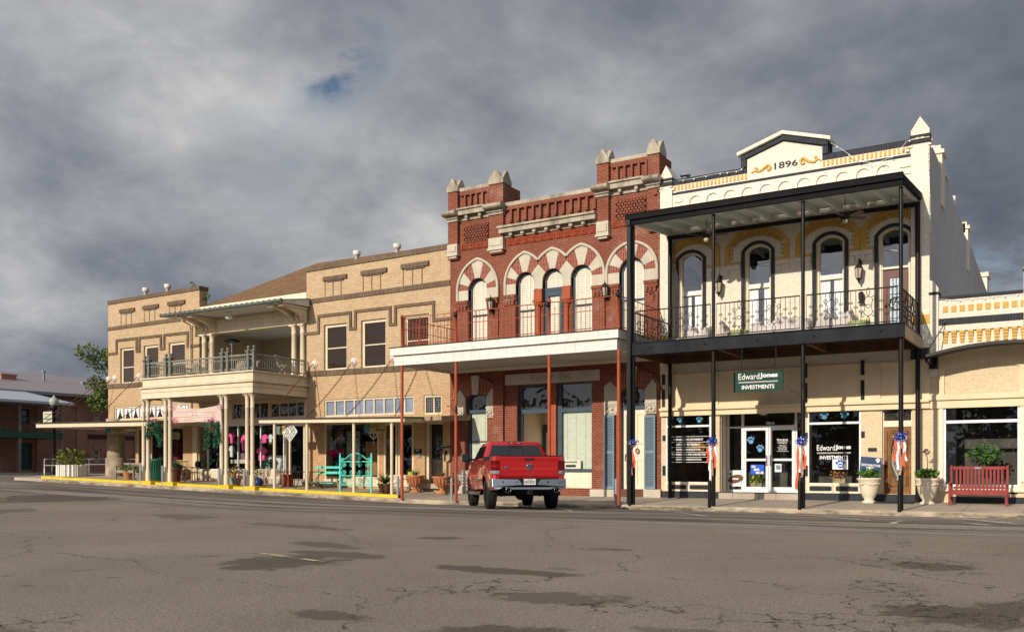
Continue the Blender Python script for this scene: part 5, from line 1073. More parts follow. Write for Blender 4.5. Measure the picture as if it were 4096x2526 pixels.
for (a,b_,c,d) in ((lt[0],lt[1],lt[2],lt[3]),(rt[0],rt[1],rt[2],rt[3])):
    q=MB(); zm=zCt-.22
    for (p,r_) in ((a,b_),(c,d)):
        # rolled pier cornice
        q.box(p-.03,r_+.03,FY-PJ-.06,FY,zCb-.02,zm-.26); q.box(p-.06,r_+.06,FY-PJ-.12,FY,zm-.259,zm-.17)
        prof=[(0,0),(.12,-.02),(.24,.03),(.30,.12),(.30,.26),(.22,.34),(0,.36)]
        vs=[(p-.10,FY-PJ-.08-u,zm-.16+v*.6) for u,v in prof]+[(r_+.10,FY-PJ-.08-u,zm-.16+v*.6) for u,v in prof]; n=len(prof)
        q.add(vs,[tuple(range(n)),tuple(range(n,2*n))[::-1]]+[(i,i+n,(i+1)%n+n,(i+1)%n) for i in range(n)],False)
        q.box(p-.04,r_+.04,FY-PJ-.079,FY+.3,zm-.169,zm+.08)
    q.box(b_+.035,c-.035,FY-.05,FY-.001,zCb,zm-.161); q.box(b_+.11,c-.11,FY-.30,FY-.001,zm-.16,zm+.04); q.box(b_+.11,c-.11,FY-.38,FY-.001,zm+.041,zm+.10)
    for t in (.3,.72): x=b_+(c-b_)*t; q.box(x-.06,x+.06,FY-.22,FY-.051,zm-.30,zm-.161)
    q.build('tower_cornice',STONE,BK)
    q=MB(); q.box(b_+.0,c,FY-.06,FY+.5,zTb+.001,zTb+.13); q.build('tower_coping',STONE,BK)
    for (p,r_) in ((a,b_),(c,d)):
        hgt=.54; y0,y1=FY-PJ-.05,FY+.45; x0,x1=p-.03,r_+.03; q=MB(); z=zTb+.001; my=(y0+y1)/2; mx=(x0+x1)/2
        # four-horned cap: gables on each face, valley in the middle
        def gable(A,B,inward):
            A=Vector(A);B=Vector(B);m=(A+B)/2; I=Vector(inward); pts=[A,B,B+Vector((0,0,.16)),m+(B-m)*.62+Vector((0,0,hgt*.60)),m+(B-m)*.24+Vector((0,0,hgt*.92)),m+Vector((0,0,hgt)),m+(A-m)*.24+Vector((0,0,hgt*.92)),m+(A-m)*.62+Vector((0,0,hgt*.60)),A+Vector((0,0,.16))]
            n=len(pts); q.add(pts+[v+I for v in pts],[tuple(range(n)),tuple(range(n,2*n))[::-1]]+[(i,i+n,(i+1)%n+n,(i+1)%n) for i in range(n)])
        gable((x0,y0,z),(x1,y0,z),(0,.2,0)); gable((x0,y1,z),(x1,y1,z),(0,-.2,0)); gable((x0+.001,y0+.003,z),(x0+.001,y1-.003,z),(.14,0,0)); gable((x1-.001,y0+.003,z),(x1-.001,y1-.003,z),(-.14,0,0))
        q.box(x0+.05,x1-.05,y0+.05,y1-.05,z+.01,z+.2); q.build('tower_cap',STONE,BK)
    # stepped corbel panel on tower
    q=MB(); n=5
    for k in range(n):
        x=b_+.10+(c-b_-.14)*k/n; wd=(c-b_-.14)/n; h=zTb-.14
        q.box(x,x+wd*.98,FY-.12,FY-.001,h-.07,h); q.box(x+wd*.68,x+wd*.98,FY-.12,FY-.001,h-.50,h-.071); q.box(x+wd*.60,x+wd*1.0,FY-.14,FY-.001,h-.62,h-.501)
    q.box(b_,c,FY-.06,FY-.001,h+.03,zTb); q.build('corbel_panel',REDB,BK)
    # lattice panel
    q=MB(); lx0,lx1=b_+(c-b_)*.14,b_+(c-b_)*.93; lz1=(zCb-.22); lz0=lz1-.95; q.box(lx0,lx1,FY-.012,FY-.001,lz0,lz1); q.build('lattice_gap_shade',pm('shadowed brick gaps',(.05,.012,.008),.9),BK)  # dark panel behind the lattice: shade of the gaps painted into its colour
    q=MB(); nr=9; nc=9
    for j in range(nr):
        for i in range(nc):
            x=lx0+(lx1-lx0)*(i+.25+(j%2)*.5)/nc
            if x+.08<lx1: q.box(x-.01,x+(lx1-lx0)/nc*.62,FY-.05,FY-.013,lz0+(lz1-lz0)*j/nr+.012,lz0+(lz1-lz0)*(j+1)/nr-.008)
    q.build('brick_lattice',REDB,BK)
# middle parapet
mx0,mx1=lt[3]+.005,rt[0]-.005; zMc-=.17
MB().box(mx0,mx1,FY-.05,FY+.5,zMt-.018,zMt+.13).build('parapet_coping',STONE,BK)
q=MB(); q.box(mx0,mx1,FY-.06,FY-.001,zMb,zMc-.22); q.box(mx0-.12,mx1,FY-.32,FY-.001,zMc-.219,zMc-.03); q.box(mx0-.16,mx1,FY-.40,FY-.001,zMc-.029,zMc+.05)
for k in range(7): x=mx0+.38+(mx1-mx0-.6)*k/6.6; q.box(x-.07,x+.07,FY-.24,FY-.061,zMc-.34,zMc-.221)
q.build('main_cornice',STONE,BK)
q=MB(); n=12; wd=(mx1-mx0-.1)/n; h=zMt-.13
for k in range(n):
    x=mx0+.05+wd*k; q.box(x,x+wd*.98,FY-.13,FY-.001,h-.07,h); q.box(x+wd*.70,x+wd*.98,FY-.13,FY-.001,h-.46,h-.071); q.box(x+wd*.62,x+wd*.99,FY-.16,FY-.001,h-.58,h-.461)
q.box(mx0,mx1,FY-.05,FY-.001,h+.03,zMt-.02); q.build('corbel_panel',REDB,BK)
# terracotta tile bands
def tiles(x0,x1,z0,z1,n):
    q=MB()
    for k in range(n):
        a=x0+(x1-x0)*k/n+.012; b_=x0+(x1-x0)*(k+1)/n-.012; q.box(a,b_,FY-.03,FY-.001,z0,z1); cx_,cz_=(a+b_)/2,(z0+z1)/2; r_=(z1-z0)*.36
        for (rr,tw) in ((r_,0),(r_*.55,.6)):
            q.tube([(cx_+rr*math.cos(t*PI/6+tw),FY-.035,cz_+rr*math.sin(t*PI/6+tw)) for t in range(11)],.028,5)
        for s_ in range(4): t=s_*PI/2+PI/4; q.ball((cx_+r_*1.25*math.cos(t),FY-.03,cz_+r_*1.2*math.sin(t)),.04,5)
    q.build('terracotta_tiles',TERRA,BK)
tiles(lt[1]+.04,lt[2]-.04,zTbm,zTt,4); tiles(rt[1]+.04,rt[2]-.04,zTbm,zTt,4); tiles(mx0+.04,mx1-.02,zMb_,zMt_,11)
# striped pointed arches
for i,a in enumerate(AR):
    cx_,zs,w,x0,x1=a['cx'],a['zs'],a['w'],a['x0'],a['x1']; H_=a['pk']-zs-.10
    Wo=((a['orr']-a['ol'])/2-.07) if i in (0,4) else w+.50
    if i in (1,2,3): Wo=w*2.02
    Wo=max(Wo,w*1.6); cc=(H_*H_-Wo*Wo)/(2*Wo); cc=max(cc,-.25*Wo); rho=Wo+cc
    H_=math.sqrt(max(rho*rho-cc*cc,.01))
    def Rr(th):
        t=th if th<=PI/2 else PI-th; return -cc*math.cos(t)+math.sqrt(max(cc*cc*math.cos(t)**2-cc*cc+rho*rho,0))
    lim_l= (AR[i-1]['x1']+x0)/2 if i in (2,3) else None; lim_r=(AR[i+1]['x0']+x1)/2 if i in (1,2) else None
    def outp(th,ex=0):
        r_=Rr(th)+ex; c,s_=math.cos(th),math.sin(th)
        if lim_r is not None and c>0: r_=min(r_,(lim_r-cx_)/c)
        if lim_l is not None and c<0: r_=min(r_,(lim_l-cx_)/c)
        r_=max(r_,w+.02); return (cx_+r_*c,zs+r_*s_)
    segs=[(0,19,'b'),(19,47,'s'),(47,75,'b'),(75,105,'s'),(105,133,'b'),(133,161,'s'),(161,180,'b')]
    if i==2: segs=[(0,47,'s'),(47,75,'b'),(75,105,'s'),(105,133,'b'),(133,180,'s')]
    if i==1: segs=[(0,47,'s')]+segs[2:]
    if i==3: segs=segs[:-2]+[(133,180,'s')]
    sb,bb=MB(),MB()
    for (t0,t1,k) in segs:
        n=max(3,int((t1-t0)/5)); tgt=sb if k=='s' else bb; Y=FY-.05 if k=='s' else FY-.042
        for j in range(n):
            u,v=R(t0+(t1-t0)*j/n),R(t0+(t1-t0)*(j+1)/n); iu,iv=(cx_+w*math.cos(u),zs+w*math.sin(u)),(cx_+w*math.cos(v),zs+w*math.sin(v)); ou,ov=outp(u),outp(v)
            tgt.hexa([(iv[0],Y,iv[1]),(iu[0],Y,iu[1]),(ou[0],Y,ou[1]),(ov[0],Y,ov[1])]+[(iv[0],FY+.25,iv[1]),(iu[0],FY+.25,iu[1]),(ou[0],FY-.001,ou[1]),(ov[0],FY-.001,ov[1])])
    # springer blocks
    zsb=a['zs']-.42 if i not in (2,) else a['zs']-.12
    oL,oR=outp(PI)[0],outp(0)[0]
    for (p,r_,k) in ((oL,x0,'l'),(x1,oR,'r')):
        zz=zs-.42
        if (i==1 and k=='r') or (i==2) or (i==3 and k=='l'): zz=zs-.30
        sb.box(p,r_,FY-.05,FY+.25,zz,zs-.001)
    a['zsp']=zs-.42; a['oL'],a['oR']=oL,oR
    sb.build('arch_stone',CSTONE,BK); bb.build('arch_brick',brickmat('radial red brick %d'%i,(.255,.046,.025),(.20,.034,.02),(.42,.26,.19),bw=.4,rh=.07,stain=.2,vert=True) if i==0 else bpy.data.materials['radial red brick 0'],BK)
    # hood mould
    hm=MB(); pts=[]
    for j in range(41):
        th=PI*j/40; x,z=outp(th,.05); pts.append((x,FY-.06,z))
    if i in (0,4): pts=[(oR+.05,FY-.06,zs-.42)]+pts+[(oL-.05,FY-.06,zs-.42)]
    if i==1: pts=pts+[(oL-.05,FY-.06,zs-.42)]
    if i==3: pts=[(oR+.05,FY-.06,zs-.42)]+pts
    if i in (2,3): pts=[p for p in pts if p[0]>lim_l+.004]
    if i in (1,2): pts=[p for p in pts if p[0]<lim_r-.004]
    hm.tube(pts,.062,6); hm.build('hood_mould',CSTONE,BK)
    # window: blue frame, shutters
    fr=MB(); fr.prism(arch(x0,x1,RZ+.02,zs,w,20),FY+.14,FY+.24,[arch(x0+.09,x1-.09,RZ+.12,zs,w-.09,20)]); 
    mrz=(zc(G,907,615) if i==1 else zc(G,1500,557))
    if i==2: fr.box(x0,x1,FY+.12,FY+.24,zc(G,1190,395)-.06,zc(G,1190,395)+.06)
    else: fr.box(x0+.08,x1-.08,FY+.13,FY+.24,zc(G,1495,557)-.03,zc(G,1495,557)+.03)
    fo=fr.build('window' if i!=2 else 'balcony_doorway',BLUEP,BK)
    SHM=brickmat('louvred cream shutters',(.76,.71,.60),(.74,.69,.58),(.42,.38,.30),bw=60,rh=.085,ms=.012,stain=.03) if i==0 else SHM
    s_=MB(); mid=(x0+x1)/2+.08
    s_.prism(arch(x0+.1,x1-.1,RZ+.13,zs,w-.1,20),FY+.20,FY+.21); s_.build('shutters',SHM,fo)
    s_=MB()
    for xx in (x0+.13,mid,x1-.13): s_.box(xx-.03,xx+.03,FY+.18,FY+.199,RZ+.13,zs+(w*.85 if xx==mid else .05))
    s_.build('shutter_stiles',TRIMC,fo)
    if i==2:
        d=MB(); zt_=zc(G,1190,395)-.08; d.prism(rc(x0+.08,x1-.08,RZ+.05,zt_),FY+.10,FY+.16,[rc(x0+.2,x1-.2,RZ+.3,zt_-.18)]); d.build('balcony_door',BLUEP,fo)
# corbelled brick imposts and jambs below the arches
q=MB()
for a,sides in ((AR[0],'lr'),(AR[1],'l'),(AR[3],'r'),(AR[4],'lr')):
    for k in sides:
        p,r_=(a['oL']-.08,a['x0']) if k=='l' else (a['x1'],a['oR']+.08)
        z=a['zsp']; q.new(); q.box(p,r_,FY-.14,FY-.001,z-.12,z-.003); q.box(p+.02,r_-.0,FY-.11,FY-.001,z-.24,z-.121)
        n=3
        for j in range(n): xx=p+.03+(r_-p-.06)*(j+.0)/n; q.box(xx,xx+.12,FY-.11,FY-.001,z-.42,z-.241)
        q.box(p+.05,r_-.0,FY-.07,FY-.001,RZ,z-.42)
q.each('brick_impost',REDB,BK)
# terracotta columns between the triple windows
for (l,r_) in ((AR[1]['x1'],AR[2]['x0']),(AR[2]['x1'],AR[3]['x0'])):
    m=(l+r_)/2; hw=(r_-l)/2-.01; zt_=AR[2]['zs']-.30; q=MB(); q.box(l+.005,r_-.005,FY-.09,FY+.14,zt_-.42,zt_-.004); q.box(m-hw-.03,m+hw+.03,FY-.14,FY+.1,zt_-.52,zt_-.421)
    q.lathe((m,FY-.05,0),[(.09,zt_-.82),(.12,zt_-.78),(.10,zt_-.74),(.15,zt_-.60),(.18,zt_-.52)],12)
    for k in range(6): t=k*PI/3; q.ball((m+.13*math.cos(t),FY-.05+.13*math.sin(t),zt_-.64),.05,6)
    q.lathe((m,FY-.05,0),[(.13,RZ),(.13,RZ+.15),(.095,RZ+.2),(.085,zt_-.82)],12); q.box(l+.005,r_-.005,FY+.03,FY+.16,RZ,zt_-.5); q.build('window_column',RPAINT,BK)
# ---------------- red balcony ----------------
BY=28.1; bx0=X_(1579,BY); bx1=X_(2470,BY); zb0=zc(G,1900,1020,BY); 
q=MB(); zlo=5.28; zmd=5.62
q.box(bx0-.1,bx1+.1,BY-.16,BY-.05,zmd+.04,RZ-.02); q.box(bx0,bx1,BY-.04,BY+.06,zlo,zmd+.03)
q.box(bx0-.1,bx0,BY-.049,FY-.002,zmd+.04,RZ-.02); q.box(bx1,bx1+.1,BY-.049,FY-.18,zmd+.04,RZ-.02); q.box(bx1-.1,bx1-.005,BY+.061,FY-.19,zlo,zmd+.03)
q.box(bx0+.005,bx0+.1,BY+.061,FY-.002,zlo,zmd+.03)
SIDM=brickmat('white board siding',(.76,.74,.68),(.72,.70,.64),(.50,.47,.40),bw=.01+.38,rh=3,ms=.008,stain=.22,scol=(.45,.38,.26)); q.build('balcony_fascia',SIDM,BK)
q=MB(); q.box(bx0-.12,bx1+.12,BY-.19,FY-.20,RZ-.018,RZ+.01); q.build('balcony_deck',DARK,BK)
q=MB(); q.box(bx0+.1,bx1-.1,BY+.062,FY-.19,zlo+.10,zlo+.13)
q.build('balcony_soffit',brickmat('grey board soffit',(.50,.48,.44),(.48,.46,.42),(.2,.19,.17),bw=30,rh=.16,ms=.012,stain=.2),BK)
q=MB(); q.box(bx0+.15,bxr-.02,FY-.20,FY-.19+.02,zlo-.02,zlo+.098); q.build('wall_plate',TRIMC,BK)
# brick wall zone hidden by balcony, lower wall
oWn=(xc(H,655),xc(H,835),zc(H,745,1032),zc(H,745,372)); oC=(xc(H,1097),xc(H,1735),None,zc(H,1400,290)); oDr=(xc(H,1988),xc(H,2200),zc(H,2095,1195),zc(H,2095,308))
z_ls=zc(H,1600,1028); zkb=zc(H,1600,1185); zent=zc(H,1250,1180)
low=MB(); wr=(oWn[1]-oWn[0])*.2; dr=(oDr[1]-oDr[0])*.22
low.prism(rc(bxl,bxr,.15,zl1),FY,FY+.4,[arch(oWn[0],oWn[1],oWn[2],oWn[3]-wr,wr,12),rc(oC[0],oC[1],zkb,oC[3]),arch(oDr[0],oDr[1],oDr[2],oDr[3]-dr,dr,12)])
low.box(xc(H,835)+.36,xc(H,985),FY-.12,FY-.001,.3,zl1)
low.build('lower_wall',REDB,BK)
q=MB(); n=16
for k in range(n): x=bxl+.3+(bxr-bxl-.6)*k/(n-1); q.box(x-.06,x+.1,FY-.05,FY-.001,5.14,5.30); 
q.box(bxl,bxr,FY-.06,FY-.001,5.301,5.50); q.build('corbel_course',REDB,BK)
# BANK lintel
q=[H(988,299),H(1803,259),H(1803,165),H(988,211)]; 
wv_=[wp(p,FY-.05) for p in q]; lz0=(wv_[0].z+wv_[1].z)/2; lz1=(wv_[2].z+wv_[3].z)/2
lint=MB().box(wv_[0].x,wv_[1].x,FY-.05,FY-.001,lz0,lz1).build('lintel',CSTONE,BK)
LT=pm('incised letter shade stone',(.30,.26,.2),.9,.1,4)  # letters lie flat; the shade of the carving is in their darker colour
b0=wp(H(1212,262),FY-.056);b1=wp(H(1578,245),FY-.056)
hl=(lz1-lz0); text('BANK',[(b0.x,FY-.056,lz0+hl*.25),(b1.x,FY-.056,lz0+hl*.25),(b1.x,FY-.056,lz0+hl*.78),(b0.x,FY-.056,lz0+hl*.78)],LT,'carved_letters',lint,world=True,off=-.012)
x=xc(H,1632); MB().box(x-.03,x+.04,FY-.06,FY-.051,lz0+hl*.22,lz0+hl*.34).build('carved_stop',LT,lint)
# brick relieving arches with keystones
RADM=bpy.data.materials['radial red brick 0']
def relarch(x0,x1,z,rise,wd):
    b=MB(); archband(b,x0,x1,z,z,rise,wd,FY-.06,.06,n=12,legs=False); b.build('relieving_arch',RADM,BK)
    m=(x0+x1)/2; k=MB(); k.prism([(m-.12,z+rise-.05),(m+.12,z+rise-.05),(m+.19,z+rise+wd),(m-.19,z+rise+wd)],FY-.12,FY-.001)
    k.tube([(m+.06*math.sin(t),FY-.125,z+rise+.02+t*.06) for t in range(10)],.02,5); k.build('keystone',CSTONE,BK)
relarch(oWn[0],oWn[1],oWn[3]-wr,wr,.72); relarch(oDr[0],oDr[1],oDr[3]-dr,dr,.72)
# cream stone jambs with carved corbel ends
def jamb(x0,x1,zt_,zb_,peak):
    w=x1-x0; P=[(x0,zb_),(x1,zb_)]+([(x1,zt_-.1),(x0+w*.35,zt_+.25),(x0,zt_+.08)] if peak=='l' else [(x1,zt_+.08),(x0+w*.65,zt_+.25),(x0,zt_-.1)]); b=MB(); b.prism(P,FY-.075,FY+.0)
    o_=b.build('stone_jamb',CSTONE,BK); c=MB()
    for t in range(3): c.ball((x0+(x1-x0)*(.2+.3*t),FY-.09,zb_+.12+.1*(t%2)),.075,7)
    c.tube([(x0+(x1-x0)*(.5+.4*math.cos(t*PI/5)),FY-.09,zb_+.2+.14*math.sin(t*PI/5)) for t in range(9)],.03,5); c.box(x0-.02,x1+.02,FY-.1,FY-.001,zb_+.38,zb_+.43); c.build('carved_corbel',CSTONE,o_)
zjt,zjb=zc(H,874,380),zc(H,874,580)
jamb(xc(H,587),oWn[0]-.004,zjt,zjb,'l'); jamb(oWn[1]+.004,xc(H,912),zjt,zjb,'r')
zjt2,zjb2=zc(H,2250,310),zc(H,2250,545)
jamb(xc(H,1850),oDr[0]-.004,zjt2,zjb2,'l'); jamb(oDr[1]+.004,xc(H,2298),zjt2,zjb2,'r')
def blind(x0,x1,z0,z1,Y,par,tapes,name='venetian_blind'):
    m=bpy.data.materials.get('blind slats') or brickmat('blind slats',(.74,.72,.60),(.72,.70,.58),(.52,.52,.43),bw=60,rh=.05,ms=.006,stain=.02)
    o_=MB().box(x0,x1,Y,Y+.02,z0,z1).build(name,m,par)
    t=MB(); [t.box(x-.012,x+.012,Y-.008,Y-.001,z0,z1) for x in tapes]; t.build('blind_tapes',pm('pale green tape',(.40,.50,.45),.7),o_)
# left arched window
fr=MB(); a,b_,zb_,zt_=oWn; tr=zc(H,745,525)
fr.prism(arch(a,b_,zb_,zt_-wr,wr,12),FY+.16,FY+.26,[rc(a+.10,b_-.06,zb_+.06,tr-.07),arch(a+.10,b_-.06,tr+.07,zt_-wr,wr-.06,12)]); mz=zc(H,745,783); fr.box(a+.1,b_-.06,FY+.2,FY+.25,mz-.02,mz+.02); fo=fr.build('window',BLUEP,BK)
MB().prism(arch(a+.1,b_-.06,tr+.07,zt_-wr,wr-.06,12),FY+.21,FY+.22).build('transom_pane',DGLASS,fo); blind(a+.13,b_-.06,zb_+.08,tr-.1,FY+.255,fo,[a+.35,b_-.25]); MB().box(a+.1,b_-.06,FY+.235,FY+.24,zb_+.06,tr-.07).build('pane',GLASS,fo)
MB().box(a-.15,b_+.15,FY-.1,FY+.15,zb_-.14,zb_-.002).build('sill',CSTONE,fo)
# centre: recess left, window right
m0,m1=xc(H,1375),xc(H,1425); ctr=zc(H,1300,520)
fr=MB(); fr.prism(rc(oC[0],oC[1],zkb,oC[3]),FY+.14,FY+.26,[rc(oC[0]+.14,m0-.12,zkb,ctr-.08),rc(oC[0]+.14,m0-.12,ctr+.08,oC[3]-.08),rc(m1+.2,oC[1]-.02,ctr+.08,oC[3]-.02),rc(m1+.2,oC[1]-.02,z_ls+.04,ctr-.08),rc(m1+.2,oC[1]-.02,zkb,z_ls-.06)])
fo=fr.build('shopfront_frame',BLUEP,BK)
MB().box(m0-.02,m1+.0,FY+.02,FY+.14,zkb-.3,oC[3]).box(m0-.06,m1+.05,FY-.02,FY+.14,oC[3]-.5,oC[3]-.3).build('centre_post',RPAINT,BK)
MB().box(m1+.2,oC[1]-.02,FY+.15,FY+.2,zkb,z_ls-.06).build('panel',TRIMC,fo); MB().box(m1+.15,oC[1],FY+.05,FY+.139,z_ls-.06,z_ls+.02).build('sill',BLUEP,fo)
t=MB(); t.box(oC[0]+.14,m0-.12,FY+.2,FY+.21,ctr+.08,oC[3]-.08); t.box(m1+.2,oC[1]-.02,FY+.2,FY+.21,ctr+.08,oC[3]-.02); t.each('transom_pane',DGLASS,fo)
bx=[m1+.2+(oC[1]-m1-.22)*v for v in (.13,.42,.73)]; blind(m1+.2,oC[1]-.02,z_ls+.04,ctr-.08,FY+.262,fo,bx); MB().box(m1+.2,oC[1]-.02,FY+.225,FY+.23,z_ls+.04,ctr-.08).build('pane',GLASS,fo)
# recessed entrance: cream walls, ceiling, blue framed window and door
RC=FY+1.9; q=MB(); q.box(oC[0],m1+.2,RC,RC+.1,zkb-.3,ctr+.3); q.box(oC[0]-.0,oC[0]+.06,FY+.27,RC,zkb-.3,ctr+.3); q.box(oC[0],m1+.2,FY+.27,RC,ctr+.02,ctr+.1); q.box(m1+.15,m1+.2,FY+.3,RC,zkb-.3,ctr+.1); q.build('recess_walls',TRIMC,BK)
MB().box(oC[0],m1+.2,FY+.0,RC,zkb-.35,zkb-.1).build('entrance_step',CONC,BK)
x0,x1=xc(P2,688,RC),xc(P2,830,RC); z1,z0=zc(P2,760,785,RC),zc(P2,760,1120,RC)
f=MB(); f.prism(rc(x0,x1,z0,z1),RC-.05,RC-.001,[rc(x0+.06,x1-.06,z0+.06,z1-.06)]); f2_=f.build('recess_window',GREENP,BK); blind(x0+.06,x1-.06,z0+.06,z1-.06,RC-.03,f2_,[x1-.15]); text('240',[wp(P2(762,882),RC-.05),wp(P2(795,882),RC-.05),wp(P2(795,858),RC-.05),wp(P2(762,858),RC-.05)],WHITE,'house_number',f2_,world=True)
x0,x1=xc(P2,842,RC),xc(P2,930,RC); f=MB(); f.box(x0,x0+.12,RC-.05,RC-.001,zkb-.1,zc(P2,860,790,RC)); f.box(x0+.12,x1,RC-.05,RC-.001,zc(P2,860,850,RC),zc(P2,860,790,RC)); f.build('recess_door_frame',BLUEP,BK)
# double door right
a,b_,zb_,zt_=oDr; tb=zc(H,2095,490); fr=MB(); fr.prism(arch(a,b_,zb_,zt_-dr,dr,12),FY+.12,FY+.22,[rc(a+.04,b_-.04,zb_,tb-.08),arch(a+.08,b_-.08,tb+.06,zt_-dr,dr-.06,12)]); fo=fr.build('door_frame',BLUEP,BK)
MB().prism(arch(a+.08,b_-.08,tb+.06,zt_-dr,dr-.06,12),FY+.17,FY+.18).build('transom_pane',SGLASS,fo)
m=(a+b_)/2
for (p,r_) in ((a+.045,m-.005),(m+.005,b_-.045)):
    d=MB(); hh=tb-.085-zb_; pn=[(zb_+hh*.05,zb_+hh*.36),(zb_+hh*.40,zb_+hh*.57),(zb_+hh*.61,zb_+hh*.94)]; d.prism(rc(p,r_,zb_+.005,tb-.085),FY+.15,FY+.2,[rc(p+.09,r_-.09,u,v) for u,v in pn]); d.box(p+.05,r_-.05,FY+.18,FY+.195,zb_+.1,tb-.2)
    do=d.build('panelled_door',TRIMC,BK)
    if p<m-.2: MB().tube([(p+.08,FY+.13,zb_+1.05),(p+.08,FY+.09,zb_+1.1),(p+.08,FY+.09,zb_+1.25),(p+.08,FY+.13,zb_+1.3)],.015,5).build('handle',IRON,do)
    else:
        MB().tube([(p+.1+.06*math.sin(t*PI/6),FY+.12,zb_+1.42+.09*math.cos(t*PI/6)) for t in range(13)],.02,6).build('ring_knocker',RPAINT,do); text('38',[wp(H(2118,795),FY+.14),wp(H(2142,795),FY+.14),wp(H(2142,772),FY+.14),wp(H(2118,772),FY+.14)],IRON,'house_number',do,world=True)
MB().box(a-.02,b_+.02,FY-.02,FY+.1,zb_-.35,zb_-.003).build('door_step',pm('brown step stone',(.13,.06,.04),.8),BK)
LV=brickmat('blue louvres',(.15,.215,.26),(.14,.20,.245),(.05,.075,.10),bw=40,rh=.06,ms=.012,stain=.15)
for (l,r_) in ((1852,1940),(2198,2292)):
    x0,x1=xc(H,l),xc(H,r_); z1,z0=zc(H,(l+r_)/2,557),zc(H,(l+r_)/2,1192); b=MB(); mz=z0+(z1-z0)*.5
    b.prism(rc(x0,x1,z0,z1),FY-.13,FY-.08,[rc(x0+.06,x1-.06,z0+.1,mz-.05),rc(x0+.06,x1-.06,mz+.05,z1-.1)]); so_=b.build('shutter',SHUT,BK); MB().box(x0+.06,x1-.06,FY-.105,FY-.095,z0+.1,z1-.1).build('louvres',LV,so_)
q=MB()
for (l,r_) in ((575,655),(1735,1940),(2195,2340)): q.new(); q.box(xc(H,l),xc(H,r_),FY-.16,FY-.002,.2,zc(H,(l+r_)/2,1195) if l>1000 else zc(H,620,1030) if False else .62)
q.each('base_stone',CSTONE,BK)
MB().box(xc(H,580),oC[0]-.2,FY-.1,FY-.003,.3,oWn[2]-.16).build('low_base_wall',CSTONE,BK)
# commercial window card
c0=FY+.1; o_=MB().rect(1482,940,1640,1018,c0,.02,H).build('window_sign',pm('cream sign card',(.62,.60,.50),.6),None); tag(o_,'cream card sign standing at bottom of the blinded bank window','sign'); 
text('Commercial Street Villa',[wp(H(1492,967),c0-.01),wp(H(1608,967),c0-.01),wp(H(1608,950),c0-.01),wp(H(1492,950),c0-.01)],DARK,'sign_lettering',o_,world=True,off=.01)
MB().rect(1512,984,1598,1004,c0-.01,.004,H).build('sign_block',DARK,o_)
# balcony railing and posts
RPY=BY+.02; zrl=(zc(G,400,620,BY)+zc(G,1500,505,BY))/2; zpo=(zc(G,193,615,BY)+zc(G,1143,505,BY)+zc(G,1870,432,BY))/3; print('red rail',zrl,zpo)
redposts=[X_(v,RPY) for v in (1608,1824,2197,2475)]
for i,x in enumerate(redposts):
    px=(1608,1824,2197,2475)[i]; b=MB(); b.lathe((x,RPY,0),[(.06,sw(x,RPY)-.02),(.06,zlo-.005)],12); b.build('balcony_post',RPAINT,BK)
    b=MB(); b.lathe((x,RPY,0),[(.052,RZ),(.052,zpo-.1),(.065,zpo-.1),(.065,zpo),(.03,zpo+.02)],12); b.build('newel_post',RPAINT,BK)
def rail(xa,xb,fn,n,par):
    b=MB(); b.tube([fn(xa,zrl),fn(xb,zrl)],.018,5); b.tube([fn(xa,zrl-.42),fn(xb,zrl-.42)],.012,5); b.tube([fn(xa,RZ+.1),fn(xb,RZ+.1)],.015,5)
    for i in range(n+1):
        u=xa+(xb-xa)*i/n; thick=(i%10==5)
        b.tube([fn(u,RZ+.02),fn(u,zrl-(0 if i%2==0 or thick else .20))],.022 if thick else .011,5)
        if i%2 and not thick: b.tube([fn(u,zrl-.24),fn(u,zrl-.19),fn(u,zrl-.10)],[.022,.014,.002],5)
    return b.build('balcony_railing',RPAINT,par)
for i in range(3): L_=redposts[i+1]-redposts[i]; rail(redposts[i]+.05,redposts[i+1]-.05,lambda u,z:(u,RPY,z),int(L_/.165),BK)
rail(RPY+.1,FY-.1,lambda u,z:(redposts[0],u,z),18,BK); rail(RPY+.1,FY-.2,lambda u,z:(redposts[3],u,z),18,BK)
# lights clipped on the newels, wall lanterns
for cr_,x,y,lb in ((G,185,665,'small spotlight on second balcony newel of red building'),(G,1132,558,'small spotlight on middle balcony newel of red building'),(G,1862,452,'small spotlight on right balcony newel of red building'),(E,1250,718,None)):
    if not lb: continue
    p=wp(cr_(x,y),RPY-.1); b=MB(); b.ball(tuple(p),.085,10,1.2); b.lathe((p.x,p.y-.06,p.z),[(.02,-.05),(.07,0)],8,ax='y'); tag(b.build('spotlight',IRON),lb,'spotlight','spotlights on the red balcony newels')
def blk_lantern(px,label):
    p=wp(px,FY-.16); o=thing('wall_lantern',label,'lantern',tuple(p),'black lanterns on the red facade'); x,y,z=p; b=MB(); b.box(x-.04,x+.04,y+.02,y+.15,z-.3,z-.05); b.lathe((x,y-.12,z),[(.005,.42),(.02,.33),(.06,.28),(.12,.2),(.14,.14)],8); b.lathe((x,y-.12,z),[(.10,-.18),(.06,-.25),(.02,-.32),(.04,-.36),(.005,-.44)],8); b.tube([(x,y+.06,z-.1),(x,y-.02,z-.36),(x,y-.12,z-.34)],.018,5)
    for k in range(6): t=k*PI/3; b.tube([(x+.135*math.cos(t),y-.12+.135*math.sin(t),z+.14),(x+.10*math.cos(t),y-.12+.10*math.sin(t),z-.18)],.012,4)
    b.build('lantern_frame',IRON,o); MB().lathe((x,y-.12,z),[(.09,-.17),(.12,.13)],6,sm=False).build('lantern_glass',GL,o)
blk_lantern(G(565,570),'black lantern right of the leftmost arched window of red building'); blk_lantern(G(1742,430),'black lantern left of the rightmost arched window of red building')
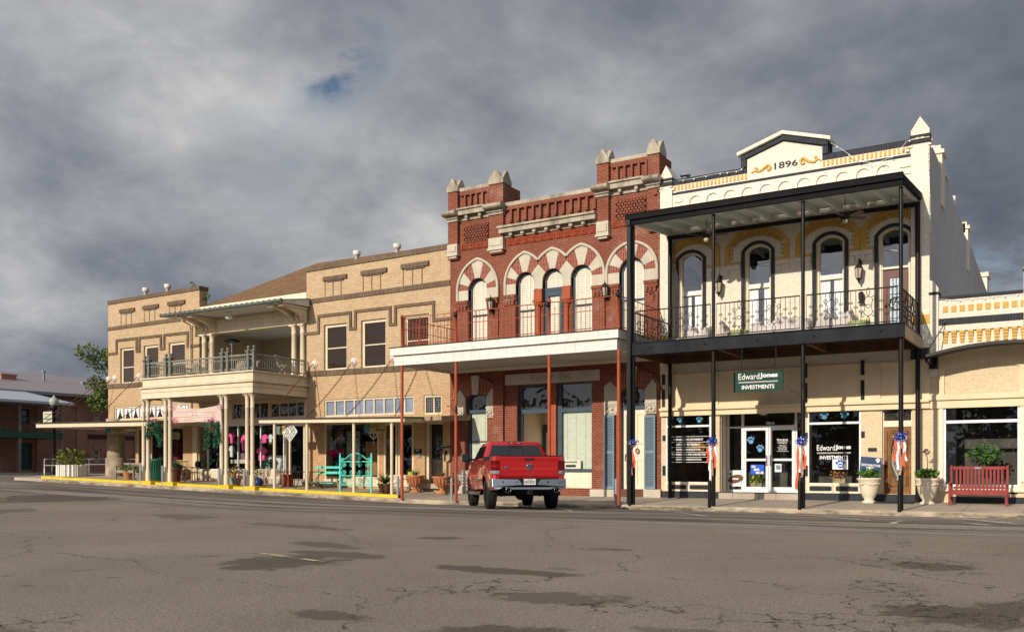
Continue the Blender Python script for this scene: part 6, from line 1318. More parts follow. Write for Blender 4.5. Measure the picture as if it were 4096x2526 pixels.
p=wp(G(2222,480),FY-.03); b=MB(); b.tube([tuple(p+Vector(v)) for v in ((-.06,0,.12),(.04,-.04,.14),(.08,-.05,.05),(.05,-.02,-.2))],.025,6); b.ball(tuple(p+Vector((-.06,-.04,.1))),.045,6); tag(b.build('iron_bracket',IRON),'small rusty iron bracket on red brick right of last arch','bracket')
hook(H(565,505),RPY-.08,'empty basket hook on red post in front of bank corner')
for (px,lb) in ((H(530,1268),'grey steel bollard left of the red truck beside a red post'),(H(1945,1322),'grey steel bollard beside the red post right of truck'),(H(68,1252),'grey steel bollard at end of the yellow kerb')):
    g=wp(px,CURB+.3); z=sw(g.x,g.y)-.02; b=MB(); b.lathe((g.x,g.y,z),[(.05,0),(.05,.82),(.04,.86),(.01,.88)],12); tag(b.build('bollard',STEEL),lb,'bollard','grey steel bollards along the kerb')
# ================= tan brick corner building =================
Q1=crop(0,1450,3.218)
TB=thing('commercial_building','long tan brick corner building with brown brick bands, pillared central portico and balcony','building',(X_(1100),FY,0))
txl=X_(433); tpl=X_(797.5); tpr=X_(1226.5); txr=X_(1801)-.003
top_=ln(B(95,513),E(1210,148)); topb=ln(B(95,549),E(1210,190))
midt=ln(B(85,778),E(1220,440)); midb=ln(B(85,812),E(1220,482))
sil_t=ln(B(78,1352),B(2100,1222)); sil_b=ln(B(78,1396),B(2100,1275))
lwt=ln(A(690,868),D(990,140))
print('tan lines', [round(f(x),2) for f in (top_,midt,sil_t) for x in (txl,txr)])
def poly(f0,f1,x0,x1): return [(x0,f0(x0)),(x1,f0(x1)),(x1,f1(x1)),(x0,f1(x0))]
k_=lambda v:(lambda x:v)
def band(b,f0,f1,x0,x1,Y=FY-.04,d=.039): 
    p=poly(f0,f1,x0,x1); b.prism(p,Y,Y+d)
# window quads: list of (crop, l, r, top at l, bottom at l)
def whole(cr_,l,r,t,bt): x0,x1=xc(cr_,l),xc(cr_,r); return (x0,x1,zc(cr_,(l+r)/2,bt),zc(cr_,(l+r)/2,t))
TW=[whole(B,204,343,982,1350),whole(B,440,588,955,1330),whole(B,692,856,925,1320),whole(E,192,377,795,1172),whole(E,492,692,758,1152),whole(E,838,1040,720,1125)]
zT=[(a[2],a[3]) for a in TW]; print('tan wins',[(round(a,2),round(b,2)) for a,b in zT])
# ---- shop openings
zA=lambda x,y:zc(A,x,y)
trL=(xc(A,690),tpl-.9,zA(770,950),zA(770,868))
wl=MB()
ybot=.0
zaw0=zA(760,958)-.05
cornx=xc(A,820)
wl.prism([(txl,zaw0),(cornx,zaw0),(cornx,.5),(tpl,.35),(tpl,topb(tpl)),(txl,topb(txl))],FY,FY+.5,[rc(*t) for t in TW[:3]]+[rc(trL[0],trL[1],trL[2],trL[3]),rc(cornx+.15,xc(C,890),1.25,zaw0-.35)])
wl.build('left_wing_wall',TANB,TB)
# corner return wall on the side street
b=MB(); b.box(txl,txl+.4,FY+.5,FY+20,zaw0,topb(txl)); b.box(txl+.002,txl+.4,FY+5,FY+20,.5,zaw0-.002); b.build('side_wall',TANB,TB)
wr_=MB(); trR=(xc(D,1000),xc(H,205),(zc(D,1400,380)),(zc(D,1400,143)))
lead=(xc(H,290),xc(H,445),zc(H,367,552),zc(H,367,385))
shR=(xc(D,1000),xc(D,1730),zc(D,1200,1215),zc(D,1200,470)); shR2=(xc(D,1795),xc(H,203),zc(D,1900,1200),zc(D,1900,470)); drR=(xc(H,300),xc(H,455),zc(H,380,1145),zc(H,380,610))
wr_.prism([(tpr,.5),(txr,.3),(txr,topb(txr)),(tpr,topb(tpr))],FY,FY+.5,[rc(*t) for t in TW[3:]]+[rc(*trR),rc(*lead),rc(*shR),rc(*shR2),rc(*drR)])
wr_.build('right_wing_wall',TANB,TB)
cp=MB()
for (a,b_) in ((txl,tpl+.05),(tpr-.05,txr)): cp.new(); band(cp,topb,top_,a,b_,FY-.06,.6)
cp.each('brown_coping',BRNB,TB)
# parapet end of left wing and slope of central roof
bd=MB()
for (a,b_) in ((txl-.03,tpl),(tpr,txr)): bd.new(); band(bd,midb,midt,a,b_,FY-.05,.049)
for (a,b_) in ((txl-.02,xc(B,415)+.3),(tpr,txr)): bd.new(); band(bd,sil_b,sil_t,a,b_,FY-.06,.059)
# short lintel bars with slots
SL=pm('dark brick joint shadow',(.13,.09,.055),.9)  # slots are dark strips on the wall, their shade painted in
sl_=MB()
for cr_,l,r,t,bt,sb in ((B,204,355,590,625,752),(B,437,596,553,590,722),(B,690,861,512,550,645),(E,192,382,408,440,577),(E,498,704,358,392,530),(E,820,1043,303,340,486)):
    x0,x1=xc(cr_,l),xc(cr_,r); zt_,zb_=zc(cr_,(l+r)/2,t),zc(cr_,(l+r)/2,bt); bd.new(); bd.box(x0,x1,FY-.09,FY-.001,zb_,zt_); bd.box(x0+.15*(x1-x0),x1-.15*(x1-x0),FY-.06,FY-.001,zb_-.06,zb_-.001)
    zz=midt((x0+x1)/2)+.02
    for k in (.06,.40,.74): x=x0+(x1-x0)*k; sl_.new(); sl_.box(x-.022,x+.022,FY-.012,FY-.001,zz,zb_-.001)
sl_.each('joint_shade_strip',SL,TB)
# stepped band over the windows
def step(pts,closed=False):
    w=.13; P=[wp(p,FY) for p in pts]
    for a,b_ in zip(P,P[1:]):
        if abs(a.x-b_.x)>abs(a.z-b_.z): z=(a.z+b_.z)/2; bd.box(min(a.x,b_.x)-w/2,max(a.x,b_.x)+w/2,FY-.055,FY-.001,z-w/2,z+w/2)
        else: x=(a.x+b_.x)/2; z0,z1=sorted((a.z,b_.z)); bd.box(x-w/2,x+w/2,FY-.057,FY-.001,z0+w/2,z1-w/2)
bd.new(); step([B(85,1048),B(170,1040),B(172,910),B(372,890),B(374,1020),B(402,1018),B(402,885),B(616,862),B(618,995),B(652,992),B(652,855),B(886,832),B(888,972),B(1000,958)])
bd.new(); step([E(50,878),E(152,866),E(155,738),E(410,702),E(410,836),E(450,832),E(450,696),E(730,664),E(730,803),E(773,797),E(773,658),E(1080,622),E(1080,768),E(1218,750)])
bd.each('brown_brick_band',BRNB,TB)
# upper windows
SCR=opaqueglass('window insect screen',(.060,.046,.040),.02,.5)
SCR2=opaqueglass('brown screened glass',(.030,.019,.013),.035,.5)
for i,t in enumerate(TW):
    x0,x1,z0,z1=t; f=MB(); mz=z0+(z1-z0)*(.47 if i<3 else .49)
    f.prism(rc(x0,x1,z0,z1),FY+.10,FY+.20,[rc(x0+.13,x1-.10,z0+.12,z1-.13)]); f.box(x0+.13,x1-.10,FY+.12,FY+.19,mz-.025,mz+.025); f.box(x0-.03,x1+.03,FY-.03,FY+.12,z0-.03,z0+.04); fo=f.build('window',CWOOD,TB)
    MB().box(x0+.13,x1-.10,FY+.15,FY+.16,z0+.12,z1-.13).build('pane',SCR if i<3 else SCR2,fo)
# transoms
def transom(r_,n,name,gm,par=TB,lace=False,gaps=None):
    x0,x1,z0,z1=r_; hs=[]; w=(x1-x0)/n
    for k in range(n): hs.append(rc(x0+w*k+.07,x0+w*(k+1)-.0+(-.07 if k==n-1 else -.0),z0+.08,z1-.08))
    f=MB(); f.prism(rc(x0,x1,z0,z1),FY+.05,FY+.15,hs); fo=f.build(name,CWOOD,par); MB().box(x0+.02,x1-.02,FY+.12,FY+.13,z0+.05,z1-.05).build('pane',gm,fo)
    return fo
PANEB=opaqueglass('grey curtained glass',(.22,.25,.32),.12,.2)
to=transom(trL,9,'transom_window',DGLASS)
lc=MB(); w=(trL[1]-trL[0])/9
for k in range(9):
    a=trL[0]+w*k+.09;b_=trL[0]+w*(k+1)-.02; m=(a+b_)/2; zt_=trL[3]-.1; zb_=trL[2]+.1
    for (p,r_,q_) in ((a,a+.3*w,a+.06),(b_,b_-.3*w,b_-.06)): lc.add([(p,FY+.112,zt_),(r_+(.1*w if p<m else -.1*w),FY+.112,zt_),(r_,FY+.112,(zt_+zb_)/2),(q_,FY+.112,zb_),(p,FY+.112,zb_)],[(0,1,2,3,4)])
lc.build('lace_curtain',CURT,to)
transom(trR,9,'transom_window',PANEB)
lo_=transom(lead,2,'leaded_window',DGLASS)
q=MB()
for k in range(1,8): zz=lead[2]+(lead[3]-lead[2])*k/8; q.box(lead[0]+.1,lead[1]-.1,FY+.108,FY+.112,zz-.006,zz+.006)
for k in range(1,8): xx=lead[0]+(lead[1]-lead[0])*k/8; q.box(xx-.006,xx+.006,FY+.102,FY+.107,lead[2]+.1,lead[3]-.1)
q.build('lead_cames',pm('pale came',(.25,.3,.28),.5),lo_)
# shop windows of the right wing
shopwin(*shR,None,par=TB,fw=.08,mull=((shR[0]+shR[1])*.5+.1,),mat=CWOOD)
shopwin(*shR2,None,par=TB,fw=.10,mull=(xc(D,1965),xc(H,60)+.1),mat=CWOOD)
MB().box(shR[0],shR[1],FY-.04,FY-.001,.55,shR[2]-.02).box(shR2[0],shR2[1],FY-.045,FY-.001,.5,shR2[2]-.02).build('stall_riser',CWOOD,TB)
f=MB(); x0,x1,z0,z1=drR; f.prism(rc(x0,x1,z0,z1),FY+.1,FY+.3,[rc(x0+.14,x1-.06,z0,z1-.12)]); f.build('door_casing',CWOOD,TB)
d=MB(); d.prism(rc(x0+.145,x1-.065,z0,z1-.13),FY+.32,FY+.37,[rc(x0+.25,x1-.16,z0+.35,z1-.35)]); do=d.build('door',pm('dark brown door',(.035,.02,.014),.4),TB); MB().box(x0+.25,x1-.16,FY+.34,FY+.35,z0+.35,z1-.35).build('pane',DGLASS,do); MB().box(x0+.22,x1-.14,FY+.30,FY+.319,z0+.05,z0+.3).build('kick_plate',pm('aged brass',(.25,.18,.07),.35,.2,4,metal=.8),do)
MB().box(x0-.3,x1+.2,FY-.25,FY+.3,z0-.2,z0-.003).build('door_step',CONC,TB)
# left wing shop window
sx0,sx1=cornx+.15,xc(C,890); shopwin(sx0,sx1,1.25,zaw0-.35,None,par=TB,fw=.07,mull=(sx0+(sx1-sx0)*.3,sx0+(sx1-sx0)*.62),mat=CWOOD)
# round stone corner column
p=wp(Q1(1440,1430),FY-.1); cz0=sw(p.x,FY)-.03; q=MB(); prof=[(.52,0),(.54,.05),(.53,1.0),(.45,1.02)]
z=1.02
for k in range(5): h=.42; prof+=[(.44,z+.02),(.45,z+.05),(.45,z+h-.04),(.44,z+h-.01)]; z+=h
prof+=[(.5,z),(.5,zaw0-cz0)]
q.lathe((p.x,FY+.15,cz0),prof,24); q.build('corner_column',pm('rough grey limestone',(.36,.30,.22),.9,.35,2.5,bmp=.8),TB)
MB().box(txl,cornx,FY+.02,FY+4.9,zaw0-.08,zaw0-.02).build('corner_soffit',CWOOD,TB)
# ---- interiors
it=MB(); it.box(cornx,txr-.2,FY+6,FY+6.1,.3,5.4); it.box(cornx,txr-.2,FY+.51,FY+6,4.05,4.1); it.box(cornx-.1,cornx,FY+.5,FY+6,.3,4.1); it.box(txr-.3,txr-.2,FY+.51,FY+6,.3,4.1); it.box(tpr+.2,tpr+.3,FY+.51,FY+6,.3,4.1); it.box(tpl+.2,tpl+.3,FY+.9,FY+6,.3,4.1)
it.box(cornx,txr-.2,FY+.6,FY+6,.6,.65)
it.build('shop_interior',DARKIN,TB)
# ---- central bay: recessed porch above, shopfront below
PB=FY+4.2; zfl=lambda x:sil_t(x)-.05
flz=5.62; en0=ln(B(1005,865),B(2075,740)); 
ebz=(en0(tpl)+en0(tpr))/2; gut=8.78; print('entab',en0(tpl),en0(tpr))
pc=MB(); pc.box(tpl,tpr,PB,PB+.1,flz,ebz+1.0); pc.box(tpl-.001,tpl+.1,FY+.5,PB,flz,ebz+1.2); pc.box(tpr-.1,tpr+.001,FY+.5,PB,flz,ebz+1.2); pc.build('porch_walls',pm('warm buff paint',(.46,.38,.27),.8,.08,1),TB)
MB().box(tpl,tpr,FY+.02,PB,ebz+.25,ebz+.3).build('porch_ceiling',CEIL,TB)
MB().box(tpl,tpr,FY+.3,PB,flz-.1,flz).build('porch_floor',pm('grey deck',(.22,.2,.18),.8),TB)
f=MB(); x0,x1=xc(B,1375,PB),xc(B,1535,PB); f.prism(rc(x0,x1,flz,flz+2.6),PB-.06,PB-.001,[rc(x0+.14,x1-.14,flz,flz+2.45)]); fo=f.build('porch_window',CWOOD,TB); MB().box(x0+.14,x1-.14,PB-.03,PB-.01,flz+.2,flz+2.45).build('pane',DGLASS,fo)
MB().rect(1198,960,1245,1030,PB-.08,.06,B).build('wall_panel',DARK,TB)
# entablature with dentils
q=MB(); q.box(tpl,tpr,FY-.16,FY+.2,ebz,ebz+.22); q.box(tpl,tpr,FY-.13,FY+.2,ebz+.221,ebz+.62); q.box(tpl,tpr,FY-.10,FY+.2,ebz+.621,gut+.02)
n=44
for k in range(n): x=tpl+.9+(tpr-tpl-1.8)*k/n; q.box(x,x+.10,FY-.19,FY-.101,gut-.30,gut-.12)
q.build('entablature',CWOOD,TB)
# eave: thin roof with soffit
ex0,ex1=X_(650,29.9),X_(1130,29.9); EYf=29.9
exr=X_(1245); q=MB(); 
q.hexa([(ex0,EYf,gut-.04),(ex1,EYf,gut-.04),(ex1,EYf,gut+.05),(ex0,EYf,gut+.05),(ex0+.1,FY-.12,gut+.0),(exr,FY-.12,gut+.0),(exr,FY-.12,gut+.34),(ex0+.1,FY-.12,gut+.34)])
q.build('eave_soffit',pm('pale blue grey soffit',(.55,.56,.54),.6),TB)
q=MB(); q.hexa([(ex0-.03,EYf-.03,gut+.051),(ex1+.03,EYf-.03,gut+.051),(ex1+.03,EYf-.03,gut+.075),(ex0-.03,EYf-.03,gut+.075),(ex0+.07,FY-.125,gut+.341),(exr+.02,FY-.125,gut+.341),(exr+.02,FY-.125,gut+.37),(ex0+.07,FY-.125,gut+.37)]); q.build('eave_shingles',SHING,TB)
q=MB(); q.tube([(ex0-.06,EYf-.08,gut+.02),(ex1+.04,EYf-.08,gut+.02)],.075,8); 
for k in range(24): x=ex0+(ex1-ex0)*k/23; q.box(x-.012,x+.012,EYf-.165,EYf-.02,gut+.06,gut+.11)
q.build('gutter',pm('grey green gutter',(.095,.115,.105),.5,.2,4,dirt=.3),TB)
p0=wp(B(905,745),FY-.12); p1=wp(B(930,1260),FY-.1); MB().tube([(p0.x,FY-.6,gut-.02),(p0.x+.02,FY-.12,p0.z-.05),(p0.x+.03,FY-.1,5.3),(p0.x+.03,FY-.1,4.3)],.05,8).build('downpipe',CWOOD,TB)
# scroll brackets
def bracket(x,par):
    q=MB(); q.box(x-.16,x+.16,EYf+.15,FY-.101,gut-.16,gut-.045)
    prof=[]
    for k in range(15): t=k/14; prof.append((FY-.12-1.25*(1-t)**1.6*1.0 , gut-.17-1.0*t**1.3))
    back=[(FY-.11,gut-1.17),(FY-.11,gut-.17)]
    P=[(y,gut-.17+(z-gut+.17)*.55) for y,z in prof+back]; vs=[(x-.12,y,z) for y,z in P]+[(x+.12,y,z) for y,z in P]; n=len(P); q.add(vs,[tuple(range(n)),tuple(range(n,2*n))[::-1]]+[(i,(i+1)%n,(i+1)%n+n,i+n)[::-1] for i in range(n)])
    for s_ in (-1,1):
        for (cy,cz,r0) in ((FY-.40,gut-.50,.24),): q.tube([(x+s_*.13,cy+r0*(1-t/26)*math.cos(t*PI/7),cz+r0*(1-t/26)*math.sin(t*PI/7)) for t in range(24)],.03,5)
    q.build('scroll_bracket',CWOOD,par)
for px in (B(960,0)[0],B(1060,0)[0],B(1870,0)[0],B(1975,0)[0]): bracket(X_(px,FY-.7),TB)
MB().lathe(tuple(wp(B(1302,680),EYf+.7)),[(.02,.30),(.09,.28),(.1,.2),(.05,.14),(.20,.02),(.17,-.04),(.02,-.09)],14).build('soffit_lamp',WFRAME,TB)
# main hipped roof
a=wp(B(1000,580),FY+.15); c=wp(B(2085,428),FY+.15); rz0=(a.z+c.z)/2; 
pk=wp(B(2190,130),FY+6.0); q=MB(); ax_=a.x-.0
pt=[(ax_,FY+.15,a.z),(tpr,FY+.15,c.z),(tpr+6,FY+.15,c.z),(pk.x,FY+6,pk.z),(ax_-1.0,FY+13,a.z),(tpr+7,FY+6,pk.z),(tpr+6,FY+13,a.z)]
q.add(pt,[(0,1,2,5,3),(0,3,4),(3,5,6,4)]); 
q=MB(); tt=(wp(B(2085,180),FY+4.9)); 
V=lambda x,y,z:(x,y,z)
q.add([V(ax_,FY+.15,a.z),V(tpr+.2,FY+.15,c.z),V(tpr+.2,FY+6,pk.z-.05),V(pk.x,FY+6,pk.z),V(ax_,FY+12,a.z)],[(0,1,2,3),(0,3,4)]); q.add([V(tpr+.2,FY+6,pk.z-.05),V(tpr+4,FY+6,pk.z-.05),V(tpr+4,FY+.6,top_(tpr)-1.0),V(tpr+.2,FY+.6,top_(tpr)-1.0)],[(3,2,1,0)])
q.build('shingled_roof',SHING,TB)
q=MB(); q.prism([(tpl,gut+.2),(tpr,gut+.2),(tpr,c.z-.02),(tpl,a.z-.02)],FY-.02,FY+.12); q.build('white_fascia_wall',TRIMC,TB)
MB().tube([(a.x-.1,FY+.1,a.z-.02),(tpr,FY+.1,c.z-.02)],.035,6).build('roof_edge_trim',GREENP,TB)
# columns
def column(x,y,z0,z1,r,par,name='column'):
    q=MB(); q.lathe((x,y,0),[(r*1.35,z0),(r*1.35,z0+.07),(r*1.15,z0+.12),(r*1.02,z0+.2),(r,z0+.25),(r*.9,z1-.42),(r*1.05,z1-.40),(r*1.05,z1-.36),(r*.9,z1-.34),(r*.9,z1-.16),(r*1.2,z1-.08),(r*1.3,z1-.06)],16); q.box(x-r*1.4,x+r*1.4,y-r*1.4,y+r*1.4,z1-.06,z1); return q.build(name,CWOOD,par)
for px in (1050,1127,1955,2042): column(X_(B(px,0)[0],FY-.0),FY+.02,flz,ebz-.002,.135,TB,'porch_column')
# balcony box on the kerb columns
BF=28.4; x0,x1=X_(B(400,0)[0],BF-.05),X_(B(1545,0)[0],BF); fz=5.56
lz=(wp(C(235,165),BF).z+wp(C(1935,95),BF).z)/2; print('balcony',x0,x1,lz)
q=MB(); q.box(x0+.15,x1-.02,BF,FY-.002,fz-.38,fz-.03); q.box(x0+.05,x1+.08,BF-.10,FY-.002,fz-.029,fz+.03); q.box(x0+.02,x1+.10,BF-.12,FY-.002,fz-.46,fz-.381); q.box(x0+.10,x1+.0,BF-.04,FY-.002,lz+.02,fz-.461); q.box(x0+.07,x1+.04,BF-.07,FY-.002,fz-.66,fz-.62); q.build('balcony',CWOOD,TB)
q=MB(); q.box(x0+.02,x1+.101,BF-.125,BF-.121,fz-.385,fz-.378); q.box(x0+.10,x1+.001,BF-.046,BF-.041,fz-.99,fz-.975); q.box(x0+.02,x1+.101,BF-.125,BF-.121,fz-.47,fz-.462); q.box(x1+.105,x1+.108,BF-.12,FY-.01,fz-.47,fz-.46); q.box(x1+.085,x1+.09,BF-.1,FY-.01,fz-.39,fz-.38); q.box(x1+.004,x1+.008,BF,FY-.01,fz-.99,fz-.975); q.build('board_lines',DARK,TB)
MB().box(x0+.2,x1-.05,BF+.05,FY-.01,lz-.0,lz+.015).build('balcony_soffit',pm('buff soffit',(.42,.34,.24),.8),TB)
cols=[283,350,615,683,1462,1533,1848,1927]
for px in cols:
    x=X_(C(px,0)[0],BF+.14); z0=gX(x)+.315
    q=MB(); r=.088; q.lathe((x,BF+.14,0),[(r*1.32,z0),(r*1.32,z0+.42),(r*1.1,z0+.46),(r,z0+.5),(r*.95,lz-.62),(r*1.1,lz-.60),(r*1.1,lz-.56),(r*.95,lz-.54),(r*.95,lz-.22),(r*1.25,lz-.1),(r*1.5,lz-.06)],16); q.box(x-r*1.6,x+r*1.6,BF+.14-r*1.6,BF+.14+r*1.6,lz-.06,lz-.002); q.build('portico_column',CWOOD,TB)
# balcony railing
RLM=pm('aged grey green metal',(.23,.225,.185),.5,.25,5); zrt=(wp(B(900,1100),BF).z+wp(B(560,1138),BF).z)/2; print('rail',zrt)
def baluster(xa,ya,xb,yb,par):
    b=MB(); A_=Vector((xa,ya,0));B_=Vector((xb,yb,0)); L_=(B_-A_).length; n=int(L_/.13)
    for z,r_ in ((zrt,.04),(fz+.55,.018),(fz+.14,.025)): b.tube([A_+Vector((0,0,z)),B_+Vector((0,0,z))],r_,6)
    for i in range(1,n): p=A_.lerp(B_,i/n); b.tube([p+Vector((0,0,fz+.14)),p+Vector((0,0,zrt))],.016,5)
    b.build('balcony_railing',RLM,par)
def rpost(x,y,par):
    b=MB(); h=zrt+.18; b.box(x-.065,x+.065,y-.065,y+.065,fz+.03,h-.1); b.box(x-.09,x+.09,y-.09,y+.09,fz+.03,fz+.2); b.box(x-.09,x+.09,y-.09,y+.09,h-.1,h-.04); b.box(x-.12,x+.12,y-.12,y+.12,h-.039,h); b.lathe((x,y,h),[(.10,0),(.05,.05),(.05,.08)],10); b.ball((x,y,h+.14),.075,10); b.build('railing_post',TEALP,par)
RY_=BF+.06
pp=[X_(B(v,0)[0],RY_) for v in (455,495,668,713,1235,1290,1497,1553)]
for x in pp: rpost(x,RY_,TB)
for a_,b_ in ((0,1),(1,2),(3,4),(5,6),(2,3),(4,5),(6,7)): baluster(pp[a_]+.08,RY_,pp[b_]-.08,RY_,TB)
baluster(pp[7],RY_+.1,pp[7],FY-.1,TB); baluster(pp[0],RY_+.1,pp[0],FY-.1,TB)
# central shopfront
cx0,cx1=xc(C,1050),tpr-.1; zst=zc(C,1700,560); zkp=zc(C,1250,1240)
q=MB(); q.box(tpl,tpr,FY+.02,FY+.3,zst,lz+.3); q.box(tpl,tpl+.14,FY-.02,FY+.3,.3,zst)
q=MB(); q.prism(rc(tpl-.0,tpr,zst+.0,flz-.1),FY+.02,FY+.3,[rc(xc(C,1125),xc(C,1560),zc(C,1650,480)+.0,zc(C,1650,235)),rc(xc(C,1612),xc(D,240),zc(C,1650,480),zc(C,1650,235)),rc(xc(D,265),xc(D,725),zc(D,500,395),zc(D,500,190))]); q.build('shopfront_fascia',CWOOD,TB)
def panes(x0,x1,z0,z1,n,par=TB):
    f=MB(); w=(x1-x0)/n; f.prism(rc(x0,x1,z0,z1),FY+.08,FY+.14,[rc(x0+w*k+.05,x0+w*(k+1)-(.05 if k==n-1 else 0),z0+.06,z1-.06) for k in range(n)]); fo=f.build('transom_window',CWOOD,par); MB().box(x0+.02,x1-.02,FY+.11,FY+.12,z0+.03,z1-.03).build('pane',DGLASS,fo)
panes(xc(C,1125)+.002,xc(C,1560)-.002,zc(C,1650,480)+.002,zc(C,1650,235)-.002,4); panes(xc(C,1612)+.002,xc(D,240)-.002,zc(C,1650,480)+.002,zc(C,1650,235)-.002,4); panes(xc(D,265)+.002,xc(D,725)-.002,zc(D,500,395)+.002,zc(D,500,190)-.002,4)
q=MB(); q.box(xc(C,895),xc(C,1042),FY-.05,FY+.35,.45,zst); q.build('brick_pier',TANB,TB); MB().box(xc(C,1042)+.01,xc(C,1108),FY-.1,FY+.3,.4,zst).build('shopfront_pilaster',CWOOD,TB)
wx0,wx1=xc(C,1112),xc(D,455); shopwin(wx0,wx1,zkp,zst,None,par=TB,fw=.05,mull=[xc(C,1246),xc(C,1703),xc(C,2045)],mat=WFRAME)
MB().box(wx0,wx1,FY-.02,FY+.3,zkp-.42,zkp-.002).build('stall_riser',CWOOD,TB); MB().box(wx0,tpr,FY-.0,FY+.3,.3,zkp-.421).build('plinth',CONC,TB)
f=MB(); x0,x1=xc(D,455),xc(D,725); f.prism(rc(x0,x1,zkp-.8,zst),FY+.06,FY+.16,[rc(x0+.12,x0+(x1-x0)*.2,zkp-.5,zst-.1),rc(x0+(x1-x0)*.27,x1-.1,zkp-.5,zst-.15)]); fo=f.build('shop_door',CWOOD,TB); MB().box(x0+.05,x1-.05,FY+.10,FY+.11,zkp-.5,zst-.1).build('pane',GLASS,fo)
# ---- canopies and chains
def canopy(xa,xb,ya,zf_,th,name='canopy',slope=.12):
    q=MB(); za,zb_=zf_(xa),zf_(xb)
    q.hexa([(xa,ya,za-th),(xb,ya,zb_-th),(xb,ya,zb_),(xa,ya,za),(xa,FY-.07,za-th+slope),(xb,FY-.07,zb_-th+slope),(xb,FY-.07,zb_+slope),(xa,FY-.07,za+slope)]); o_=q.build(name,CWOOD,TB)
    q=MB(); q.hexa([(xa-.05,ya-.06,za+.001),(xb+.05,ya-.06,zb_+.001),(xb+.05,ya-.06,zb_+.05),(xa-.05,ya-.06,za+.05),(xa-.05,FY-.065,za+slope+.005),(xb+.05,FY-.065,zb_+slope+.005),(xb+.05,FY-.065,zb_+slope+.05),(xa-.05,FY-.065,za+slope+.05)]); q.build('canopy_roof',pm('dark roofing felt',(.05,.045,.04),.7) if 'FELT' not in globals() else FELT,o_)
    # icicle light string along the edge
    rnd=random.Random(3); q=MB(); q.tube([(xa,ya-.02,za-th-.01),(xb,ya-.02,zb_-th-.01)],.012,4); x=xa
    while x<xb: h=rnd.uniform(.02,.12); z=zf_(x)-th; q.tube([(x,ya-.02,z),(x+.03,ya-.02,z-h)],.009,4); x+=rnd.uniform(.08,.2)
    q.build('light_string',WOODU,o_); return o_
FELT=pm('dark roofing felt',(.05,.045,.04),.7)
CYa=28.5
lz_=ln(Q1(462,785),C(255,512),CYa); canopy(X_(144,CYa),X_(570,CYa)+.6,CYa,lz_,.20)
cl0=X_(144,CYa); q=MB(); q.hexa([(cl0,CYa+.01,lz_(cl0)-.2),(txl-.01,CYa+.01,lz_(cl0)-.2),(txl-.01,CYa+.01,lz_(cl0)-.01),(cl0,CYa+.01,lz_(cl0)-.01),(cl0,FY+9,lz_(cl0)-.15),(txl-.01,FY+9,lz_(cl0)-.05),(txl-.01,FY+9,lz_(cl0)+.1),(cl0,FY+9,lz_(cl0)+.0)]); q.build('canopy',CWOOD,TB)
lz2=ln(D(120,428),D(2070,405),CYa); canopy(X_(D(120,0)[0],CYa),X_(D(2075,0)[0],CYa),CYa,lz2,.15)
x0=X_(D(2085,0)[0],CYa+1.2); x1=X_(H(520,0)[0],CYa+1.8); q=MB(); zc_=wp(H(300,572),CYa+1.5).z; q.hexa([(x0,CYa+1.2,zc_-.17),(x1,CYa+1.2,zc_-.17),(x1,CYa+1.2,zc_),(x0,CYa+1.2,zc_),(x0,FY-.01,zc_-.1),(x1,FY-.01,zc_-.1),(x1,FY-.01,zc_+.12),(x0,FY-.01,zc_+.12)]); q.build('canopy',pm('grey brown timber',(.33,.25,.16),.7),TB)
for px in (330,766,1397,1906): x=X_(D(px,0)[0],CYa+.08); MB().lathe((x,CYa+.08,0),[(.063,sw(x,CYa)-.02),(.063,lz2(x)-.15)],12).build('canopy_post',CWOOD,TB)
def chain(p,q_,sag,par,links=True,r=.02,mat=None):
    P=Vector(p);Q=Vector(q_); L_=(Q-P).length; n=int(L_/.11) if links else 10; b=MB(); pts=[]
    for i in range(n+1): t=i/n; v=P.lerp(Q,t); v.z-=sag*4*t*(1-t); pts.append(v)
    if links:
        for i in range(n):
            a,c=pts[i],pts[i+1]; d=(c-a).normalized(); m=(a+c)/2; s_=Vector((1,0,0)) if i%2 else Vector((0,0,1)); s_=(s_-d*s_.dot(d)).normalized()*.032; e=d*.055
            b.tube([m-e,m-e*.6+s_,m+e*.6+s_,m+e,m+e*.6-s_,m-e*.6-s_,m-e],.011,4,cap=False)
    else: b.tube(pts,r,6)
    return b.build('tie_chain' if links else 'tie_rod',mat or RUST,par)
RUST=pm('rusted iron',(.11,.05,.03),.8,.3,12)
def medal(p,par): b=MB(); b.lathe((p.x,FY-.02,p.z),[(.20,-.02),(.19,.02),(.10,.05),(.06,.09)],8,ax='y'); b.lathe((p.x,FY-.06,p.z),[(.13,-.01),(.12,.03)],12,ax='y'); b.build('tie_rosette',pm('chipped white plaster',(.62,.56,.48),.8,.2,9),par)
for (cr_,x,y,ex,ey,lk) in ((E,113,1120,D(165,0)[0]+20,0,False),(E,430,1100,D(752,0)[0],0,True),(E,752,1075,D(1290,0)[0],0,True),(None,1690,1435,D(1945,0)[0],0,True)):
    p=wp(cr_(x,y) if cr_ else (x,y),FY-.05); medal(p,TB); x1=X_(ex,CYa+.15); chain((p.x,FY-.12,p.z),(x1,CYa+.15,lz2(x1)+.1),.14 if lk else 0,TB,lk)
for (mx_,my_,ex) in ((1386,215,490),(1468,205,880),(1778,180,1215),(2050,405,1505)):
    p=wp(Q1(mx_,my_),FY-.05); medal(p,TB) if mx_<2000 else None
    x1=X_(Q1(ex,0)[0],CYa+.2) if ex!=880 else X_(Q1(ex,0)[0],CYa+1.5); yy=CYa+.2; chain((p.x,FY-.1,p.z),(x1,yy,lz_(x1)+.08),0,TB,False,.018)
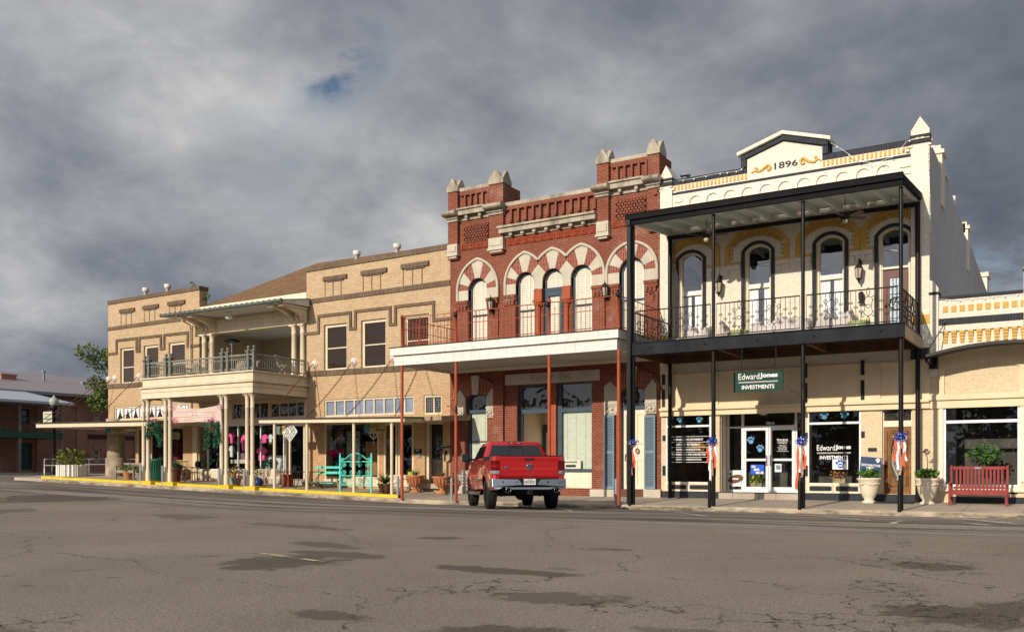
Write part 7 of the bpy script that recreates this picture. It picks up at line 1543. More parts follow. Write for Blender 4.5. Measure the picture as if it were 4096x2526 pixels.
# roof flues
for cr_,x,y,lb in ((B,460,440,'white mushroom flue leftmost on the tan building parapet'),(B,682,405,'white mushroom flue second from left on the tan parapet'),(E,458,265,'white mushroom flue left of two above the right tan wing'),(E,783,210,'white mushroom flue nearest the red tower on tan parapet')):
    p=wp(cr_(x,y),FY+1.0); b=MB(); b.lathe(tuple(p),[(.10,-.5),(.10,.10),(.16,.12),(.175,.15),(.175,.30),(.16,.32),(.01,.33)],18); tag(b.build('roof_flue',pm('cream flue paint',(.66,.60,.52),.5)),lb,'flue','white flues on the tan roof')
rnd=random.Random(3)
for p,lb,n,r_ in ((wp(B(940,352),FY+.3),'small weed sprouting on top of left tan parapet',40,.17),(wp(B(1068,468),FY+.35),'small weed growing on the parapet end above shingle roof',45,.16)):
    tag(leafball(MB(),tuple(p),r_,n,.12,rnd).build('weed',LEAF),lb,'weed','weeds on the tan parapet')
# ================= brick building across the side street, tree, lamp =================
XB=-68.0; BB=thing('brick_warehouse','low shaded red brick building with pale roof and green two-level gallery across the side street','building',(XB,40,gX(XB)))
zb_=gX(XB); bw=lambda x,y:wx(Q1(x,y),XB)
Yn=6.0; Yf=75.0; rt_=bw(1300,440); rz=(bw(0,335).z+rt_.z)/2
OLDB=brickmat('old painted red brick',(.42,.16,.115),(.30,.105,.08),(.46,.33,.27),bw=.25,rh=.085,ms=.014,stain=.5,scol=(.10,.05,.04),eff=.5)
q=MB()
def yhole(l,r,t,b): a,c=bw(l,(t+b)/2),bw(r,(t+b)/2); return (a.y,c.y,bw((l+r)/2,b).z,bw((l+r)/2,t).z)
bh=[yhole(265,418,1030,1378),yhole(275,380,595,780),yhole(1212,1300,1105,1275),yhole(1212,1305,645,752)]
q.prism([(-Yf,zb_-.5),(-Yn,zb_-.5),(-Yn,rz),(-Yf,rz)],0,.4,[rc(-b_,-a,c,d) for a,b_,c,d in bh])
q.v=[(XB-y,-x,z) for x,y,z in q.v]; q.build('wall',OLDB,BB)
q=MB(); e=bw(1310,325); ridge=rz+2.3
q.add([(XB+.5,Yn,rz+.02),(XB+.5,Yf,rz+.02),(XB-9,Yf,ridge),(XB-9,Yn,ridge),(XB-18,Yf,rz),(XB-18,Yn,rz)],[(0,1,2,3),(3,2,4,5)])
def roofmat():
    m,t,b,o=newmat('pale roof underlay with faded red print'); v=gpos(t); k=t.nodes.new('ShaderNodeTexBrick'); s=t.nodes.new('ShaderNodeSeparateXYZ'); t.links.new(v,s.inputs[0]); cb=t.nodes.new('ShaderNodeCombineXYZ'); t.links.new(s.outputs[1],cb.inputs[0]); t.links.new(s.outputs[0],cb.inputs[1]); n=noise(1.2,4,.6,0,cb.outputs[0],tree=t)
    t.links.new(cb.outputs[0],k.inputs[0]); k.inputs['Scale'].default_value=1; k.inputs['Brick Width'].default_value=2.4; k.inputs['Row Height'].default_value=1.1; k.inputs['Mortar Size'].default_value=.12
    c=mixc(t,M('MULTIPLY',k.outputs['Fac'],M('MULTIPLY',ramp(t,n,.4,.6),.6,tree=t),tree=t),(.27,.245,.25),(.33,.09,.085)); t.links.new(c,b.inputs['Base Color']); b.inputs['Roughness'].default_value=.5; return m
q.build('roof',roofmat(),BB)
MB().box(XB+.35,XB+.75,Yn,Yf,rz-.22,rz+.0).build('gutter',STEEL,BB)
for i,(a,b_,c,d) in enumerate(bh):
    nm='door' if i==0 else 'window'; f=MB(); f.box(XB-.25,XB-.15,a,b_,c,c+.12).box(XB-.25,XB-.15,a,b_,d-.12,d).box(XB-.25,XB-.15,a,a+.12,c+.12,d-.12).box(XB-.25,XB-.15,b_-.12,b_,c+.12,d-.12)
    if i!=0: f.box(XB-.25,XB-.17,a+.12,b_-.12,(c+d)/2-.04,(c+d)/2+.04)
    fo=f.build(nm,GREENP if i<2 else CWOOD,BB); MB().box(XB-.22,XB-.2,a+.05,b_-.05,c+.05,d-.05).build('pane' if i else 'door_leaf',DGLASS if i else GREENP,fo)
    if i: MB().box(XB-.02,XB+.06,a-.1,b_+.1,d,d+.22).build('window_arch',OLDB,fo)
q=MB(); zz=bw(900,560).z; q.box(XB+.001,XB+.12,bw(800,0).y,Yf,zz,zz+.25)
for x in (530,1045,1780): y=bw(x,0).y; q.box(XB+.001,XB+.14,y-.45,y+.45,zb_-.2,zz-.002)
q.build('pilasters_and_string_course',OLDB,BB)
zz=bw(1200,950).z; MB().box(XB+.001,XB+.1,bw(1090,0).y,bw(1800,0).y,zz-.18,zz+.18).build('dark_brick_band',pm('dark brick',(.07,.03,.028),.8),BB)
# two-level gallery
XG=XB+3.0; gw=lambda x,y:wx(Q1(x,y),XG); ye=gw(800,0).y; ze0,ze1=gw(250,965).z,gw(250,885).z; q=MB(); q.box(XB+.15,XG,Yn,ye,ze0,ze0+.12); q.box(XG,XG+.1,Yn,ye,ze0,ze1); q.box(XB+.15,XG,ye-.1,ye,ze0+.13,ze1); q.build('gallery_floor',GREENP,BB)
zr0=gw(250,505).z
for x in (250,790,): y=gw(x,0).y; MB().box(XG-.08,XG+.08,y-.09,y+.09,zb_-.05,zr0).build('gallery_post',TEALP,BB)
for y in (gw(250,0).y-9,): MB().box(XG-.08,XG+.08,y-.09,y+.09,zb_-.05,zr0).build('gallery_post',TEALP,BB)
q=MB(); zrr=gw(250,705).z; q.tube([(XG,Yn,zrr),(XG,ye,zrr)],.04,5); q.tube([(XG,Yn,ze1+.1),(XG,ye,ze1+.1)],.03,5); y=Yn
while y<ye: q.tube([(XG,y,ze1+.1),(XG,y,zrr)],.014,4); y+=.22
q.build('gallery_railing',GREENP,BB)
q=MB(); zt_=zr0+1.15; q.hexa([(XG+.6,Yn,zr0-.05),(XG+.6,ye+.6,zr0-.05),(XG+.6,ye+.6,zr0+.12),(XG+.6,Yn,zr0+.12),(XB+.1,Yn,zr0-.05),(XB+.1,ye+.6,zr0-.05),(XB+.1,ye-2.0,zt_),(XB+.1,Yn,zt_)]); q.build('gallery_roof',pm('pale blue metal roof',(.42,.46,.52),.4,.05,.5),BB)
for x,y,hh,w in ((60,225,.5,1.2),(565,265,1.3,.12),(1210,318,1.2,.12),(1072,350,.8,.25)):
    p=wx(Q1(x,y),XB-5); q=MB(); q.box(p.x-w/2,p.x+w/2,p.y-w/2,p.y+w/2,p.z-.8,p.z+hh*.7); q.box(p.x-w/2-.06,p.x+w/2+.06,p.y-w/2-.06,p.y+w/2+.06,p.z+hh*.7,p.z+hh*.7+.12); q.build('roof_vent',STEEL if w<.5 else OLDB,BB)
struct(MB().box(XB-20,XB+4.2,-40,Yf,.3,gX(XB+4)+.14).build('far_pavement',CONC))
def tree(loc,zc_,r,lean,label,seed,n=2600,leaf=.26,grp=None,mat=None):
    rnd=random.Random(seed); o_=thing('tree',label,'tree',loc,grp); x,y,z=loc; tr=MB(); top=Vector((x+lean,y,zc_+.3*r)); tr.tube([Vector((x,y,z-.2)),Vector((x+.1,y,z+1.5)),Vector((x+lean*.5,y+.1,(z+zc_)/2)),top],[.32,.24,.18,.05],8)
    cl=[]
    for k in range(26):
        t=rnd.uniform(0,2*PI); u=rnd.uniform(-.7,1); rr=r*rnd.uniform(.2,1.0)*math.sqrt(max(.05,1-u*u*.8)); c=Vector((x+lean+rr*math.cos(t),y+rr*math.sin(t),zc_+u*r*.95)); cl.append((c,r*rnd.uniform(.22,.38)))
        s_=Vector((x+lean*.6,y,zc_-r*.8+rnd.uniform(0,r*.8))); m_=s_.lerp(c,.5)+Vector((0,0,.3)); tr.tube([s_,m_,c],[.09,.05,.015],5)
    tr.build('trunk',pm('bark',(.10,.075,.05),.9,.3,6) if 'BARK' not in globals() else BARK,o_); f=MB()
    for c,rr in cl: leafball(f,c,rr,n//26,leaf,rnd,.8)
    f.build('crown',mat or LEAFT,o_); return o_
LEAFT=pm('sunlit olive leaves',(.10,.135,.032),.6,.5,2.5); BARK=pm('tree bark',(.10,.075,.05),.9,.3,6)  # olive leaf colour, tone varied at random
p=wp((450,1480),45); tree((p.x,45,gX(p.x)),wp((450,1530),45).z,2.75,0,'green leafy tree rising behind the left corner of the tan building',4,n=9500,leaf=.24)
# street lamp with town banner
pl_=gp(Q1(695,1438),gX(-49)+.1); pl_=wp(Q1(695,0),33.0); lx,ly=pl_.x,33.0; lzb=gX(lx)+.1; ZL=lambda y:wp(Q1(695,y),ly).z
LP=thing('street_lamp','black street lamp with acorn globe and hanging town welcome banner at left corner','street lamp',(lx,ly,lzb))
q=MB(); q.lathe((lx,ly,0),[(.22,lzb-.1),(.22,lzb+.5),(.13,lzb+.75),(.11,lzb+1.1),(.085,ZL(610)),(.2,ZL(600)),(.22,ZL(560)),(.16,ZL(552))],14); q.build('pole',BLACK,LP)
MB().lathe((lx,ly,0),[(.15,ZL(550)),(.24,ZL(535)),(.27,ZL(490)),(.2,ZL(460)),(.07,ZL(440)),(.05,ZL(425)),(.012,ZL(415))],14).build('globe',pm('frosted globe',(.36,.38,.34),.3,.1,5),LP)
q=MB(); a=wp(Q1(557,628),ly);b_=wp(Q1(670,765),ly); q.box(a.x,b_.x,ly-.01,ly+.01,b_.z,a.z); bn=q.build('banner',pm('pale banner cloth',(.50,.49,.40),.8,.06,3),LP)
for z in (a.z,b_.z): MB().tube([(a.x,ly,z),(lx,ly,z)],.02,5).build('banner_arm',BLACK,LP)
for s_,l,r,y,h in (('WELCOME',572,652,662,13),('to',600,622,690,10),('GOLIAD',568,660,722,26)): text(s_,[wp(Q1(l,y+h/2),ly-.02),wp(Q1(r,y+h/2),ly-.02),wp(Q1(r,y-h/2),ly-.02),wp(Q1(l,y-h/2),ly-.02)],GREENP,'banner_lettering',bn,world=True,off=.02)
for (l,r,t,b,Y,lb) in ((572,742,1238,1440,FY-1.4,'short pale handrail beside the white planter'),(935,1370,1240,1434,FY+3,'long grey pipe railing behind the corner column'),(1515,1745,1240,1420,FY+3,'grey pipe railing right of the stone column')):
    a=wp(Q1(l,t),Y);c=wp(Q1(r,t),Y); z0=sw(a.x,min(Y,FY))-.02; q=MB(); m=z0+(a.z-z0)*.62; q.tube([(a.x,Y,z0),(a.x,Y,a.z),(c.x,Y,a.z),(c.x,Y,z0)],.03,6); q.tube([(a.x,Y,m),(c.x,Y,m)],.025,6)
    if r-l>300: x=(a.x+c.x)/2; q.tube([(x,Y,z0),(x,Y,a.z)],.03,6)
    tag(q.build('handrail',GALV if r-l<200 else STEEL),lb,'railing','pipe handrails at the left corner')
a=wp(Q1(730,1440),FY-1.6);c=wp(Q1(960,1440),FY-1.6); z0=sw((a.x+c.x)/2,FY-1.6); zt_=wp(Q1(840,1312),FY-1.6).z; r_=(c.x-a.x)/2; cx_=(a.x+c.x)/2; PL=thing('planter','white fluted six-sided planter with yellow green shrub at left pavement corner','planter',(cx_,FY-1.2,z0))
q=MB(); q.lathe((cx_,FY-1.2,0),[(r_,z0),(r_,zt_),(r_*.85,zt_),(r_*.85,zt_-.1)],8,sm=False)
for k in range(24): t=2*PI*k/24; q.tube([(cx_+r_*.97*math.cos(t),FY-1.2+r_*.97*math.sin(t),z0),(cx_+r_*.97*math.cos(t),FY-1.2+r_*.97*math.sin(t),zt_)],.035,5)
q.build('tub',WSID,PL); rnd=random.Random(9); leafball(MB(),(cx_,FY-1.2,zt_+.35),r_*1.1,700,.16,rnd,.6).build('foliage',pm('yellow green leaves',(.12,.14,.025),.6,.6,6),PL)
# ================= things under the tan building's portico =================
def at(cr_,x,y,Y): p=wp(cr_(x,y),Y); return p
def bench(l,r,bt,Y,label,mat,cr_,hb=.85,rz=0): a,b_=at(cr_,l,bt,Y),at(cr_,r,bt,Y); x=(a.x+b_.x)/2; return slatbench('bench',label,(x,Y,sw(x,Y)),b_.x-a.x,mat,rz=rz,hb=hb,plaque=False)
WGREY=pm('weathered grey timber',(.26,.22,.17),.8,.25,5)
bench(0,262,1320,FY-1.0,'weathered wooden slat bench at left end beneath the tan canopy',WGREY,C)
def plantpot(x,y,r,h,Y,cr_,label,pot,leaf,kind='ball',lr=.3,n=200,seed=1,grp=None,flower=None,lz=.5):
    g=at(cr_,x,y,Y); z=sw(g.x,Y); o_=thing('potted_plant',label,'potted plant',(g.x,Y,z),grp); MB().lathe((g.x,Y,z),[(r*.65,0),(r*.7,.03),(r*.95,h*.8),(r,h*.85),(r*1.08,h*.9),(r*1.08,h),(r*.9,h),(r*.88,h*.9)],16).build('pot',pot,o_); rnd=random.Random(seed); f=MB()
    if kind=='ball': leafball(f,(g.x,Y,z+h+lr*lz),lr,n,.11,rnd,.7)
    else: blades(f,(g.x,Y,z+h*.9),n,lr,rnd,1.3,.022)
    f.build('foliage',leaf,o_)
    if flower: leafball(MB(),(g.x,Y,z+h+lr*.7),lr*.95,n//3,.08,rnd,.6).build('flowers',flower,o_)
    return o_
RFL=pm('red flowers',(.45,.06,.02),.7,.3,9); PFL=pm('pink flowers',(.75,.18,.40),.7,.3,9)
plantpot(45,1325,.26,.4,FY-1.4,C,'brown pot of rusty red flowers beside the left wooden bench',TERPOT,LEAF,seed=2,flower=RFL)
plantpot(225,1330,.2,.35,FY-1.3,C,'small green plant at right end of the left wooden bench',WGREY,LEAF,seed=3,lr=.25)
for x,b,lb in ((235,1445,'grey steel bollard left of the first portico column pair'),(568,1460,'grey steel bollard left of the second portico column pair'),(1425,1500,'grey steel bollard left of the third portico column pair'),(1805,1510,'grey steel bollard left of the fourth portico column pair')):
    p=wp(C(x,b),CURB+.12); q=MB(); z=gX(p.x)+.14; q.lathe((p.x,CURB+.12,z),[(.058,0),(.058,.88),(.05,.92),(.01,.93)],12); tag(q.build('bollard',STEEL),lb,'bollard','grey steel bollards along the kerb')
g=at(C,487,1395,FY-1.6); z=sw(g.x,FY-1.6); BNG=thing('litter_bin','dark green slatted litter bin between first two portico column pairs','litter bin',(g.x,FY-1.6,z)); q=MB(); q.lathe((g.x,FY-1.6,z),[(.33,.02),(.36,1.0)],20); [q.tube([(g.x+.345*math.cos(t*PI/12),FY-1.6+.345*math.sin(t*PI/12),z),(g.x+.39*math.cos(t*PI/12),FY-1.6+.39*math.sin(t*PI/12),z+1.05)],.022,4) for t in range(24)]; q.build('slatted_body',pm('bottle green paint',(.02,.12,.07),.45),BNG); MB().lathe((g.x,FY-1.6,z),[(.42,1.02),(.43,1.08),(.3,1.12),(.25,1.12)],20).build('lid',pm('bottle green paint',(.02,.12,.07),.45),BNG)
plantpot(765,1415,.30,.75,FY-2.1,C,'tall dark brown urn with small plant right of second portico columns',pm('brown glaze',(.10,.035,.02),.35),LEAFD,seed=4,lr=.22)
# wheeled wire flower cart
g=at(C,900,1370,FY-.9); z=sw(g.x,FY-.9); CT=thing('flower_cart','black wire flower cart with spoked wheel before the brick pier','cart',(g.x,FY-.9,z)); q=MB(); Y=FY-.9
q.tube([(g.x-.8,Y,z+.75),(g.x+.7,Y,z+.7)],.018,5); q.tube([(g.x-.7,Y,z+.98),(g.x+.3,Y,z+.98)],.018,5)
for k in range(9): q.tube([(g.x-.7+k*.125,Y,z+.70),(g.x-.7+k*.125,Y,z+.98)],.010,4)
for x in (-.7,.55,.75): q.tube([(g.x+x,Y,z+.72),(g.x+x+.05,Y,z)],.015,4)
q.build('wire_frame',IRON,CT); q=MB(); wc=(g.x+.12,Y-.1,z+.36)
for rr in (.34,.05): q.tube([(wc[0]+rr*math.cos(t*PI/12),wc[1],wc[2]+rr*math.sin(t*PI/12)) for t in range(25)],.018,5)
for k in range(8): q.tube([wc,(wc[0]+.34*math.cos(k*PI/4),wc[1],wc[2]+.34*math.sin(k*PI/4))],.009,4)
q.build('spoked_wheel',IRON,CT)
for x,lb in ((1052,'black round-backed metal chair nearest the flower cart'),(1095,'black round-backed metal chair beside the white shop pilaster')):
    g=at(C,x,1375,FY-.6); Y=FY-.6; z=sw(g.x,Y); CH=thing('metal_chair',lb,'chair',(g.x,Y,z),'round-backed metal chairs'); MB().lathe((g.x,Y,z+.45),[(.01,0),(.2,0),(.2,.02),(.01,.025)],14).build('seat',IRON,CH); MB().lathe((g.x,Y+.18,z+.83),[(.19,-.01),(.19,.01)],16,ax='y').build('backrest',IRON,CH)
    for sx,sy in ((-1,-1),(1,-1),(-1,1),(1,1)): MB().tube([(g.x+sx*.14,Y+sy*.14,z+.45),(g.x+sx*.2,Y+sy*.18,z)],.012,4).build('leg',IRON,CH)
def basket(cx,cy,wd,bot,Y,cr_,label,seed,hk):
    c=wp(cr_(cx,cy),Y); r_=.30; rnd=random.Random(seed); o_=thing('hanging_basket',label,'hanging basket',tuple(c),'hanging flower baskets on the portico'); MB().lathe(tuple(c),[(.05,-.28),(.2,-.2),(.29,.0),(.30,.03),(.27,.03)],16).build('coir_liner',pm('brown coir liner',(.10,.045,.025),.9),o_)
    zt_=wp(cr_(*hk),Y); q=MB(); [q.tube([(c.x+.27*math.cos(t),Y+.27*math.sin(t),c.z+.03),(c.x,Y,zt_.z)],.006,4) for t in (.3,2.4,4.5)]; q.build('hanger',IRON,o_)
    f=MB(); leafball(f,(c.x,Y,c.z+.15),.42,260,.11,rnd,.5)
    for s_,l in ((-1,.55 if seed==1 else 1.05),(1,.95 if seed==1 else .75),(-.5,.3),(.45,.4 if seed==1 else .9)):
        for k in range(14): u=k/14; leafball(f,(c.x+s_*(.32+.12*u),Y-.1,c.z+.05-l*u),.13,22,.10,rnd,.9)
    f.build('foliage',pm('ivy leaves',(.03,.12,.06),.55,.5,9) if 'IVY' not in globals() else IVY,o_); leafball(MB(),(c.x,Y-.1,c.z+.28),.28,50,.10,rnd,.5).build('flowers',PFL,o_)
    q=MB(); px_=c.x+(.62 if seed==1 else .62); q.tube([(c.x-.02,Y,zt_.z),(c.x+.1,Y,zt_.z+.12),(px_-.2,Y,zt_.z+.1),(px_,Y,zt_.z-.1)],.016,5); q.box(px_-.02,px_+.03,Y-.02,Y+.03,zt_.z-.65,zt_.z+.1); q.build('bracket',IRON,o_)
IVY=pm('ivy leaves',(.03,.125,.065),.55,.5,9)
basket(463,600,0,0,BF+.1,C,'hanging basket with pink flowers and ivy between the left column pairs',1,(470,375)); basket(1352,600,0,0,BF+.1,C,'fuller hanging basket trailing long ivy right of the pink banner',2,(1372,350))
# pink banner
o_=thing('banner','pale pink cloth banner reading the Ivy Vine strung between portico columns','banner',tuple(wp(C(1070,400),BF))); q=MB(); nx,ny=24,8; vs=[]
for j in range(ny+1):
    for i in range(nx+1):
        u,v=i/nx,j/ny; tx=C(710+730*u,(268-20*u)+ (58*4*u*(1-u))*.9); bx=C(712+735*u,520-2*u+6*math.sin(u*9)); p=wp((tx[0]*(1-v)+bx[0]*v,tx[1]*(1-v)+bx[1]*v),BF); vs.append((p.x,BF+.05+.05*math.sin(u*14+v*3)*math.sin(PI*u),p.z))
q.add(vs,[(j*(nx+1)+i,j*(nx+1)+i+1,(j+1)*(nx+1)+i+1,(j+1)*(nx+1)+i) for j in range(ny) for i in range(nx)],True); q.build('cloth',pm('dusty pink cloth',(.58,.42,.36),.8,.06,2),o_)
def btext(s_,l,r,y,h): text(s_,[wp(C(l,y+h/2),BF-.02),wp(C(r,y+h/2),BF-.02),wp(C(r,y-h/2),BF-.02),wp(C(l,y-h/2),BF-.02)],WHITE,'banner_lettering',o_,world=True,shear=.3,off=.01)
btext('The Ivy Vine',960,1158,400,42); btext('Home · Clothing · Home Decor',860,1110,468,18); btext('361-645-1120',1170,1270,464,16)
q=MB()
for y0,y1 in ((350,365),(432,440)):
    a=[wp(C(750+600*t/10,y0+(12 if y0==350 else 6)*4*(t/10)*(1-t/10)),BF-.015) for t in range(11)]; q.tube(a,.008,4)
q.build('printed_lines',WHITE,o_)
for cc in ((722,300),(735,480),(1425,285),(780,500)): leafball(MB(),tuple(wp(C(*cc),BF-.02)),.12,30,.07,random.Random(cc[0]),1).build('printed_flowers',PFL,o_)
# hanging oval-and-plank signs
SGN=pm('ochre sign plank',(.42,.33,.12),.6,.08,4); OVB=pm('blue oval plaque',(.07,.22,.30),.5)
def hsign(l,t,r,b,oval,lines,cr_,Y,label,tilt=0):
    a,c=wp(cr_(l,b),Y),wp(cr_(r,t),Y); o_=thing('hanging_sign',label,'sign',tuple(a),'ochre hanging shop signs under the canopy'); w,h=c.x-a.x,c.z-a.z; k=.06
    q=MB(); q.prism([(a.x,a.z),(c.x-k,a.z),(c.x,a.z+k),(c.x,c.z-k),(c.x-k,c.z),(a.x,c.z)],Y,Y+.04); q.build('sign_board',SGN,o_)
    if oval: ol,orr=xc(cr_,oval[0],Y),xc(cr_,oval[1],Y); m=(ol+orr)/2; q=MB(); q.prism([(m+(orr-ol)/2*math.cos(k*PI/10),(a.z+c.z)/2+h*.52*math.sin(k*PI/10)) for k in range(20)],Y-.02,Y+.05); q.build('oval_plaque',OVB,o_)
    n=len(lines)
    for i,(s_,u0,u1) in enumerate(lines): z1=c.z-h*(.14+.76*i/n); z0=z1-h*.76/n*.8; text(s_,[(a.x+w*u0,Y-.008,z0),(a.x+w*u1,Y-.008,z0),(a.x+w*u1,Y-.008,z1),(a.x+w*u0,Y-.008,z1)],DARK,'sign_lettering',o_,world=True,shear=.2,off=.012)
    for x in (a.x+.1,c.x-.1): MB().tube([(x,Y+.02,c.z),(x,Y+.02,c.z+.12)],.008,4).build('hanger',IRON,o_)
hsign(1425,832,1622,905,(1350,1428),[('Remember',.1,.9),('When',.3,.7)],Q1,CYa+1.4,'ochre hanging sign with oval plaque above the stone corner column')
hsign(655,668,818,776,None,[('Chic',.3,.85),('Cottage',.2,.95)],C,CYa+1.6,'pale ochre hanging sign between second and third column pairs')
hsign(380,512,478,625,(335,385),[('IVY',.25,.95)],D,CYa+1.5,'ochre hanging sign partly behind the diamond mirror ornament')
hsign(1610,480,1813,603,(1535,1612),[("Junkin'",.1,.6),('Memories',.4,.98)],D,CYa+1.2,'ochre hanging sign with blue oval near the right canopy post')
# diamond ornament
c=wp(D(540,590),CYa+.25); q=MB(); r_=.40; n=[(r_*math.cos(k*PI/2),r_*1.08*math.sin(k*PI/2)) for k in range(4)]; P=[(c.x+x,CYa+.25,c.z+z) for x,z in n]; q.tube(P+[P[0]],.03,5)
for k in range(8):
    t=k*PI/4; R_=r_*(.95 if k%2==0 else .62); e=(c.x+R_*math.cos(t),CYa+.25,c.z+R_*1.05*math.sin(t)); q.tube([tuple(c),e],.02,4)
    for u in (.4,.65,.85):
        bb=(c.x+R_*u*math.cos(t),CYa+.25,c.z+R_*u*1.05*math.sin(t))
        for s_ in (-1,1): q.tube([bb,(bb[0]+.12*(1.1-u)*2*math.cos(t+s_*.8),bb[1],bb[2]+.12*(1.1-u)*2*math.sin(t+s_*.8))],.014,4)
tag(q.build('hanging_ornament',pm('silver white metal',(.7,.7,.68),.3,.1,4)),'silver diamond-shaped snowflake ornament hanging from the canopy edge','ornament')
# shop display seen through the glass
SHIRTW=pm('white shirt cotton',(.62,.64,.66),.8); NAVY=pm('navy shirt cotton',(.012,.02,.05),.8)
def shirt(l,t,r,b,mat,label,Y=FY+.45,cr_=C,txt=None):
    a,c=wp(cr_(l,b),Y),wp(cr_(r,t),Y); w,h=c.x-a.x,c.z-a.z; P=[(.22,0),(.78,0),(.78,.58),(.97,.52),(1,.72),(.72,.97),(.6,1),(.5,.94),(.4,1),(.28,.97),(0,.72),(.03,.52),(.22,.58)]; q=MB(); q.prism([(a.x+w*u,a.z+h*v) for u,v in P],Y,Y+.08); o_=q.build('shirt',mat); tag(o_,label,'shirt','shirts hung in the shop window')
    if txt: text(txt,[(a.x+w*.38,Y-.01,a.z+h*.5),(a.x+w*.66,Y-.01,a.z+h*.5),(a.x+w*.66,Y-.01,a.z+h*.7),(a.x+w*.38,Y-.01,a.z+h*.7)],WHITE,'shirt_print',o_,world=True,off=.03)
shirt(1568,655,1660,842,PINK,'pink shirt high in window between third and fourth column pairs'); shirt(1752,700,1850,955,PINK,'long pink shirt behind the fourth column pair'); shirt(2040,700,2160,842,PINK,'pink shirt at top of window right of the fourth column pair'); shirt(1985,885,2142,1100,PINK,'largest pink shirt, hanging low above the OPEN sign')
shirt(1570,870,1645,1045,SHIRTW,'white shirt hanging in window right of third column pair'); shirt(2160,700,2235,855,SHIRTW,'white shirt hanging beside the upper right pink shirt'); shirt(1350,925,1450,1110,NAVY,'navy shirt with white initials left of third column pair',txt='GT'); shirt(252,948,325,1080,NAVY,'small navy shirt low in window beside white cabinet',cr_=D)
def prop(cr_,l,t,r,b,Y,d,mat,name,label,cat,bev=0): q=MB().rect(l,t,r,b,Y,d,cr_); return tag(q.build(name,mat),label,cat)
WCAB=pm('white painted cabinet',(.60,.62,.62),.5); q=MB().rect(210,912,440,1115,FY+.7,.5,D)
a=wp(D(210,912),FY+.7);c=wp(D(440,1115),FY+.7)
for k in range(1,8): x=a.x+(c.x-a.x)*k/8; q.box(x-.01,x+.01,FY+.69,FY+.7,c.z,a.z)
tag(q.build('cabinet',WCAB),'white panelled cabinet inside shop window beside the OPEN sign','cabinet')
o_=prop(C,2068,1212,2236,1262,FY+.2,.03,pm('tan open board',(.40,.24,.10),.7),'open_sign','small tan OPEN sign at bottom of the shop window','sign'); text('OPEN',[wp(C(2080,1254),FY+.19),wp(C(2222,1254),FY+.19),wp(C(2222,1222),FY+.19),wp(C(2080,1222),FY+.19)],pm('dark red letters',(.25,.03,.03),.6),'sign_lettering',o_,world=True,off=.03)
rnd=random.Random(12); 
for k,(x,y,r_) in enumerate(((1610,620,.28),(1760,630,.3),(2020,620,.35),(2120,600,.3),(1180,630,.2),(1260,1100,.4),(2130,1150,.25))):
    c=wp(C(x,y),FY+.35); tag(leafball(MB(),tuple(c),r_,120,.12,rnd,.8).build('greenery',IVY),['ivy garland cluster at top of window right of third columns','ivy garland cluster at top of window left of fourth columns','ivy cluster at top of window right of fourth columns','smaller ivy cluster above the upper right pink shirt','small wreath at top left of the Ivy shop window','leafy plant low in window left of the navy shirt','pale spiky plant behind the OPEN sign'][k],'greenery','greenery displayed in the shop window')
c=wp(C(1190,880),FY+.4); q=MB(); q.tube([c+Vector((0,0,.35)),c+Vector((.02,0,0)),c+Vector((-.02,0,-.45))],[.06,.11,.16],8); tag(q.build('scarf',NAVY),'dark hanging scarf at left of the Ivy shop window','scarf')
prop(C,1715,985,1840,1085,FY+.55,.3,pm('mauve cushion',(.22,.13,.15),.8),'cushion','mauve cushion on shelf behind the fourth column pair','cushion'); prop(C,1595,1085,1850,1140,FY+.45,.5,pm('lace table cloth',(.5,.45,.36),.9),'display_table','lace-covered display table in the Ivy shop window','table')
prop(C,745,1090,895,1170,FY+.4,.4,pm('ochre crate',(.38,.26,.06),.8),'crate','ochre crate in window left of the brick pier','crate')
for (x,h,m_,lb) in ((575,860,NAVY,'dark dressed mannequin left in the shop window behind second column pair'),(800,800,pm('wine dress cloth',(.12,.02,.04),.8),'wine red dressed mannequin beside the brick pier window')):
    c=wp(C(x,h),FY+.6); z0=wp(C(x,1160),FY+.6).z; o_=thing('mannequin',lb,'mannequin',(c.x,FY+.6,z0),'mannequins in the left shop window'); MB().lathe((c.x,FY+.6,0),[(.26,z0),(.22,z0+.5),(.13,z0+.8),(.19,z0+1.1),(.20,z0+1.2),(.06,z0+1.28)],14).build('dress',m_,o_); MB().lathe((c.x,FY+.6,0),[(.045,z0+1.26),(.045,z0+1.36),(.09,z0+1.42),(.10,z0+1.52),(.05,z0+1.6),(.005,z0+1.62)],12).build('head',pm('mannequin cream',(.5,.42,.33),.5),o_)
# red chair, pots and ball by fourth column
g=at(C,1800,1350,FY-1.0); Y=FY-1.0; z=sw(g.x,Y); RD=pm('bright red paint',(.50,.02,.015),.45,.1,4); RC_=thing('armchair','bright red slatted wooden armchair behind the fourth portico column pair','chair',(g.x,Y,z)); q=MB(); q.hexa([(g.x-.28,Y-.3,z+.38),(g.x+.28,Y-.3,z+.38),(g.x+.28,Y-.3,z+.42),(g.x-.28,Y-.3,z+.42),(g.x-.28,Y+.25,z+.28),(g.x+.28,Y+.25,z+.28),(g.x+.28,Y+.25,z+.32),(g.x-.28,Y+.25,z+.32)]); q.build('seat',RD,RC_); q=MB(); [q.tube([(g.x-.22+k*.09,Y+.22,z+.32),(g.x-.24+k*.10,Y+.42,z+1.12)],.03,4) for k in range(6)]; q.tube([(g.x-.28,Y+.4,z+1.02),(g.x+.30,Y+.4,z+1.02)],.035,5); q.build('backrest',RD,RC_)
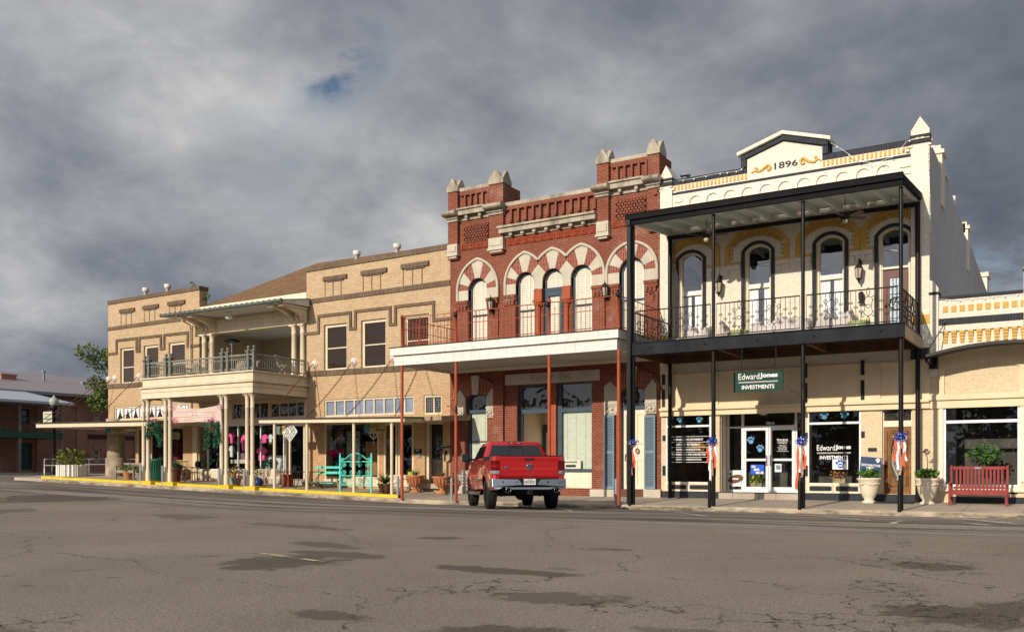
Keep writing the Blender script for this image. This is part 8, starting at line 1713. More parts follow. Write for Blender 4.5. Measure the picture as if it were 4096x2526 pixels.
for s_ in (-1,1): MB().box(g.x+s_*.33-.05,g.x+s_*.33+.05,Y-.35,Y+.3,z+.58,z+.61).build('armrest',RD,RC_); MB().box(g.x+s_*.31-.03,g.x+s_*.31+.03,Y-.3,Y-.22,z,z+.58).box(g.x+s_*.31-.03,g.x+s_*.31+.03,Y+.22,Y+.3,z,z+.58).build('leg',RD,RC_)
plantpot(1665,1470,.3,.42,FY-2.3,C,'ribbed grey pot with green fern and red blooms by third column pair',pm('ribbed grey pot',(.32,.32,.28),.6),LEAF,seed=6,lr=.42,n=260,flower=pm('red orange blooms',(.7,.08,.01),.7))
plantpot(1930,1400,.22,.4,FY-1.6,C,'terracotta pot with leafy plant just behind the fourth column pair',TERPOT,LEAF,seed=7,lr=.4,n=220)
g=at(D,115,1320,FY-2.0); tag(MB().ball((g.x,FY-2.0,sw(g.x,FY-2)+.22),.22,14).build('gazing_ball',pm('blue glazed ball',(.02,.04,.14),.15)),'dark blue glazed garden ball at foot of rightmost portico column','ball')
# black patio table with red lantern, turquoise furniture
a=at(D,365,1120,FY-1.9);c=at(D,905,1120,FY-1.9); Y=FY-1.6; zt_=a.z; m=(a.x+c.x)/2; z=sw(m,Y); T_=thing('patio_table','black wrought iron patio table with curved legs under the right canopy','table',(m,Y,z)); h=z+.76; MB().box(m-1.0,m+1.0,Y-.4,Y+.4,h-.03,h).build('tabletop',IRON,T_)
for x in (-.8,0,.8):
    for s_ in (-1,1): MB().tube([(m+x*1.05,Y+s_*.35,h-.03),(m+x*.8,Y+s_*.2,h-.35),(m+x*.85,Y+s_*.22,z+.3),(m+x*1.1,Y+s_*.4,z)],.02,5).build('leg',IRON,T_)
MB().box(m-.5,m+.5,Y-.2,Y+.2,z+.38,z+.40).build('lower_shelf',IRON,T_)
q=MB(); g=at(D,507,1290,FY-1.0); z=sw(g.x,FY-1); q.box(g.x-.2,g.x+.2,FY-1.15,FY-.85,z,z+.5); q.box(g.x-.24,g.x+.24,FY-1.2,FY-.8,z+.5,z+.56); [q.tube([(g.x-.17+.34*k,FY-1.16,z+.05),(g.x+.17-.34*k,FY-1.16,z+.45)],.02,4) for k in (0,1)]; tag(q.build('wooden_lantern',pm('red brown wood',(.25,.06,.03),.7)),'square red brown carved box under the patio table','lantern')
a,c=at(D,862,1060,FY-.7),at(D,1210,1060,FY-.7); x0,x1=a.x,c.x; Y=FY-.55; z=sw(x0,Y); T_=thing('garden_bench','turquoise slatted garden bench with wire legs against tan brick pier','bench',((x0+x1)/2,Y,z)); q=MB(); zz=at(D,1000,1065,FY-.55).z; q.box(x0,x1,Y-.03,Y,zz-.06,zz+.04); q.box(x0,x1,Y-.03,Y,zz-.30,zz-.19); q.build('backrest',TURQ,T_); q=MB(); [q.box(x0-.12,x1-.1,Y-.5+k*.11,Y-.5+k*.11+.09,zz-.72,zz-.68) for k in range(4)]; q.build('seat',TURQ,T_)
for x in (x0+.15,x1-.25): MB().tube([(x,Y-.02,zz),(x,Y-.04,zz-.7),(x+.1,Y-.45,zz-.74),(x-.15,Y-.5,z)],.015,5).tube([(x,Y-.04,zz-.7),(x+.2,Y+.05,z)],.015,5).build('leg',IRON,T_)
# scrolled headboard frame
Y=CYa+.45; a,c=wp(D(1212,1380),Y),wp(D(1632,1388),Y); x0,x1=a.x,c.x; z0=sw(x0,Y); zp=wp(D(1212,890),Y).z; T_=thing('bed_frame_screen','turquoise scrollwork iron bed frame standing as a screen at the kerb','screen',((x0+x1)/2,Y,z0))
for x in (x0,x1): MB().lathe((x,Y,0),[(.045,z0),(.04,zp-.06),(.02,zp-.05),(.04,zp),(.005,zp+.04)],10).build('post',TURQ,T_)
zr=[wp(D(1400,v),Y).z for v in (990,1180,1305)]; q=MB(); [q.tube([(x0,Y,z),(x1,Y,z)],.022,6) for z in zr]; m=(x0+x1)/2; q.tube([(x0,Y,zr[0]+.03),(x0+.3,Y,zr[0]+.12),(x0+.5,Y,zr[0]+.26),(m-.06,Y,zr[0]+.34),(m+.06,Y,zr[0]+.34),(x1-.5,Y,zr[0]+.26),(x1-.3,Y,zr[0]+.12),(x1,Y,zr[0]+.03)],.022,6)
def spiral(cx_,cz_,r_,f,g_,k=0.0): q.tube([(cx_+f*r_*(1-t/22)*math.cos(t*.45+k),Y,cz_+g_*r_*(1-t/22)*math.sin(t*.45+k)) for t in range(20)],.014,4)
w=(x1-x0)/4
for i in range(4):
    for j,(za,zb2) in enumerate(((zr[1],zr[0]),(zr[2],zr[1]))):
        n=2 if j==0 else 1; hh=(zb2-za)/n
        for k in range(n): spiral(x0+w*(i+.5),za+hh*(k+.5),min(w,hh)*.47,1 if i%2 else -1,1 if k%2 else -1); spiral(x0+w*(i+.5)+.03,za+hh*(k+.5)-.02,min(w,hh)*.30,-1 if i%2 else 1,1)
for s_ in (-1,1): spiral(m+s_*.22,zr[0]+.13,.10,s_,1); spiral(m+s_*(x1-m-.12),zr[0]+.09,.07,-s_,1)
q.build('scrollwork',TURQ,T_)
plantpot(1815,1340,.30,.42,FY-1.9,D,'large fern in brown barrel pot right of the turquoise screen',pm('brown barrel pot',(.14,.07,.04),.5),LEAF,kind='b',lr=.85,n=90,seed=21)
plantpot(1210,1240,.15,.3,FY-.9,D,'small fern pot behind the turquoise screen',TERPOT,LEAF,kind='b',lr=.4,n=30,seed=22)
# displays in right wing window
q=MB(); c=wp(D(1148,868),FY+.35); leafball(q,tuple(c),.33,420,.13,random.Random(2),.55); tag(q.build('tutu',pm('magenta net',(.65,.02,.14),.8,.3,8)),'magenta net skirt hanging in the right shop window','skirt')
prop(D,1112,575,1245,1190,FY+.9,.08,pm('teal door paint',(.01,.14,.14),.5),'display_door','dark teal door panel standing inside right shop window','door panel'); o_=prop(D,1150,582,1250,755,FY+.6,.03,pm('brown framed picture',(.22,.09,.05),.7,.6,8),'framed_picture','brown framed picture hung against the teal door panel','picture')
o_=prop(D,1297,585,1475,1000,FY+.8,.05,pm('pale display board',(.33,.36,.31),.7),'display_board','pale board with ring wreath pattern in right shop window','board'); c=wp(D(1385,690),FY+.78); q=MB()
for k in range(8): t=k*PI/4; q.tube([(c.x+.25*math.cos(t)+.12*math.cos(s*PI/6),FY+.78,c.z+.25*math.sin(t)+.12*math.sin(s*PI/6)) for s in range(13)],.012,4)
q.build('ring_wreath',IRON,o_)
prop(D,1552,722,1710,1175,FY+.8,.5,pm('amber pine wardrobe',(.33,.17,.05),.5),'wardrobe','amber wooden wardrobe inside right shop window','wardrobe')
c=wp(D(1660,640),FY-.6); q=MB(); [q.tube([(c.x+.22*math.cos(t*PI/4)*(1-u*u*.9),FY-.6+.22*math.sin(t*PI/4)*(1-u*u*.9),c.z+.12-u*.28) for u in (0,.35,.7,1)],.01,4) for t in range(8)]; q.tube([(c.x+.22*math.cos(t*PI/8),FY-.6+.22*math.sin(t*PI/8),c.z+.12) for t in range(17)],.014,4); q.tube([(c.x,FY-.6,c.z-.15),(c.x,FY-.6,c.z-.4)],.01,4); tag(q.build('wire_basket',WFRAME),'empty white wire basket hanging below the right oval sign','basket')
g=at(H,185,1080,FY+.5); q=MB(); q.box(g.x-.3,g.x+.3,FY+.4,FY+.8,.85,.9); [q.box(g.x+s_*.27-.03,g.x+s_*.27+.03,FY+.45,FY+.51,.5,.85) for s_ in (-1,1)]; tag(q.build('red_table',RD),'small red table inside window left of the brown door','table'); q=MB(); q.lathe((g.x,FY+.6,.9),[(.1,0),(.22,.12),(.24,.3),(.2,.3)],10); tag(q.build('yellow_bucket',pm('yellow paint',(.65,.6,.02),.5)),'yellow bucket on the small red table in window','bucket')
# terracotta urns, mailbox, plaque
def turn(x,y,label,seed,dead):
    Y=FY-.75; g=at(H,x,y,Y); z=sw(g.x,Y); o_=thing('planter_urn',label,'planter',(g.x,Y,z),'terracotta urns either side of the brown door'); q=MB(); q.lathe((g.x,Y,z),[(.24,0),(.24,.06),(.12,.12),(.09,.2),(.13,.25),(.3,.42),(.33,.55),(.35,.62),(.42,.68),(.42,.72),(.34,.72),(.3,.66)],20); [q.tube([(g.x+.15*math.cos(t*PI/8),Y+.15*math.sin(t*PI/8),z+.27),(g.x+.33*math.cos(t*PI/8),Y+.33*math.sin(t*PI/8),z+.45),(g.x+.355*math.cos(t*PI/8),Y+.355*math.sin(t*PI/8),z+.6)],.025,4) for t in range(16)]; q.build('urn',TERPOT,o_)
    blades(MB(),(g.x,Y,z+.68),70,.5,random.Random(seed),1.4,.015).build('foliage',pm('dry grass leaves',(.20,.16,.06),.7,.4,8) if dead else LEAF,o_)
turn(217,1195,'fluted terracotta urn with green spiky plant left of brown door',31,False); turn(447,1205,'fluted terracotta urn with dry brown plant right of brown door',32,True)
q=MB(); p=wp(H(487,880),FY-.12); q.prism([(p.x-.17,p.z-.28),(p.x-.08,p.z-.36),(p.x+.08,p.z-.36),(p.x+.17,p.z-.28),(p.x+.17,p.z+.22),(p.x+.08,p.z+.3),(p.x-.08,p.z+.3),(p.x-.17,p.z+.22)],FY-.16,FY-.002); o_=q.build('mailbox',pm('aged cream iron',(.40,.29,.17),.6,.2,8)); tag(o_,'ornate cream iron letterbox on tan brick right of brown door','letterbox'); MB().prism([(p.x+.07*math.cos(k*PI/5),p.z+.11*math.sin(k*PI/5)) for k in range(10)],FY-.18,FY-.161).box(p.x-.2,p.x+.2,FY-.19,FY-.161,p.z+.2,p.z+.25).build('relief',IRON,o_)
o_=prop(H,207,848,268,884,FY-.04,.035,DARK,'number_plaque','dark house number plaque on brick pier left of brown door','plaque'); text('242',[wp(H(222,868),FY-.05),wp(H(250,868),FY-.05),wp(H(250,853),FY-.05),wp(H(222,853),FY-.05)],WHITE,'plaque_lettering',o_,world=True); prop(H,228,888,262,922,FY-.05,.045,STEEL,'intercom','small grey intercom box below the number plaque','intercom')
# ornate iron bench by the truck
a,c=at(H,520,1165,FY-1.0),at(H,720,1165,FY-1.0); Y=FY-.8; z=sw(a.x,Y); T_=thing('iron_bench','ornate black cast iron bench with red slats beside the bank wall','bench',((a.x+c.x)/2,Y,z)); x0,x1=a.x,c.x; q=MB(); n=9
for i in range(n):
    for j in range(3): cx_=x0+(x1-x0)*(i+.5)/n; cz_=z+.5+.13*j; r_=.062; q.tube([(cx_+r_*math.cos(t*PI/4),Y,cz_+r_*math.sin(t*PI/4)) for t in range(9)],.013,4)
q.tube([(x0,Y,z+.42),(x0,Y,z+.9),(x0+.3,Y,z+.84),((x0+x1)/2,Y,z+1.0),(x1-.3,Y,z+.84),(x1,Y,z+.9),(x1,Y,z+.42)],.02,5); q.build('backrest',pm('cast iron grey',(.14,.14,.15),.5),T_); q=MB(); [q.box(x0,x1,Y-.45+.1*k,Y-.45+.1*k+.08,z+.42,z+.45) for k in range(4)]; q.build('seat',REDW,T_)
for x in (x0,x1): MB().tube([(x,Y,z+.44),(x,Y+.05,z)],.02,5).tube([(x,Y-.42,z+.44),(x-.03,Y-.5,z+.2),(x,Y-.45,z)],.02,5).tube([(x,Y,z+.66),(x,Y-.3,z+.68),(x,Y-.46,z+.6),(x,Y-.42,z+.44)],.018,5).build('leg',IRON,T_)
# balcony furniture on the tan portico
def fchair(x,Y,label,rz):
    z=fz+.03 if Y<FY else flz; T_=thing('folding_chair',label,'chair',(x,Y,z),'weathered chairs on the tan balcony',world=False,rz=rz); MB().box(-.25,.25,-.22,.22,.42,.45).build('seat',WGREY,T_)
    q=MB(); [q.hexa([(-.24+.1*k,.20,.45),(-.17+.1*k,.20,.45),(-.17+.1*k,.36,.95),(-.24+.1*k,.36,.95),(-.24+.1*k,.23,.45),(-.17+.1*k,.23,.45),(-.17+.1*k,.39,.95),(-.24+.1*k,.39,.95)]) for k in range(5)]; q.build('backrest',WGREY,T_)
    for s_ in (-1,1): MB().tube([(s_*.24,-.25,0),(s_*.24,.2,.45)],.02,4).tube([(s_*.24,.25,0),(s_*.24,-.2,.45)],.02,4).build('leg',WGREY,T_)
g=wp(B(1390,1225),FY-.6); fchair(g.x,FY-.6,'weathered slatted chair behind the middle balcony railing posts',.3); g=wp(B(1440,1225),FY-.3); fchair(g.x+.4,FY-.2,'weathered slatted chair nearest the balcony corner post',-.4); g=wp(B(1860,1240),FY-.8); fchair(g.x,FY-.8,'tipped-back weathered chair beside right pair of porch columns',1.9); g=wp(B(920,1225),FY-.8); fchair(g.x,FY-.8,'weathered chair near left pair of porch columns',.2)
g=wp(B(1330,1190),FY+.8); T_=thing('patio_heater','dark domed patio heater standing in the tan porch','heater',(g.x,FY+.8,flz)); MB().lathe((g.x,FY+.8,flz),[(.22,0),(.22,.4),(.04,.45),(.035,1.9),(.1,1.95),(.12,2.1)],12).build('stand',STEEL,T_); MB().lathe((g.x,FY+.8,flz),[(.42,2.1),(.35,2.18),(.02,2.25)],16).build('dome',DARK,T_)
# ================= red pickup truck (local frame: rear axle at origin, +y forward) =================
hd=Vector((-.663,.749,0)).normalized(); TR=thing('pickup_truck','shiny red crew-cab pickup truck parked nose-in at the kerb with tailgate towards us','truck',(-13.92,23.02,.205),world=False,rz=math.atan2(-hd.x,hd.y))
TR.rotation_euler=(R(-1.0),0,math.atan2(-hd.x,hd.y)); TR.scale=(1.035,1.035,1.035)
def carpaint(name,col):
    m,t,b,o=newmat(name); b.inputs['Base Color'].default_value=(*col,1); b.inputs['Roughness'].default_value=.33; b.inputs['Coat Weight'].default_value=.9; b.inputs['Coat Roughness'].default_value=.04; b.inputs['Specular IOR Level'].default_value=.4
    n=noise(3,5,.6,0,gpos(t),tree=t); t.links.new(mixc(t,M('MULTIPLY',ramp(t,n,.5,.75),.18,tree=t),tuple(col),(.20,.09,.06)),b.inputs['Base Color']); return m
RED=carpaint('red car paint',(.36,.004,.008)); CHR=pm('chrome',(.40,.40,.41),.2,.05,2,metal=1.0); TYR=pm('tyre rubber',(.018,.018,.019),.85,.3,12,bmp=.4); CGL=opaqueglass('tinted car glass',(.008,.008,.010),.07,.05); BLK=pm('black plastic',(.015,.015,.016),.5); UND=pm('greasy underbody',(.015,.013,.012),.8,.5,6)
WR=.415; WB_=3.56
def xs_(z):  # half width as a function of height
    P=[(.45,.90),(.55,.95),(.75,.995),(.95,1.01),(1.10,1.0),(1.25,.985),(1.35,.965),(1.42,.93)]
    if z<=P[0][0]: return P[0][1]
    for (a,u),(b,v) in zip(P,P[1:]):
        if z<=b: return u+(v-u)*(z-a)/(b-a)
    return P[-1][1]
def ztopf(y): return 1.42 if y<.60 else (1.38 if y<3.0 else 1.38-.14*min(1,(y-3.0)/1.3)**1.3)
def zlow(y):
    z=.52
    for c in (0,WB_):
        d=abs(y-c)
        if d<.54: z=max(z,.40+math.sqrt(max(.54**2-d*d,0))*.98)
    return z
ys_=sorted(set([-1.20+.0]+[-1.16+.05*i for i in range(0,110)])); ys_=[y for y in ys_ if y<=4.30]
for s_ in (-1,1):
    b=MB(); rows=10; vs=[]
    for y in ys_:
        zl,zt=zlow(y),ztopf(y)
        for j in range(rows+1):
            z=zl+(zt-zl)*j/rows; x=xs_(z)
            for c in (0,WB_):
                d=math.hypot(y-c,z-.40)
                if d<.70: x+=.035*max(0,1-(d-.52)/.18)
            if y<-1.0: x-=.10*((-1.0-y)/.2)**2
            if y>3.7: x-=.22*((y-3.7)/.6)**2
            vs.append((s_*x,y,z))
    n=rows+1; fs=[]
    for i in range(len(ys_)-1):
        for j in range(rows): f=(i*n+j,(i+1)*n+j,(i+1)*n+j+1,i*n+j+1); fs.append(f if s_>0 else f[::-1])
    b.add(vs,fs,True)
    # wheel arch liner
    for c in (0,WB_):
        L_=[(s_*.62,c+.53*math.cos(t*PI/12),.40+.53*math.sin(t*PI/12)) for t in range(13)]; L2=[(s_*(xs_(z)+.03),y,z) for _,y,z in L_]; 
    side=b.build('body_side',RED,TR)
    q=MB()
    for c in (0,WB_):
        q.new(); vs=[];m_=13
        for t in range(m_): y=c+.525*math.cos(PI*t/12); z=.40+.515*math.sin(PI*t/12); vs+=[(s_*.60,y,z),(s_*(xs_(z)+.015),y,z)]
        q.add(vs,[(2*i,2*i+2,2*i+3,2*i+1) for i in range(m_-1)])
        q.add([(s_*.60,c+.525*math.cos(PI*t/12),.40+.515*math.sin(PI*t/12)) for t in range(13)],[tuple(range(13))])
    q.each('wheel_arch_liner',BLK,side)
    # door lines and handles
    q=MB()
    for y in (.62,1.72,2.78): q.tube([(s_*(xs_(z)+.003),y,z) for z in (.56 if y>.7 else .95,.8 if y>.7 else 1.0,1.0,1.2,1.37)],.007,4)
    q.build('door_gaps',BLK,side)
    for y in (.95,2.0): MB().tube([(s_*(xs_(1.2)+.03),y,1.19),(s_*(xs_(1.2)+.045),y+.1,1.20),(s_*(xs_(1.2)+.03),y+.22,1.19)],.022,6).build('door_handle',CHR,side)
    q=MB(); q.tube([(s_*(xs_(.8)+.012),.75,.80),(s_*(xs_(.8)+.012),2.95,.80)],.028,4); q.build('side_moulding',CHR,side)
    q=MB(); q.tube([(s_*1.02,.60,.42),(s_*1.05,.75,.42),(s_*1.05,2.85,.42),(s_*1.02,3.0,.42)],.055,8); q.build('running_board',CHR,TR)
# hood, cowl, front, bed floor, rails
q=MB(); hy=[(3.0,1.38,.93),(3.5,1.36,.90),(3.95,1.30,.84),(4.30,1.20,.66)]; vs=[]
for y,z,x in hy: vs+=[(-x,y,z-.02),(-x*.6,y,z+.05),(0,y,z+.06),(x*.6,y,z+.05),(x,y,z-.02)]
q.add(vs,[(i*5+j,i*5+j+1,(i+1)*5+j+1,(i+1)*5+j) for i in range(3) for j in range(4)],True); q.add([(-.7,4.30,.5),(.7,4.30,.5),(.66,4.30,1.18),(-.66,4.30,1.18)],[(3,2,1,0)]); q.build('hood',RED,TR)
MB().box(-.7,.7,4.28,4.36,.62,1.1).build('grille',CHR,TR); MB().box(-.95,.95,4.25,4.45,.45,.68).build('front_bumper',CHR,TR)
q=MB(); q.box(-.93,.93,-1.1,.58,.80,.84); q.box(-.97,-.90,-1.15,.60,.84,1.40); q.box(.90,.97,-1.15,.60,.84,1.40); q.box(-.93,.93,.56,.62,.5,1.40); q.build('bed',BLK,TR)
q=MB()
for s_ in (-1,1): q.hexa([(s_*.93-.05,-1.17,1.405),(s_*.93+.03,-1.17,1.405),(s_*.93+.03,-1.17,1.44),(s_*.93-.05,-1.17,1.44),(s_*.93-.05,.6,1.405),(s_*.93+.03,.6,1.405),(s_*.93+.03,.6,1.44),(s_*.93-.05,.6,1.44)])
q.build('bed_rail_cap',BLK,TR)
# tailgate with crisp ledge and recess
TZ0,TZ1=.835,1.42; b=MB(); X=.795
prof=[(TZ0,-1.20),(.90,-1.225),(1.08,-1.235),(1.09,-1.225),(1.28,-1.235),(1.34,-1.245),(1.39,-1.25),(1.42,-1.235),(1.42,-1.14),(TZ0,-1.14)]
vs=[(-X,y,z) for z,y in prof]+[(X,y,z) for z,y in prof]; n=len(prof); b.add(vs,[tuple(range(n)),tuple(range(n,2*n))[::-1]]+[(i,(i+1)%n,(i+1)%n+n,i+n)[::-1] for i in range(n)]); tg=b.build('tailgate',RED,TR,bevel=.008)
MB().box(-.79,.79,-1.255,-1.15,1.421,1.437).build('tailgate_cap',BLK,tg)
q=MB().box(-.13,.13,-1.262,-1.22,1.315,1.365); q.build('tailgate_handle',BLK,tg); MB().box(-.09,.09,-1.272,-1.262,1.325,1.345).build('handle_grip',pm('dark grip',(.04,.04,.045),.4),tg)
# shield badge
sh=[(-.075,1.21),(.075,1.21),(.078,1.13),(.055,1.08),(0,1.045),(-.055,1.08),(-.078,1.13)][::-1]; q=MB(); q.prism(sh,-1.262,-1.232); bd_=q.build('badge',CHR,tg); q=MB(); q.prism([(-.06,1.195),(.06,1.195),(.055,1.125),(0,1.065),(-.055,1.125)][::-1],-1.266,-1.262); q.build('badge_field',BLK,bd_)
q=MB(); 
for s_ in (-1,1): q.tube([(0,-1.27,1.175),(s_*.03,-1.272,1.188),(s_*.055,-1.272,1.165),(s_*.045,-1.272,1.13),(s_*.03,-1.272,1.145)],.010,5)
q.prism([(-.022,1.165),(.022,1.165),(.014,1.11),(0,1.085),(-.014,1.11)],-1.276,-1.267); q.build('badge_head',CHR,bd_)
q=MB(); q.tube([(-.745,-1.245,1.115),(-.525,-1.245,1.115)],.010,5); q.lathe((-.635,-1.24,1.115),[(.034,-.01),(.034,.012)],14,ax='y'); q.build('side_emblem',CHR,tg)
# tail lamps
LRED=pm('tail lamp red',(.10,.003,.006),.18,.1,6); LCLR=pm('reverse lamp clear',(.24,.21,.21),.2,.1,8)
for s_ in (-1,1):
    q=MB(); def_=lambda z0,z1,e=0:[(s_*.80,-1.225-e,z0),(s_*.955,-1.205-e,z0),(s_*.955,-1.205-e,z1),(s_*.80,-1.225-e,z1)]
    def lamp(z0,z1,mat,name,par,e=0):
        P=[(s_*.800,-1.232-e),(s_*.90,-1.222-e),(s_*.965+s_*e,-1.185),(s_*(1.0+e),-1.10),(s_*(1.0+e),-1.02)]; vs=[(x,y,z0) for x,y in P]+[(x,y,z1) for x,y in P]; k=len(P); q=MB(); q.add(vs,[((i,i+1,i+1+k,i+k) if s_>0 else (i+1,i,i+k,i+1+k)) for i in range(k-1)]); q.add([(x,y,z1) for x,y in P]+[(s_*.8,-1.02,z1)],[tuple(range(k+1))]); return q.build(name,mat,par)
    lo=lamp(.79,1.415,RED,'rear_corner',TR); lm=lamp(.93,1.30,LRED,'tail_lamp',TR,.012); lamp(.945,1.035,LCLR,'reverse_lens',lm,.018); lamp(1.12,1.2,pm('bright red lens',(.22,.004,.008),.2),'brake_lens',lm,.016) if s_<0 else None
# chrome bumper with dropped licence bay
b=MB(); top=[(-1.0,.82),(-.30,.80),(-.20,.66),(.20,.66),(.30,.80),(1.0,.82)]; bot=[(1.0,.60),(.93,.52),(.80,.545),(.70,.60),(.60,.545),(.55,.53),(-.55,.53),(-.60,.545),(-.70,.60),(-.80,.545),(-.93,.52),(-1.0,.60)]
P=top+bot; P=[(x,z) for x,z in P][::-1]
q=MB(); q.prism(P,-1.40,-1.30); 
for i,v in enumerate(q.v):
    x,y,z=v; q.v[i]=(x,y+.22*max(0,abs(x)-.62)**1.6*2.2+ (.03 if z>.78 else 0),z)
bp=q.build('rear_bumper',CHR,TR,bevel=.012)
q=MB()
for s_ in (-1,1): q.new(); q.box(s_*1.0-.02,s_*1.0+.02,-1.12,-.62,.60,.82)
q.each('bumper_end',CHR,bp); MB().box(-.30,.30,-1.335,-1.25,.645,.83).build('licence_bay',BLK,bp); MB().box(-.78,.78,-1.29,-1.18,.80,.828).build('step_pad',BLK,bp)
pt=MB().box(-.16,.16,-1.352,-1.338,.655,.815).build('licence_plate',pm('plate white',(.62,.62,.60),.4,.03,9),bp)
INK=pm('plate ink',(.01,.01,.012),.5)
text('KRV·8727',[(-.145,-1.355,.685),(.145,-1.355,.685),(.145,-1.355,.765),(-.145,-1.355,.765)],INK,'plate_number',pt,world=True,off=.012); text('TEXAS',[(-.06,-1.355,.778),(.06,-1.355,.778),(.06,-1.355,.80),(-.06,-1.355,.80)],INK,'plate_state',pt,world=True,off=.02)
q=MB(); [q.lathe((x,-1.40,z),[(.018,-.012),(.018,.002)],10,ax='y') for x,z in ((-.72,.74),(-.36,.73),(.50,.73),(.86,.73))]; q.build('parking_sensors',BLK,bp)
for s_ in (-.6,.72 if False else .70):
    x=-.60 if s_<0 else .70; q=MB(); q.lathe((x,-1.36,.515),[(.062,-.30),(.062,.12),(.070,.13),(.070,.10),(.052,.09),(.050,-.2)],16,ax='y'); q.build('exhaust_tip',CHR,TR); MB().lathe((x,-1.455,.515),[(.05,-.01),(.05,0)],14,ax='y').build('exhaust_bore',pm('black hollow',(.005,.005,.005),.9),TR)  # dark hollow of the pipe painted as a flat black disc
q=MB(); q.box(-.06,.06,-1.42,-1.1,.41,.53); q.box(-.35,.35,-1.22,-1.12,.43,.50); q.build('tow_hitch',UND,TR); MB().box(-.035,.035,-1.43,-1.42,.435,.505).build('hitch_socket',pm('black hollow',(.005,.005,.005),.9),TR)  # dark socket opening painted on as a flat black plate
# underbody
q=MB(); q.tube([(-.8,0,.40),(.8,0,.40)],.055,8); q.ball((0,0,.40),.17,12); q.box(-.50,-.40,-1.2,3.9,.50,.64); q.box(.40,.50,-1.2,3.9,.50,.64); q.box(-.85,.85,.7,3.0,.48,.58); q.tube([(0,.1,.42),(0,2.4,.5)],.05,8); q.box(-.85,.85,-.7,.6,.66,.80); q.tube([(-.6,-1.4,.53),(-.62,-.6,.55),(-.3,.6,.5)],.05,6)
for s_ in (-1,1): q.tube([(s_*.55,-.65,.52),(s_*.55,0,.36),(s_*.55,.6,.5)],.035,5); q.tube([(s_*.6,-.15,.42),(s_*.5,-.2,.75)],.035,6)
q.build('underbody',UND,TR)
# wheels
for (s_,y) in ((-1,0),(1,0),(-1,WB_),(1,WB_)):
    x=s_*.86; T_=bpy.data.objects.new('wheel',None); COL.objects.link(T_); T_.parent=TR; T_.location=(x,y,WR); T_.empty_display_size=.2
    w=.14; q=MB(); q.lathe((0,0,0),[(.27,-w*.9),(.34,-w),(.395,-w*.9),(WR,-w*.65),(WR,w*.65),(.395,w*.9),(.34,w),(.27,w*.9),(.26,0),(.27,-w*.9)],32,ax='x')
    for k in range(48):
        t=2*PI*k/48
        for xx in (-.08,0,.08): q.box(-0.0,0.0,0,0,0,0) if False else q.tube([(xx-.02,(WR+.0)*math.cos(t),(WR)*math.sin(t)),(xx+.02,(WR+.004)*math.cos(t+.05),(WR+.004)*math.sin(t+.05))],.010,4)
    q.build('tyre',TYR,T_)
    q=MB(); q.lathe((0,0,0),[(.265,s_*.10),(.27,s_*.12),(.25,s_*.10),(.24,-s_*.05)],28,ax='x'); q.lathe((s_*.09,0,0),[(.001,s_*.02),(.06,s_*.02),(.08,0)],14,ax='x')
    for k in range(5):
        t=2*PI*k/5+.3; c,s2=math.cos(t),math.sin(t); q.hexa([(s_*.10,.05*c-.05*s2,.05*s2+.05*c),(s_*.10,.05*c+.05*s2,.05*s2-.05*c),(s_*.11,.25*c+.06*s2,.25*s2-.06*c),(s_*.11,.25*c-.06*s2,.25*s2+.06*c),(s_*.04,.05*c-.05*s2,.05*s2+.05*c),(s_*.04,.05*c+.05*s2,.05*s2-.05*c),(s_*.05,.25*c+.06*s2,.25*s2-.06*c),(s_*.05,.25*c-.06*s2,.25*s2+.06*c)])
    q.build('rim',CHR,T_); MB().lathe((0,0,0),[(.001,s_*.0),(.2,s_*.0),(.2,s_*.03),(.001,s_*.03)],20,ax='x').build('brake_disc',UND,T_)
# cab
def ring(y0,y1,x0,x1,z): return [(-x0,y0,z),(x0,y0,z),(x1,y1,z),(-x1,y1,z)]
q=MB(); lv=[(.66,3.10,.95,.95,1.36),(.70,3.02,.925,.93,1.42),(.90,2.50,.80,.78,1.80),(.94,2.36,.745,.74,1.875),(1.02,2.25,.68,.68,1.905),(1.2,2.1,.45,.45,1.92)]
def rr(y0,y1,x0,x1,z,c=.07): return [(-x0,y0+c,z),(-x0+c,y0,z),(x0-c,y0,z),(x0,y0+c,z),(x1,y1-c,z),(x1-c,y1,z),(-x1+c,y1,z),(-x1,y1-c,z)]
R_=[rr(*l) for l in lv]; vs=[p for r_ in R_ for p in r_]; q.add(vs,[(i*8+k,i*8+(k+1)%8,(i+1)*8+(k+1)%8,(i+1)*8+k) for i in range(len(R_)-1) for k in range(8)],True); q.add(R_[-1],[tuple(range(8))]); cb=q.build('cab',RED,TR)
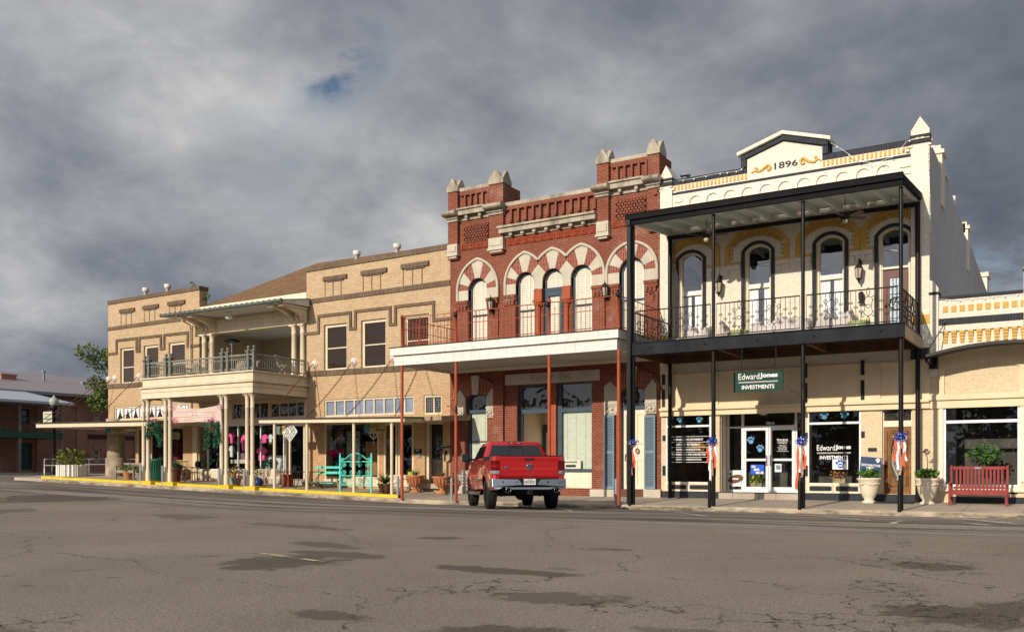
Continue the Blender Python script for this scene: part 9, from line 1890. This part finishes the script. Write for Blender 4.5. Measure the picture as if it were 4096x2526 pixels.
# rear window with sliding centre, side glass, windscreen
def lerp3(a,b,t): return tuple(a[i]+(b[i]-a[i])*t for i in range(3))
zb0,zb1=1.425,1.80; yb=lambda z:.70+(z-1.42)/(1.80-1.42)*.20
def rq(x0,x1,x2,x3,z0,z1,e): return [(x0,yb(z0)-e,z0),(x1,yb(z0)-e,z0),(x2,yb(z1)-e,z1),(x3,yb(z1)-e,z1)]
MB().add(rq(-.80,.80,.68,-.68,1.43,1.795,.010),[(0,1,2,3)]).build('rear_window',CGL,cb); MB().add(rq(-.20,.20,.20,-.20,1.715,1.795,.014),[(0,1,2,3)]).build('window_header',BLK,cb)
q=MB()
for x in (-.2,.2): q.tube([(x,yb(1.43)-.014,1.43),(x*.98,yb(1.79)-.014,1.79)],.009,4)
q.build('window_divider',BLK,cb)
for s_ in (-1,1):
    xx=lambda z:.928-(z-1.42)/.38*.130; e=.012
    def sg(ya,yb_,yc,yd): return [(s_*(xx(1.43)+e),ya,1.43),(s_*(xx(1.43)+e),yb_,1.43),(s_*(xx(1.78)+e),yc,1.78),(s_*(xx(1.78)+e),yd,1.78)]
    for Q in (sg(.95,1.70,1.68,1.08),sg(1.76,2.78,2.36,1.74)): q=MB(); q.add(Q,[(0,1,2,3) if s_>0 else (3,2,1,0)]); q.build('side_window',CGL,cb)
MB().add([(-.85,3.03,1.43),(.85,3.03,1.43),(.71,2.53,1.79),(-.71,2.53,1.79)],[(3,2,1,0)]).build('windscreen',CGL,cb)
q=MB(); q.box(-.19,.19,.905,.96,1.83,1.885); hl=q.build('high_brake_lamp',LRED,cb); MB().box(-.03,.03,.897,.906,1.835,1.865).build('centre_lens',pm('bright red lens',(.9,.02,.01),.1),hl)
for x in (-.11,.11): MB().box(x-.045,x+.045,.897,.906,1.84,1.875).build('cargo_lens',LCLR,hl)
for s_ in (-1,1):
    q=MB(); q.tube([(s_*.93,2.72,1.42),(s_*1.10,2.70,1.44)],.035,6); q.box(s_*1.20-.12,s_*1.20+.12,2.66,2.80,1.36,1.60); mi=q.build('wing_mirror',BLK,TR,bevel=.03); MB().box(s_*1.20-.10,s_*1.20+.10,2.645,2.659,1.385,1.575).build('mirror_glass',CGL,mi)
